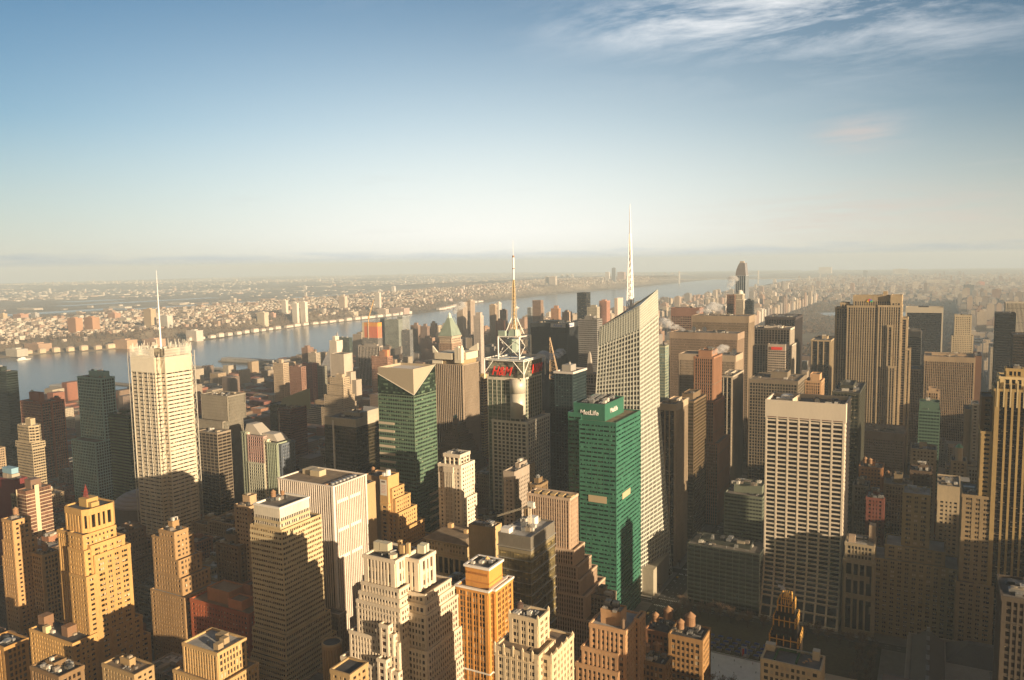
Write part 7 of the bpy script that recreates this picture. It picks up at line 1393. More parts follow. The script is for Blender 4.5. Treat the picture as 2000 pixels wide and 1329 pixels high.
fm = mn('MAXIMUM', fx, fy); gx = n_('ShaderNodeMixRGB'); l_(fm, gx.inputs[0]); l_(asph, gx.inputs[1]); l_(nj, gx.inputs[2]); l_(gx.outputs[0], p_.inputs['Base Color']); p_.inputs['Roughness'].default_value = .95
XS = [-27000, -25000, -23000, -20000, -17500, -15000, -13000, -11500, -10500, -9500, -8700, -8000, -7400, -6800, -6300, -5900, -5600, -5400, -5200, -5000, -4800, -4600, -4400, -4200, -4000, -3900, -3800] + [-3780 + 20 * i for i in range(46)] + [-2800, -2400, -1970, -1951, -1949, -1500, -1000, -500, 0, 500, 1000, 1800, 2600, 3600, 5000, 7000, 9000]
sheet('ground', XS, YS, land, gm)
# the river
wm_, t2, p2 = newmat('river_water'); p2.inputs['Base Color'].default_value = (.06, .072, .075, 1); p2.inputs['Roughness'].default_value = .22; p2.inputs['Specular IOR Level'].default_value = .6
a = t2.nodes.new('ShaderNodeTexCoord'); mp2 = t2.nodes.new('ShaderNodeMapping'); mp2.inputs['Scale'].default_value = (1, .25, 1); nz2 = t2.nodes.new('ShaderNodeTexNoise'); nz2.inputs['Scale'].default_value = .05; nz2.inputs['Detail'].default_value = 8
bp2 = t2.nodes.new('ShaderNodeBump'); bp2.inputs['Strength'].default_value = .3; bp2.inputs['Distance'].default_value = .7; t2.links.new(a.outputs['Object'], mp2.inputs[0]); t2.links.new(mp2.outputs[0], nz2.inputs['Vector']); t2.links.new(nz2.outputs[0], bp2.inputs['Height']); t2.links.new(bp2.outputs[0], p2.inputs['Normal'])
sheet('river', [-4700, -4200, -3800, -3400, -3000, -2600, -2200, -1940], [y for y in YS if y >= -4000], lambda x, y: -1.6 + bulge(x, y), wm_)
for i, (x0, x1, y0, y1) in enumerate(((-6300, -6000, 3300, 4300), (-6000, -5750, 4100, 5600), (-6600, -6450, 2600, 3300), (-7400, -7100, 4400, 6200), (-6200, -6050, 6300, 8200), (-8300, -7900, 5000, 5600))):
    sheet('marsh_water', [x0, (x0 + x1) / 2, x1], [y0, (y0 + y1) / 2, y1], lambda x, y: 9 + bulge(x, y) + 0 * x, wm_) if False else sheet('marsh_water', [x0 + (i * 37) % 60, (x0 + x1) / 2, x1], [y0, (y0 + y1) / 2, y1], lambda x, y: max(land(x, y), 2 + bulge(x, y)) + 1.2, wm_)

# ------------------------------------------------------------------ streets and blocks
AVE = [-1880, -1606, -1332, -1058, -784, -510, -236, 75, 235, 375, 520, 700]
def ST(s): return (s - 33.5) * 80.4
PAVE = noisecol('pavement', [(.3, (.16, .15, .135)), (.6, (.20, .19, .17)), (.8, (.26, .24, .21))], .2)
m = MB()
for s in range(33, 59):
    for a, b in zip(AVE, AVE[1:]):
        if s in (40, 41) and a == -236: continue
        m.box(a + 10, b - 10, ST(s) + 5.5, ST(s + 1) - 5.5, -.1, .15)
m.box(-226, 65, ST(40) + 5.5, ST(42) - 5.5, -.1, .15)
tag(m.build('pavement', PAVE), kind='structure')
m = MB()
for x in (-240.5, -236, -231.5):
    y = 300
    while y < 1200: m.box(x - .09, x + .09, y, y + 3, .006, .010); y += 12
for x in (70.5, 75, 79.5):
    y = 300
    while y < 900: m.box(x - .09, x + .09, y, y + 3, .006, .010); y += 12
for s in range(37, 48):
    for av in (-236, 75):
        for side in (-1, 1):
            for k in range(11): m.box(av - 8 + k * 1.6, av - 7.2 + k * 1.6, ST(s) + side * 7.4 - 1.3, ST(s) + side * 7.4 + 1.3, .006, .010)
for y in (ST(42) - 2.2, ST(42) + 2.2):
    x = -500
    while x < 60: m.box(x, x + 3, y - .08, y + .08, .006, .010); x += 9
tag(m.build('road_markings', plain((.7, .7, .66), .8)), kind='structure')

# ------------------------------------------------------------------ ordinary blocks (each building its own)
# how far down (photo rows of 1329) each landmark stays in view: the ordinary buildings before it stay lower than that
OPEN_TO = dict(metlife=1185, boa=1145, grace=1215, conde=990, sevents=1075, whitedeco=1045, fivets=925, astor=800, solow=690, gebuilding=845, navarre=1270, pinstripe=1290, banded=1310, bronze=1240, pinksteps=1190, whitesteps=1329,
    orange=1329, duo=1280, pinnacle=1329, buttress=1329, tanks1=1329, radiator=1290, arcade=1225, library=1329, allianz=690, worldwide=690, orangewrap=670, via=695, westin=970, redfin=925, lattice=960, fivehundred=1240, signtower=1090,
    palazzo=1130, lowtan=1329, redbrick=1235, stripedslab=1040, turret=1310, terrace=1329, one57=600, cityspire=610, paramount=900, obelisk=760)
IM = cam.matrix_world.inverted()
def seen_at(x, y, z):
    v = IM @ Vector((x, y, z)); return 1000 + 1525 * v.x / -v.z, 664.5 - 1525 * v.y / -v.z
def span(x0, x1, y0, y1, z):
    P = [seen_at(x, y, z) for x in (x0, x1) for y in (y0, y1)]; return min(p[0] for p in P), max(p[0] for p in P), min(p[1] for p in P)
LM = [(seen_at(-790, 540, 200)[0], 397, 538, 1040, (-790, -738, 538, 584, 226), 'pale beige rod-screened tower')]
for t in [(None,) + r_ for r_ in TABLE] + [(k_,) + v_ for k_, v_ in HERO.items()]:
    k_, nm_, ct_, lb_, X0, X1, Y0, Y1, H = t[:9]; a, b, c = span(X0, X1, Y0, Y1, H)
    LM.append((a, b, Y0, OPEN_TO.get(k_) or seen_at(X1, Y0, .3 * H)[1], (X0, X1, Y0, Y1, H), lb_))
import re
CUT = r',| with | topped | crowned | striped | ringed | cut | carrying | standing | wrapped | touching | hard | framed | joined | facing | stepping | rising | behind | overlooking | between | wedged | below | in front | beside | at the | above | left of | right of | over | under | before | alone '
refs = []
for a, b, Y0, vb, bx, lb_ in LM:
    t = ' '.join(re.split(CUT, lb_)[0].split()[:6]); refs.append([t, (a + b) / 2, seen_at(bx[1], bx[2], bx[4] * .5)[1], Y0])
refs = [r_ for r_ in refs if len(r_[0].split()) > 2 and sum(q[0] == r_[0] for q in refs) == 1]
FEET = [bx[:4] for *_, bx, lb_ in LM] + EXTRA_BOXES + [(-305, -255, 610, 680), (-158, -50, 1255, 1300), (-155, -85, 690, 775), (-305, -244, 525, 577), (-50, 60, 536, 670), (-808, -779, 414, 436), (-215, -40, 520, 690), (-560, -500, 755, 800), (-865, -795, 540, 610), (-72, 5, 370, 522), (-142, -98, 370, 515)]
PAL = [(.30, .12, .07), (.34, .17, .10), (.26, .10, .07), (.40, .30, .19), (.33, .27, .20), (.22, .15, .10), (.42, .36, .27), (.28, .26, .23), (.18, .13, .10), (.46, .33, .18)]
PN = ['red brick', 'rust brick', 'dark red brick', 'tan', 'drab stone', 'brown', 'cream', 'grey', 'dark brown', 'ochre']; RO = ['grey roof', 'gravel roof', 'pale roof', 'black roof']
EAST = [(150, 172, 515, 540, 192), (240, 285, 520, 550, 120), (255, 330, 700, 745, 165), (420, 455, 560, 600, 192), (470, 520, 650, 690, 207), (520, 560, 700, 740, 300), (325, 420, 915, 960, 246), (250, 310, 1060, 1110, 200), (90, 130, 700, 735, 105),
        (100, 140, 780, 815, 150), (250, 300, 850, 890, 170), (90, 130, 930, 965, 130), (380, 430, 800, 840, 175), (250, 300, 620, 660, 165), (130, 170, 620, 650, 120), (95, 130, 1150, 1190, 140), (250, 310, 1180, 1230, 190), (160, 200, 300, 330, 140), (560, 610, 850, 890, 190), (400, 440, 430, 470, 160), (250, 290, 400, 440, 140), (110, 150, 1020, 1050, 110), (600, 650, 560, 600, 180)]
EAST_FEET = [(80, 145, 330, 396)] + [(a - 6, b + 6, c - 6, d + 6) for a, b, c, d, h in EAST]
for i, (a, b, c, d, h) in enumerate(EAST):
    building('office_tower', 'office tower', 'midtown tower east of the picture, whose shadow falls westwards across the streets', a, b, c, d, h * .86, sty=('punch', 'rib', 'band', 'grid')[i % 4], wall=(.36, .30, .22), units=2, group='towers standing outside the picture to the east', tiers=((h * .5, 4, 4, 4, 4),))
building('stepped_tower', 'office tower', 'slender stepped tower with a pointed roof standing outside the picture to the east', 100, 124, 350, 376, 190, sty='punch', wall=(.36, .30, .22), units=0, pent=(.6, .6, 16), tiers=((168, 5, 5, 5, 5), (140, 5, 5, 5, 5), (100, 6, 6, 6, 6)))
building('observation_tower', 'skyscraper', 'limestone skyscraper the picture is taken from, behind the viewer', 0, 40, -50, -12, 314, sty='rib', wall=(.45, .41, .34), tiers=((270, 4, 6, 4, 4), (90, 20, 30, 10, 8)), units=0, pent=(.4, .4, 50))
rng = random.Random(11); lots = []; UNSEEN = []
for s in range(33, 60):
    for ai in range(11):
        ax0, ax1 = (AVE[ai] + 15, AVE[ai + 1] - 15); by0, by1 = ST(s) + 9, ST(s + 1) - 9; mid = (by0 + by1) / 2
        for row in (0, 1):
            y0, y1 = (by0, mid - 1) if row == 0 else (mid + 1, by1); x = ax0; hk = ai < 4 and s > 36
            while x < ax1 - 8:
                w = min(rng.uniform(14, 32) if hk else rng.uniform(18, 40), ax1 - x)
                if ax1 - x - w < 9: w = ax1 - x
                X0, X1, Y0, Y1 = x + .1, x + w - .1, y0 + rng.uniform(0, 3), y1 - rng.uniform(0, 3); x += w + (0 if rng.random() < .6 else .8)
                cx_, cy_ = (X0 + X1) / 2, (Y0 + Y1) / 2; d = math.hypot(cx_ + 22, cy_)
                if hk: h = rng.choice([13, 15, 16, 17, 18, 20, 14, 22]) if rng.random() < .86 else rng.uniform(26, 58)
                elif ai == 4: h = rng.uniform(24, 70) if s < 42 else rng.uniform(18, 60)
                elif s < 41: h = rng.uniform(40, 88)
                elif ai >= 7: h = rng.choice((28, 45, 60, 75, 90, 130)) * rng.uniform(.8, 1.2)
                elif ai == 6: h = rng.uniform(18, 62)
                else: h = rng.uniform(25, 90)
                if ai < 2 and s < 42: h = rng.uniform(8, 20)
                if Y1 < 60 or (abs(cx_) < 110 and Y1 < 130): continue
                if any(X0 < b + 1 and X1 > a - 1 and Y0 < d_ + 1 and Y1 > c_ - 1 for a, b, c_, d_ in EAST_FEET): continue
                px, py = seen_at(cx_, cy_, 15)
                if px < -60 or px > 2060 or seen_at(cx_, cy_, h)[1] > 1345:
                    if px > 700 and Y1 < 1500 and cx_ > -700: UNSEEN.append((X0, X1, Y0, Y1, h, rng.randrange(10)))
                    continue
                if any(X0 < b + 1 and X1 > a - 1 and Y0 < d_ + 1 and Y1 > c_ - 1 for a, b, c_, d_ in FEET): continue
                pl_, pr_, _q = span(X0, X1, Y0, Y1, 20)
                for a, b, Yh, vb, bx, lb_ in LM:
                    if b < pl_ or a > pr_ or Y0 >= Yh: continue
                    lo, hi = 0.0, h
                    for _i in range(12):
                        m_ = (lo + hi) / 2
                        if span(X0, X1, Y0, Y1, m_)[2] < vb: hi = m_
                        else: lo = m_
                    h = min(h, lo)
                if h < 3: continue
                h = max(h, 9.0); lots.append((X0, X1, Y0, Y1, h, ai, s, d))
lots.sort(key=lambda n: -(n[1] - n[0]) * (n[4] + (n[3] - n[2]) * .3) / n[7] ** 2)
kc = {}; used_l = {}; NEAR, REST = [], []
for X0, X1, Y0, Y1, h, ai, s, d in lots:
    kind = 'rowhouse' if (h < 24 and ai < 4) else ('loft_building' if s < 42 else 'midtown_building')
    ci = rng.choice([0, 1, 2, 4, 5, 7, 0]) if kind == 'rowhouse' else (rng.choice([3, 4, 5, 8, 9, 1, 3]) if s < 42 else rng.choice([3, 4, 5, 6, 7, 8, 0])); ro = rng.choice([0, 2, 3, 2]) if kind == 'rowhouse' else rng.choice([0, 1, 3, 2, 0])
    kc[kind] = kc.get(kind, 0) + 1
    if kc[kind] > 290: REST.append((X0, X1, Y0, Y1, h, ci)); continue
    tx, ty = seen_at((X0 + X1) / 2, (Y0 + Y1) / 2, h); size = 'low' if h < 16 else ('short' if h < 26 else ('mid-height' if h < 50 else 'tall')); wd = 'narrow' if X1 - X0 < 19 else ('' if X1 - X0 < 28 else 'broad')
    typ = {'rowhouse': 'row building', 'loft_building': 'loft block', 'midtown_building': 'city block building'}[kind]
    for r_ in sorted(refs, key=lambda r: abs(r[1] - tx) + abs(r[2] - ty) * .35 + .03 * abs(r[3] - Y0))[:6]:
        rel = ('behind' if Y0 > r_[3] + 25 else 'in front of') if abs(r_[1] - tx) < 26 else ('left of' if tx < r_[1] else 'right of')
        lab = ' '.join(f"{size} {wd} {PN[ci]} {typ} with {RO[ro]} {rel} the {r_[0]}".split())
        if len(lab.split()) > 16: lab = f"{size} {PN[ci]} {typ} {rel} the {r_[0]}"
        if lab not in used_l: break
    used_l[lab] = 1; NEAR.append((X0, X1, Y0, Y1, h, ci, ro, kind, d < 1350 or (h > 30 and d < 1700), lab))
GROUPS = {'rowhouse': 'low row buildings west of the towers', 'loft_building': 'loft blocks of the foreground streets', 'midtown_building': 'ordinary midtown street buildings'}
CATS = {'rowhouse': 'row building', 'loft_building': 'loft building', 'midtown_building': 'building'}
for (X0, X1, Y0, Y1, H, ci, ro, kind, det, lab) in NEAR:
    rg = random.Random(int(X0 * 3 + Y0)); far = not det
    cx_, cy_ = (X0 + X1) / 2, (Y0 + Y1) / 2
    r = empty(kind, (cx_, cy_, 0.1), lab, CATS[kind], GROUPS[kind]); c = PAL[ci]; x0, x1, y0, y1 = X0 - cx_, X1 - cx_, Y0 - cy_, Y1 - cy_
    if far:
        m = MB(); m.box(x0, x1, y0, y1, 0, H - 1); m.ring(offset(rect(x0, x1, y0, y1), .1), offset(rect(x0, x1, y0, y1), -.4), H - 1.6, H); m.build('wall', farwall(c, (.04, .035, .03), 3.1, 3.3, .42), r)
        m = MB(); m.prism(offset(rect(x0, x1, y0, y1), -.42), H - 1, H - .9); m.build('roof', ROOFS[ro], r)
    else:
        Wm, Sm, Gm, Rm = MB(), MB(), MB(), MB(); sty = rg.choice(('punch', 'loft', 'punch', 'grid')); st = STY[sty]
        if H > 38 and rg.random() < .6:
            k = rg.uniform(.62, .8); e = rg.uniform(2, 4); facade(Wm, Sm, Gm, rect(x0, x1, y0, y1), 0, H * k, st, crown=1.6); Rm.prism(offset(rect(x0, x1, y0, y1), -.45), H * k - 1.1, H * k - 1.0)
            pl = rect(x0 + e, x1 - e, y0 + e, y1 - e); facade(Wm, Sm, Gm, pl, H * k - .5, H, st, crown=2)
        else:
            pl = rect(x0, x1, y0, y1); facade(Wm, Sm, Gm, pl, 0, H, st, crown=2)
        Rm.prism(offset(pl, -.45), H - 1.1, H - 1.0)
        Wm.build('wall', masonry(c), r); Sm.build('floor_band', masonry(c), r); Gm.build('glazing', glazing((.02, .02, .022), pw=st['bay'], fh=st['fh'], blind=.3), r); Rm.build('roof', ROOFS[ro], r)
        xs_ = [p[0] for p in pl]; ys_ = [p[1] for p in pl]
        roof_clutter(r, pl, H - 1, rg, rg.randint(3, 8), (rg.uniform(.2, .4), rg.uniform(.2, .4), rg.uniform(3, 6)) if rg.random() < .8 else None, 1 if rg.random() < .38 else 0, masonry(c))
class Multi(MB):
    def __init__(s): super().__init__(); s.m = []
    def cbox(s, mi, *a): n = len(s.f); s.box(*a); s.m += [mi] * (len(s.f) - n)
    def done(s, name, mats, label, cat):
        me = s.mesh(name, mats[0]); [me.materials.append(q) for q in mats[1:]]; me.polygons.foreach_set('material_index', s.m)
        o = bpy.data.objects.new(name, me); COL.objects.link(o); return tag(o, label, cat, kind='stuff')
mm = Multi(); FW = [farwall(c, (.05, .045, .04), 3.1, 3.3, .4) for c in PAL]
for (X0, X1, Y0, Y1, H, ci) in REST: mm.cbox(ci, X0, X1, Y0, Y1, .1, H)
for (X0, X1, Y0, Y1, H, ci) in UNSEEN: mm.cbox(ci, X0, X1, Y0, Y1, .1, H)  # unseen blocks outside the picture, added for the shadows they cast
mm.done('far_and_unseen_buildings', FW, 'remaining small street buildings of the far west side, plus unseen blocks casting shadows', 'buildings')

# ------------------------------------------------------------------ uptown
FCOL = [(.42, .31, .22), (.34, .22, .15), (.50, .41, .30), (.44, .36, .27), (.22, .16, .12), (.60, .53, .44), (.28, .25, .22)]
FM = [farwall(c, (.10, .08, .07), 4, 3.6, .4) for c in FCOL]
rng = random.Random(21); mm = Multi(); up = []
def put(x, y, w, d, h, ci): up.append((x, y, w, d, h, ci))
for s in range(59, 112):
    y = ST(s) + 40
    for a, b in ((-1830, -1606), (-1606, -1332), (-1332, -1058), (-1058, -800)):
        x = a + 16
        while x < b - 14:
            w = rng.uniform(18, 40); big = rng.random()
            h = rng.uniform(12, 26) if big < .62 else (rng.uniform(30, 52) if big < .95 else rng.uniform(60, 105))
            if x + w > b - 45: h = rng.uniform(38, 66)
            if a == -1058 and x + w > -850: h = rng.uniform(48, 70) if rng.random() < .93 else rng.uniform(80, 105)
            if s < 66: h = rng.uniform(30, 90)
            put(x + w / 2, y + rng.uniform(-6, 6), min(w, b - 12 - x), rng.uniform(36, 60), h, rng.randrange(7)); x += w + rng.choice((0, 0, 3))
    if s > 59:
        x = 95
        while x < min(80 + .11 * y, 900):
            w = rng.uniform(20, 36); h = rng.uniform(20, 48) if rng.random() < .88 else rng.uniform(60, 105); put(x + w / 2, y, w, 46, h, rng.randrange(7)); x += w + rng.choice((0, 2, 18))
y = 6260
while y < 15500:
    x = -1850 + max(0, (y - 12000) * .05)
    while x < min(200 + .12 * y, 2600):
        w = rng.uniform(16, 44); k = rng.random(); h = rng.uniform(9, 20) if k < .90 else (rng.uniform(24, 48) if k < .99 else rng.uniform(60, 90))
        put(x + w / 2, y + rng.uniform(-20, 20), w, rng.uniform(22, 50), h + (4 if y < 9000 else 0), rng.randrange(7)); x += w + rng.uniform(8, 50 + y * .004)
    y += rng.uniform(70, 105)
up.sort(key=lambda u: -(u[2] * u[4]) / ((u[0] + 22) ** 2 + u[1] ** 2))
TOWN = 'uptown apartment houses beyond midtown'
tall = [u for u in up if u[4] > 62 and u[1] < 7000][:110]; rest = [u for u in up if u not in tall]
CN = ['tan', 'brown', 'cream', 'beige', 'dark brown', 'pale stone', 'grey-tan']
base_me = {}
for (x, y, w, d, h, ci) in tall:
    z = land(x, y); m = MB(); m.box(-w / 2, w / 2, -d / 2, d / 2, -2, h); m.box(-w * .22, w * .22, -d * .2, d * .2, h, h + 7)
    side = 'east of the park' if x > 0 else ('along the west edge of the park' if x > -900 else ('in the uptown blocks near the river' if x < -1500 else 'in the uptown blocks left of the park'))
    o = m.build('uptown_tower', FM[ci], loc=(x, y, z)); tag(o, f'{"very tall" if h > 95 else "tall"} {CN[ci]} apartment tower {side}', 'apartment tower', TOWN)
for (x, y, w, d, h, ci) in rest:
    z = land(x, y); mm.cbox(ci, x - w / 2, x + w / 2, y - d / 2, y + d / 2, z - 3, z + h)
    if h > 40: mm.cbox(ci, x - w / 4, x + w / 4, y - d / 4, y + d / 4, z + h, z + h + 5)
mm.done('uptown_buildings', FM, 'dense uptown apartment blocks stretching to the horizon on the right', 'buildings')

# ------------------------------------------------------------------ across the river
JM = [farwall(c, (.22, .17, .13), 5, 4, .35) for c in [(.50, .44, .35), (.42, .30, .21), (.60, .54, .45), (.32, .21, .15), (.38, .32, .25), (.20, .16, .13)]]
mm = Multi(); rng = random.Random(5)
def clump(x, y): return math.sin(x * .004 + y * .0017) + math.sin(y * .0031 - x * .0012 + 2) + .6 * math.sin(x * .011 - y * .007)
n = 0
while n < 13500:
    y = rng.uniform(1300, 11500); x = -rng.uniform(3150, 5000); s_ = shore(y)
    if x > s_ - 170: continue
    if (x < -4750 and y < 8000) or (clump(x, y) < -1.25): continue
    w, d, h = rng.uniform(8, 16), rng.uniform(9, 18), rng.uniform(6, 12)
    if rng.random() < .05: w, d, h = rng.uniform(20, 55), rng.uniform(14, 30), rng.uniform(9, 24)
    z = land(x, y); mm.cbox(rng.choice((0, 0, 1, 2, 2, 3, 4, 4, 5)), x - w / 2, x + w / 2, y - d / 2, y + d / 2, z - 3, z + h); n += 1
n = 0
while n < 5200:      # beyond the marshes: warehouses, then towns
    y = rng.uniform(1500, 25000); x = -rng.uniform(5700, 22000)
    if x > -8200 and rng.random() < .55: continue
    if clump(x * .35, y * .35) < -.7: continue
    k = rng.random(); w, d, h = (rng.uniform(90, 260), rng.uniform(40, 110), rng.uniform(9, 14)) if (k < .22 and x > -11000) else (rng.uniform(18, 70), rng.uniform(14, 40), rng.uniform(7, 16) if k < .95 else rng.uniform(25, 55))
    z = land(x, y); mm.cbox(rng.choice((0, 2, 2, 2, 4, 1, 0)), x - w / 2, x + w / 2, y - d / 2, y + d / 2, z - 3, z + h); n += 1
mm.done('distant_houses', JM, 'countless small houses and warehouses across the river', 'houses')
FG_ = 'tower blocks across the river and far uptown'
for (x, y, w, d, h, zb, lab, c) in FAR:
    z = land(x, y) if zb in (0, 90, 80) else min(zb, land(x, y) if land(x, y) > 1 else zb); r = empty('distant_tower', (x, y, z), lab, 'tower block')
    m = MB(); m.box(-w / 2, w / 2, -d / 2, d / 2, -4, h); m.build('wall', farwall(c, tuple(v * .45 for v in c), 5, 4.2, .5), r)
    m = MB(); m.box(-w * .18, w * .18, -d * .25, d * .25, h + .7, h + 5); m.build('penthouse', plain(c), r); m = MB(); m.box(-w / 2 - .3, w / 2 + .3, -d / 2 - .3, d / 2 + .3, h - 1, h + .6); m.build('roof', plain(tuple(min(.8, v * 1.1) for v in c)), r)
# shore rows: white terraces at the water
k = 0; rng = random.Random(9); SH = []
for (ya, yb, step, w, d, h, c, nm) in ((1760, 2080, 44, 30, 16, 15, (.62, .50, .34), 'tan'), (2380, 3050, 62, 34, 20, 13, (.76, .70, .62), 'white'), (3100, 3700, 74, 50, 20, 12, (.76, .70, .62), 'white'), (3760, 4300, 80, 60, 26, 14, (.78, .74, .68), 'white'), (4700, 5800, 130, 90, 26, 13, (.76, .71, .66), 'white')):
    y = ya
    while y < yb:
        x = shore(y) - 26 - rng.uniform(0, 8); SH.append((x, y, w * rng.uniform(.8, 1.1), d, h * rng.uniform(.8, 1.25), c, nm)); y += step
for (x, y, w, d, h, c, nm) in SH:
    r = empty('waterfront_terrace', (x, y, 2), f'{"low" if h < 14 else "taller"} {nm} terrace house row on the far shore, {"left" if y < 2300 else ("middle" if y < 3400 else "right")} stretch', 'terrace', 'terraces lined up on the far shore')
    m = MB(); m.box(-d / 2, d / 2, -w / 2, w / 2, -2, h - 2); m.build('wall', farwall(c, (.2, .16, .12), 4, 3.5, .4), r); m = MB(); m.prism(rect(-d / 2 - .6, d / 2 + .6, -w / 2 - .6, w / 2 + .6), h - 2, h + 2.5, rect(-d / 2 + 5, d / 2 - 5, -w / 2 + 5, w / 2 - 5)); m.build('roof', plain((.45, .36, .28)), r)

# ------------------------------------------------------------------ woods
TW = noisecol('bare_woods', [(.3, (.085, .055, .035)), (.55, (.13, .088, .055)), (.75, (.19, .13, .085))], .02)
def woods(name, label, pts, size, n_tri, parent_kind='stuff'):
    rg = np.random.RandomState(3); P = np.array(pts, dtype=np.float32); n = len(P) * n_tri
    c = np.repeat(P, n_tri, 0) + rg.normal(0, 1, (n, 3)).astype(np.float32) * np.array([size * .42, size * .42, size * .3], np.float32)
    v = (c[:, None, :] + rg.normal(0, 1, (n, 3, 3)) * size * .22).reshape(-1, 3).astype(np.float32)
    me = bpy.data.meshes.new(name); me.vertices.add(len(v)); me.vertices.foreach_set('co', v.ravel()); me.loops.add(len(v)); me.loops.foreach_set('vertex_index', np.arange(len(v), dtype=np.int32)); me.polygons.add(n)
    me.polygons.foreach_set('loop_start', np.arange(0, len(v), 3, dtype=np.int32)); me.polygons.foreach_set('loop_total', np.full(n, 3, np.int32)); me.update(calc_edges=True); me.polygons.foreach_set('use_smooth', [False] * n); me.materials.append(TW)
    o = bpy.data.objects.new(name, me); COL.objects.link(o); tag(o, label, 'woods', kind='stuff')
rng = random.Random(31); pts = []
while len(pts) < 9000:
    x, y = rng.uniform(-770, 60), 2080 + (rng.random() ** 1.6) * 4050
    if math.hypot((x + 420) / 160, (y - 3300) / 240) < 1 or math.hypot((x + 330) / 300, (y - 4900) / 320) < 1 or math.hypot((x + 500) / 90, (y - 2650) / 120) < 1: continue
    pts.append((x, y, 7 + bulge(x, y)))
woods('park_woods', 'brown leafless park woodland stretching behind the ribbed limestone slab', pts, 11, 8)
sheet('parkland', [-770, -360, 60], [2060, 3000, 4000, 5000, 6150], lambda x, y: .3 + bulge(x, y) * .98, noisecol('park_ground', [(.35, (.10, .075, .045)), (.55, (.15, .12, .07)), (.7, (.12, .13, .07))], .006))
for (x, y, a, b) in ((-330, 4900, 290, 310), (-500, 2650, 80, 110)):
    m = MB(); m.prism([(x + a * math.cos(6.2832 * i / 24) * (1 + .1 * math.sin(i * 1.7)), y + b * math.sin(6.2832 * i / 24)) for i in range(24)], bulge(x, y) * .9 + .4, bulge(x, y) * .9 + .9); tag(m.build('lake_water', wm_), kind='structure')
pts = []
while len(pts) < 9000:
    y = rng.uniform(1500, 12600); s_ = shore(y); x = s_ - 95 - rng.uniform(0, 150)
    if y > 5800 and rng.random() < .5: x = s_ - 60 - rng.uniform(0, 900)
    pts.append((x, y, land(x, y) + 4))
while len(pts) < 11500:
    y = rng.uniform(2300, 9000); x = -rng.uniform(4500, 5500); pts.append((x, y, land(x, y) + 3))
while len(pts) < 14500:
    y = rng.uniform(1500, 22000); x = -rng.uniform(5800, 16000)
    if clump(x * .35, y * .35) < -.3: pts.append((x, y, land(x, y) + 4))
woods('cliff_woods', 'brown leafless woods on the river cliff and the plain beyond', pts, 15, 5)

# ------------------------------------------------------------------ piers and boats
def pier(x0, x1, y0, y1, h, label, wall=(.34, .32, .29), roofc=(.44, .43, .41)):
    r = empty('pier', ((x0 + x1) / 2, (y0 + y1) / 2, -1.5), label, 'pier', 'piers reaching into the river'); w, d = (x1 - x0) / 2, (y1 - y0) / 2
    m = MB(); m.box(-w, w, -d, d, .2, 3.2); m.build('deck', masonry((.28, .25, .21)), r)
    if h:
        m = MB(); m.box(-w + 12, w - 2, -d + 3, d - 3, 3.2, 3.2 + h); m.build('shed', masonry(wall), r); m = MB(); m.prism(rect(-w + 11, w - 1, -d + 2, d - 2), 3.2 + h, 5.4 + h, rect(-w + 13, w - 3, -d + 8, d - 8)); m.build('roof', masonry(roofc), r)
    m = MB()
    for i in range(9):
        for yy in (-d + 1, d - 1): m.box(-w + 5 + i * w / 4.5, -w + 6 + i * w / 4.5, yy - .5, yy + .5, -6, .2)
    m.build('piles', DARKMETAL, r)
for a in ((-2180, -1960, 1530, 1556, 0, 'long low open pier deck, left of the slim beige riverside tower'), (-2200, -1960, 1700, 1724, 5, 'pier with a grey shed roof further up the river'), (-2160, -1960, 1250, 1285, 7, 'shed pier behind the thin-finned grey tower'), (-2150, -1960, 1380, 1400, 0, 'narrow empty pier nearest the far side of the low sheds'), (-2210, -1960, 1880, 1920, 8, 'cruise pier with long white roof behind the red brick slabs')): pier(*a)
pier(-2210, -1960, 800, 850, 10, 'broad white-roofed pier hall in the river left of the rod-screened tower', (.56, .52, .46), (.6, .56, .5)); pier(-2190, -1960, 940, 980, 9, 'brown-roofed pier hall directly left of the rod-screened tower', (.42, .33, .26), (.40, .30, .22))
def boat(x, y, L_, c, label, rz=0):
    r = empty('boat', (x, y, -1.5), label, 'boat', None, rz); m = MB(); w = L_ * .14
    m.prism([(-L_ / 2, -w), (L_ * .25, -w), (L_ / 2, 0), (L_ * .25, w), (-L_ / 2, w)], 0, L_ * .1, [(-L_ / 2, -w * 1.1), (L_ * .28, -w * 1.1), (L_ * .55, 0), (L_ * .28, w * 1.1), (-L_ / 2, w * 1.1)]); m.build('hull', plain(c), r)
    m = MB(); m.box(-L_ * .4, L_ * .12, -w * .8, w * .8, L_ * .1, L_ * .19); m.box(-L_ * .2, L_ * .05, -w * .6, w * .6, L_ * .19, L_ * .25); m.build('cabin', WHITEPAINT, r)
boat(-2950, 1640, 46, (.7, .68, .62), 'white ferry near the far shore at the left edge', 1.4); boat(-2350, 1120, 40, (.6, .6, .6), 'small white boat in the river left of the rod-screened tower', 1.2); boat(-2700, 5000, 60, (.75, .72, .66), 'pale ship on the far reach of the river behind the antenna mast', 1.4)
# domed white roof and low bus terminal
r = empty('dome_building', (-830, 575, 0), 'smooth white domed roof between the ochre tower and the teal tower', 'dome'); m = MB()
for i in range(6): a0, a1 = i / 6 * 1.5708, (i + 1) / 6 * 1.5708; m.cone(0, 0, 32 * math.cos(a0), 32 * math.cos(a1), 48 + 15 * math.sin(a0), 48 + 15 * math.sin(a1), 28)
m.build('dome', plain((.40, .36, .38), .6), r, True); m = MB(); m.cone(0, 0, 33, 33, 0, 48, 28); m.build('wall', masonry((.16, .13, .11)), r)
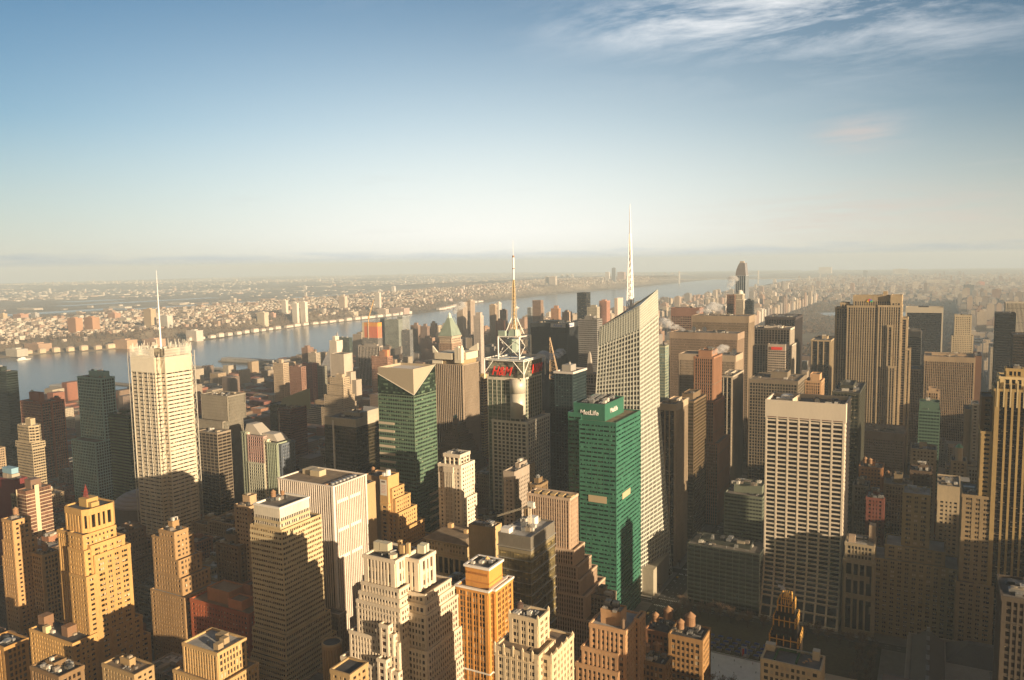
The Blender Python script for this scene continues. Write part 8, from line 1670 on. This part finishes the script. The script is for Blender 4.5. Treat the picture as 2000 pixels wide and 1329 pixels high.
# far bridge tower and deck
r = empty('suspension_bridge', (-3000, 11400, land(-3000, 11400) + 8), 'far suspension bridge with one pale tower showing between the white spire and the tall round-topped tower', 'bridge'); r['label'] = 'faint suspension bridge far up the river, one pale tower showing'
bt = plain((.62, .58, .52)); dz_ = bulge(-3000, 11400)
for x in (-380, 760):
    m = MB()
    for yy in (-14, 14): m.box(x - 7, x + 7, yy - 6, yy + 6, -10, 184)
    for z in (60, 120, 172): m.box(x - 6, x + 6, -14, 14, z, z + 10)
    m.build('tower', bt, r)
m = MB(); m.box(-1000, 1500, -14, 14, 62, 70); m.build('deck', bt, r); m = MB()
for i in range(20):
    f = lambda t: 74 + 108 * (2 * t - 1) ** 2
    for yy in (-13, 13): m.bar((-380 + 57 * i, yy, f(i / 20)), (-380 + 57 * (i + 1), yy, f((i + 1) / 20)), 1.0)
m.build('cable', bt, r)

# ------------------------------------------------------------------ the small park by the library
LAWN = noisecol('winter_lawn', [(.35, (.045, .04, .02)), (.6, (.07, .06, .03)), (.75, (.06, .07, .03))], .3)
m = MB(); m.box(-222, -52, 530, 680, .152, .16); tag(m.build('park_ground', LAWN), kind='structure')
def roundrect(x0, x1, y0, y1, r_):
    o = []
    for cx_, cy_, a in ((x1 - r_, y0 + r_, -90), (x1 - r_, y1 - r_, 0), (x0 + r_, y1 - r_, 90), (x0 + r_, y0 + r_, 180)):
        for i in range(6): t = R(a + 18 * i); o.append((cx_ + r_ * math.cos(t), cy_ + r_ * math.sin(t)))
    return o
m = MB(); m.prism(roundrect(-188, -112, 566, 610, 12), .17, .32); o = m.build('ice_rink', noisecol('ice', [(.3, (.62, .64, .68)), (.7, (.78, .79, .82))], .2, rough=.35)); tag(o, 'white ice skating rink with rounded corners in the dark park', 'ice rink')
m = MB(); rr = roundrect(-188.4, -111.6, 565.6, 610.4, 12.2); m.ring(rr, offset(rr, -.25), .18, 1.4); o = m.build('rink_boards', plain((.5, .52, .55))); tag(o, 'pale boards standing around the ice rink', 'rink boards')
BLUE = plain((.03, .06, .22)); k = 0
def kiosk(x, y, lab):
    r = empty('market_stall', (x, y, .16), lab, 'stall', 'blue-roofed market stalls by the rink'); m = MB(); m.box(-1.8, 1.8, -1.4, 1.4, 0, 2.4); m.build('walls', plain((.3, .3, .34), .3), r); m = MB(); m.prism(rect(-2.1, 2.1, -1.7, 1.7), 2.4, 3.3, rect(-.5, .5, -.3, .3)); m.build('roof', BLUE, r)
for j, y in enumerate((616, 622, 629, 636)):
    for i in range(9): kiosk(-184 + i * 7.4 + j * 1.3, y, f'{("blue-roofed market stall in row", "shaded blue stall in row")[j % 2]} {("nearest", "second from", "third from", "farthest from")[j]} the rink')
r = empty('sign_board', (-148, 612, .2), 'tall colourful advertising board standing behind the rink', 'sign'); m = MB(); m.box(-2.6, 2.6, -.2, .2, 1, 9.5); m.build('panel', plain((.32, .32, .36)), r)
for c, (a, b, z0, z1) in (((.5, .05, .06), (-1.6, -.2, 2, 8)), ((.06, .12, .45), (.1, 1.7, 4, 8.6)), ((.5, .5, .55), (-1, 1.4, 1.4, 3.4))):
    m = MB(); m.box(a, b, -.32, -.21, z0, z1); m.build('picture', plain(c), r)
m = MB(); m.box(-2.4, -2.1, -.15, .15, 0, 1); m.box(2.1, 2.4, -.15, .15, 0, 1); m.build('post', DARKMETAL, r)
# skaters, one body mesh each
def person_mesh(c1, c2):
    m = MB(); m.cone(0, 0, .15, .19, .85, 1.42, 10); m.cone(0, 0, .19, .07, 1.42, 1.52, 10); m.cone(0, 0, .06, .06, 1.5, 1.58, 8); m.cone(0, 0, .08, .11, 1.56, 1.66, 10); m.cone(0, 0, .11, .06, 1.66, 1.78, 10)
    for s_ in (-1, 1):
        m.bar((.09 * s_, 0, .88), (.11 * s_, .12 * s_, .48), .085, .065, 8); m.bar((.11 * s_, .12 * s_, .48), (.11 * s_, .05 * s_, .06), .06, .045, 8); m.box(.11 * s_ - .05, .11 * s_ + .05, -.1 + .05 * s_, .16 + .05 * s_, 0, .08)
        m.bar((.2 * s_, 0, 1.4), (.3 * s_, -.08 * s_, 1.12), .055, .045, 8); m.bar((.3 * s_, -.08 * s_, 1.12), (.34 * s_, .1, .9), .042, .032, 8)
    return m.mesh('person', plain(c1))
PM = [person_mesh((.05, .05, .07), 0), person_mesh((.25, .04, .04), 0), person_mesh((.08, .1, .2), 0)]
for i, (x, y, q) in enumerate(((-170, 600, 0), (-163, 590, 2), (-154, 603, 0), (-147, 595, 0), (-140, 605, 1), (-135, 592, 0), (-128, 600, 2), (-160, 580, 1), (-150, 584, 0), (-124, 588, 0))):
    o = bpy.data.objects.new('person', PM[q]); COL.objects.link(o); o.location = (x, y, .33); o.rotation_euler = (0, 0, i * 1.3); tag(o, ['skater in dark clothes gliding across the white rink', 'skater in a red jacket on the white rink', 'skater in a blue coat on the white rink'][q], 'person', 'skaters on the ice rink')
# bare trees
def tree_proto(seed):
    rg = random.Random(seed); T, C_ = MB(), MB(); T.bar((0, 0, 0), (.1, 0, 3.2), .28, .2, 7)
    for i in range(7):
        a = 6.2832 * i / 7 + rg.uniform(-.3, .3); z = rg.uniform(2.4, 3.4); e = Vector((math.cos(a) * rg.uniform(1.6, 2.6), math.sin(a) * rg.uniform(1.6, 2.6), z + rg.uniform(2, 4))); T.bar((.05, 0, z), e, .13, .05, 5)
        for j in range(9):
            b = Vector((rg.gauss(0, 1), rg.gauss(0, 1), rg.uniform(.3, 2.2))); f = e.lerp(Vector((0, 0, z)), rg.uniform(0, .5)); g = f + b.normalized() * rg.uniform(1.2, 2.8); C_.bar(f, g, .05, .02, 3)
            for q in range(5):
                h = f.lerp(g, rg.uniform(.3, 1)); d = Vector((rg.gauss(0, 1), rg.gauss(0, 1), rg.gauss(.4, .8))).normalized() * rg.uniform(.5, 1.2); s_ = d.orthogonal().normalized() * .09; C_.add([h - s_, h + s_, h + d], [(0, 1, 2)])
    return T.mesh('trunk', masonry((.11, .08, .06))), C_.mesh('crown', masonry((.17, .11, .07), var=.4))
TP = [tree_proto(s) for s in (1, 2, 3)]
spots = [(x, y) for y in (534, 542, 668, 676) for x in range(-218, -54, 9)] + [(x, y) for x in (-216, -207) for y in range(552, 664, 9)] + [(x, y) for x in (-66, -58) for y in range(552, 664, 10)] + [(-190 + 9 * i, 557) for i in range(12)]
for i, (x, y) in enumerate(spots):
    where = 'along the far side of the small park' if y > 660 else ('along the near side of the small park' if y < 560 else ('beside the avenue edge of the small park' if x < -150 else 'near the library end of the small park'))
    r = empty('bare_tree', (x + random.uniform(-2, 2), y + random.uniform(-1.5, 1.5), .16), f'brown leafless tree {where}', 'tree', f'leafless trees {where}', random.uniform(0, 6)); s_ = random.uniform(1.1, 1.7); r.scale = (s_, s_, s_); t = TP[i % 3]
    sub('trunk', t[0], r); sub('crown', t[1], r)
for i in range(14):   # street trees on the avenue pavement
    r = empty('bare_tree', (-249 if i % 2 else -223.5, 690 + 17 * i, .15), f'small leafless street tree on the {"left" if i % 2 else "right"} avenue pavement', 'tree', 'leafless street trees of the avenue', i); sub('trunk', TP[i % 3][0], r); sub('crown', TP[i % 3][1], r)
# ------------------------------------------------------------------ vehicles
def car_proto(kind, c):
    L_, w, h = {'car': (4.5, 1.8, 1.45), 'van': (6.0, 2.1, 2.6), 'bus': (12, 2.55, 3.1)}[kind]; B, G, Wl = MB(), MB(), MB()
    def side(pts, w0, m, k=1.0): v = [(-w0 / 2, y, z) for y, z in pts] + [(w0 / 2, y, z) for y, z in pts]; n = len(pts); m.add(v, [tuple(range(n)), tuple(range(2 * n - 1, n - 1, -1))] + [(i, n + i, n + (i + 1) % n, (i + 1) % n) for i in range(n)])
    if kind == 'car':
        side([(-2.25, .35), (2.2, .35), (2.25, .7), (1.3, .85), (.7, 1.38), (-1.1, 1.45), (-1.8, .95), (-2.25, .9)], w, B); side([(1.2, .86), (.68, 1.34), (-1.08, 1.4), (-1.7, .95)], w + .02, G)
    else:
        side([(-L_ / 2, .4), (L_ / 2, .4), (L_ / 2, h * .6), (L_ / 2 - .35, h), (-L_ / 2, h)], w, B); G.box(-w / 2 - .01, w / 2 + .01, -L_ / 2 + .4, L_ / 2 - .6, h * .5, h * .78)
    for y in (-L_ * .31, L_ * .31):
        for s_ in (-1, 1): Wl.add(*(lambda q: (q.v, q.f))((lambda q: (q.bar((s_ * (w / 2 - .22), y, .34), (s_ * w / 2, y, .34), .34, .34, 10), q)[1])(MB())))
    return B.mesh('body', masonry(tuple(c), rough=.3, var=.05, spec=.6)), G.mesh('window', plain((.02, .02, .025), .1)), Wl.mesh('wheels', plain((.02, .02, .02), .8))
VC = {}
def vehicle(kind, cn, c, x, y, rz, lab):
    key = (kind, cn)
    if key not in VC: VC[key] = car_proto(kind, c)
    r = empty({'car': 'parked_car', 'van': 'delivery_van', 'bus': 'city_bus'}[kind], (x, y, .02), lab, kind, 'traffic on the avenue', rz); b, g, w = VC[key]; sub('body', b, r); sub('window', g, r); sub('wheels', w, r)
COLS_ = {'yellow': (.70, .42, .03), 'white': (.72, .70, .66), 'black': (.02, .02, .02), 'grey': (.25, .25, .26), 'red': (.45, .03, .03)}
rng = random.Random(17); vehicle('bus', 'white', COLS_['white'], -255, 684, 1.5708, 'white bus crossing the avenue at the corner of the green name-sign tower'); vehicle('car', 'yellow', COLS_['yellow'], -262, 688, 1.5708, 'yellow taxi behind the white bus at the crossing'); vehicle('van', 'red', COLS_['red'], -226.8, 640, 0, 'red van beside the dark park on the avenue')
for i in range(46):
    ln = rng.choice((-242.6, -238.3, -233.8, -229.4)); y = 470 + i * 11.5 + rng.uniform(-2, 2)
    if abs(y - 683) < 12 or abs(y - 640) < 9: continue
    kd = rng.choice(('car',) * 6 + ('van',)); cn = rng.choice(('yellow', 'white', 'black', 'grey', 'black', 'yellow')); vehicle(kd, cn, COLS_[cn], ln, y, 0, f'{"shaded" if y < 700 else "distant"} {cn} {"taxi" if cn == "yellow" and kd == "car" else kd} on the avenue {"beside the small park" if y < 680 else "beyond the crossing"}')

# ------------------------------------------------------------------ steam and haze
steam('low steam trail over the middle ribbed slab roof', -366, 1190, 212, 9, (-1.6, .3, .5), 6, 0.12, 4); steam('steam rising from the reddish-brown postmodern tower', -262, 940, 205, 6, (1.3, .3, .6), 5, 0.15, 6)
steam('faint steam trail above the rearmost ribbed slab', -372, 1300, 233, 10, (1.2, .3, .4), 6, 0.09, 8); steam('small steam rising left of the white dome', -440, 1800, 250, 10, (.5, .2, 1.2), 5, 0.09, 9); steam('steam by the black name-board slab', -420, 760, 205, 7, (1.4, .4, .8), 5, 0.15, 12)
hz = bpy.data.materials.new('haze'); hz.use_nodes = True; t = hz.node_tree; t.nodes.clear(); o_ = t.nodes.new('ShaderNodeOutputMaterial'); v_ = t.nodes.new('ShaderNodeVolumePrincipled'); v_.inputs['Color'].default_value = (.74, .89, 1.0, 1); v_.inputs['Density'].default_value = HAZE; v_.inputs['Anisotropy'].default_value = 0.0
t.links.new(v_.outputs[0], o_.inputs['Volume'])
m = MB(); m.box(-27100, 9100, -4100, 28100, -420, 460); o = m.build('haze', hz); tag(o, kind='stuff')
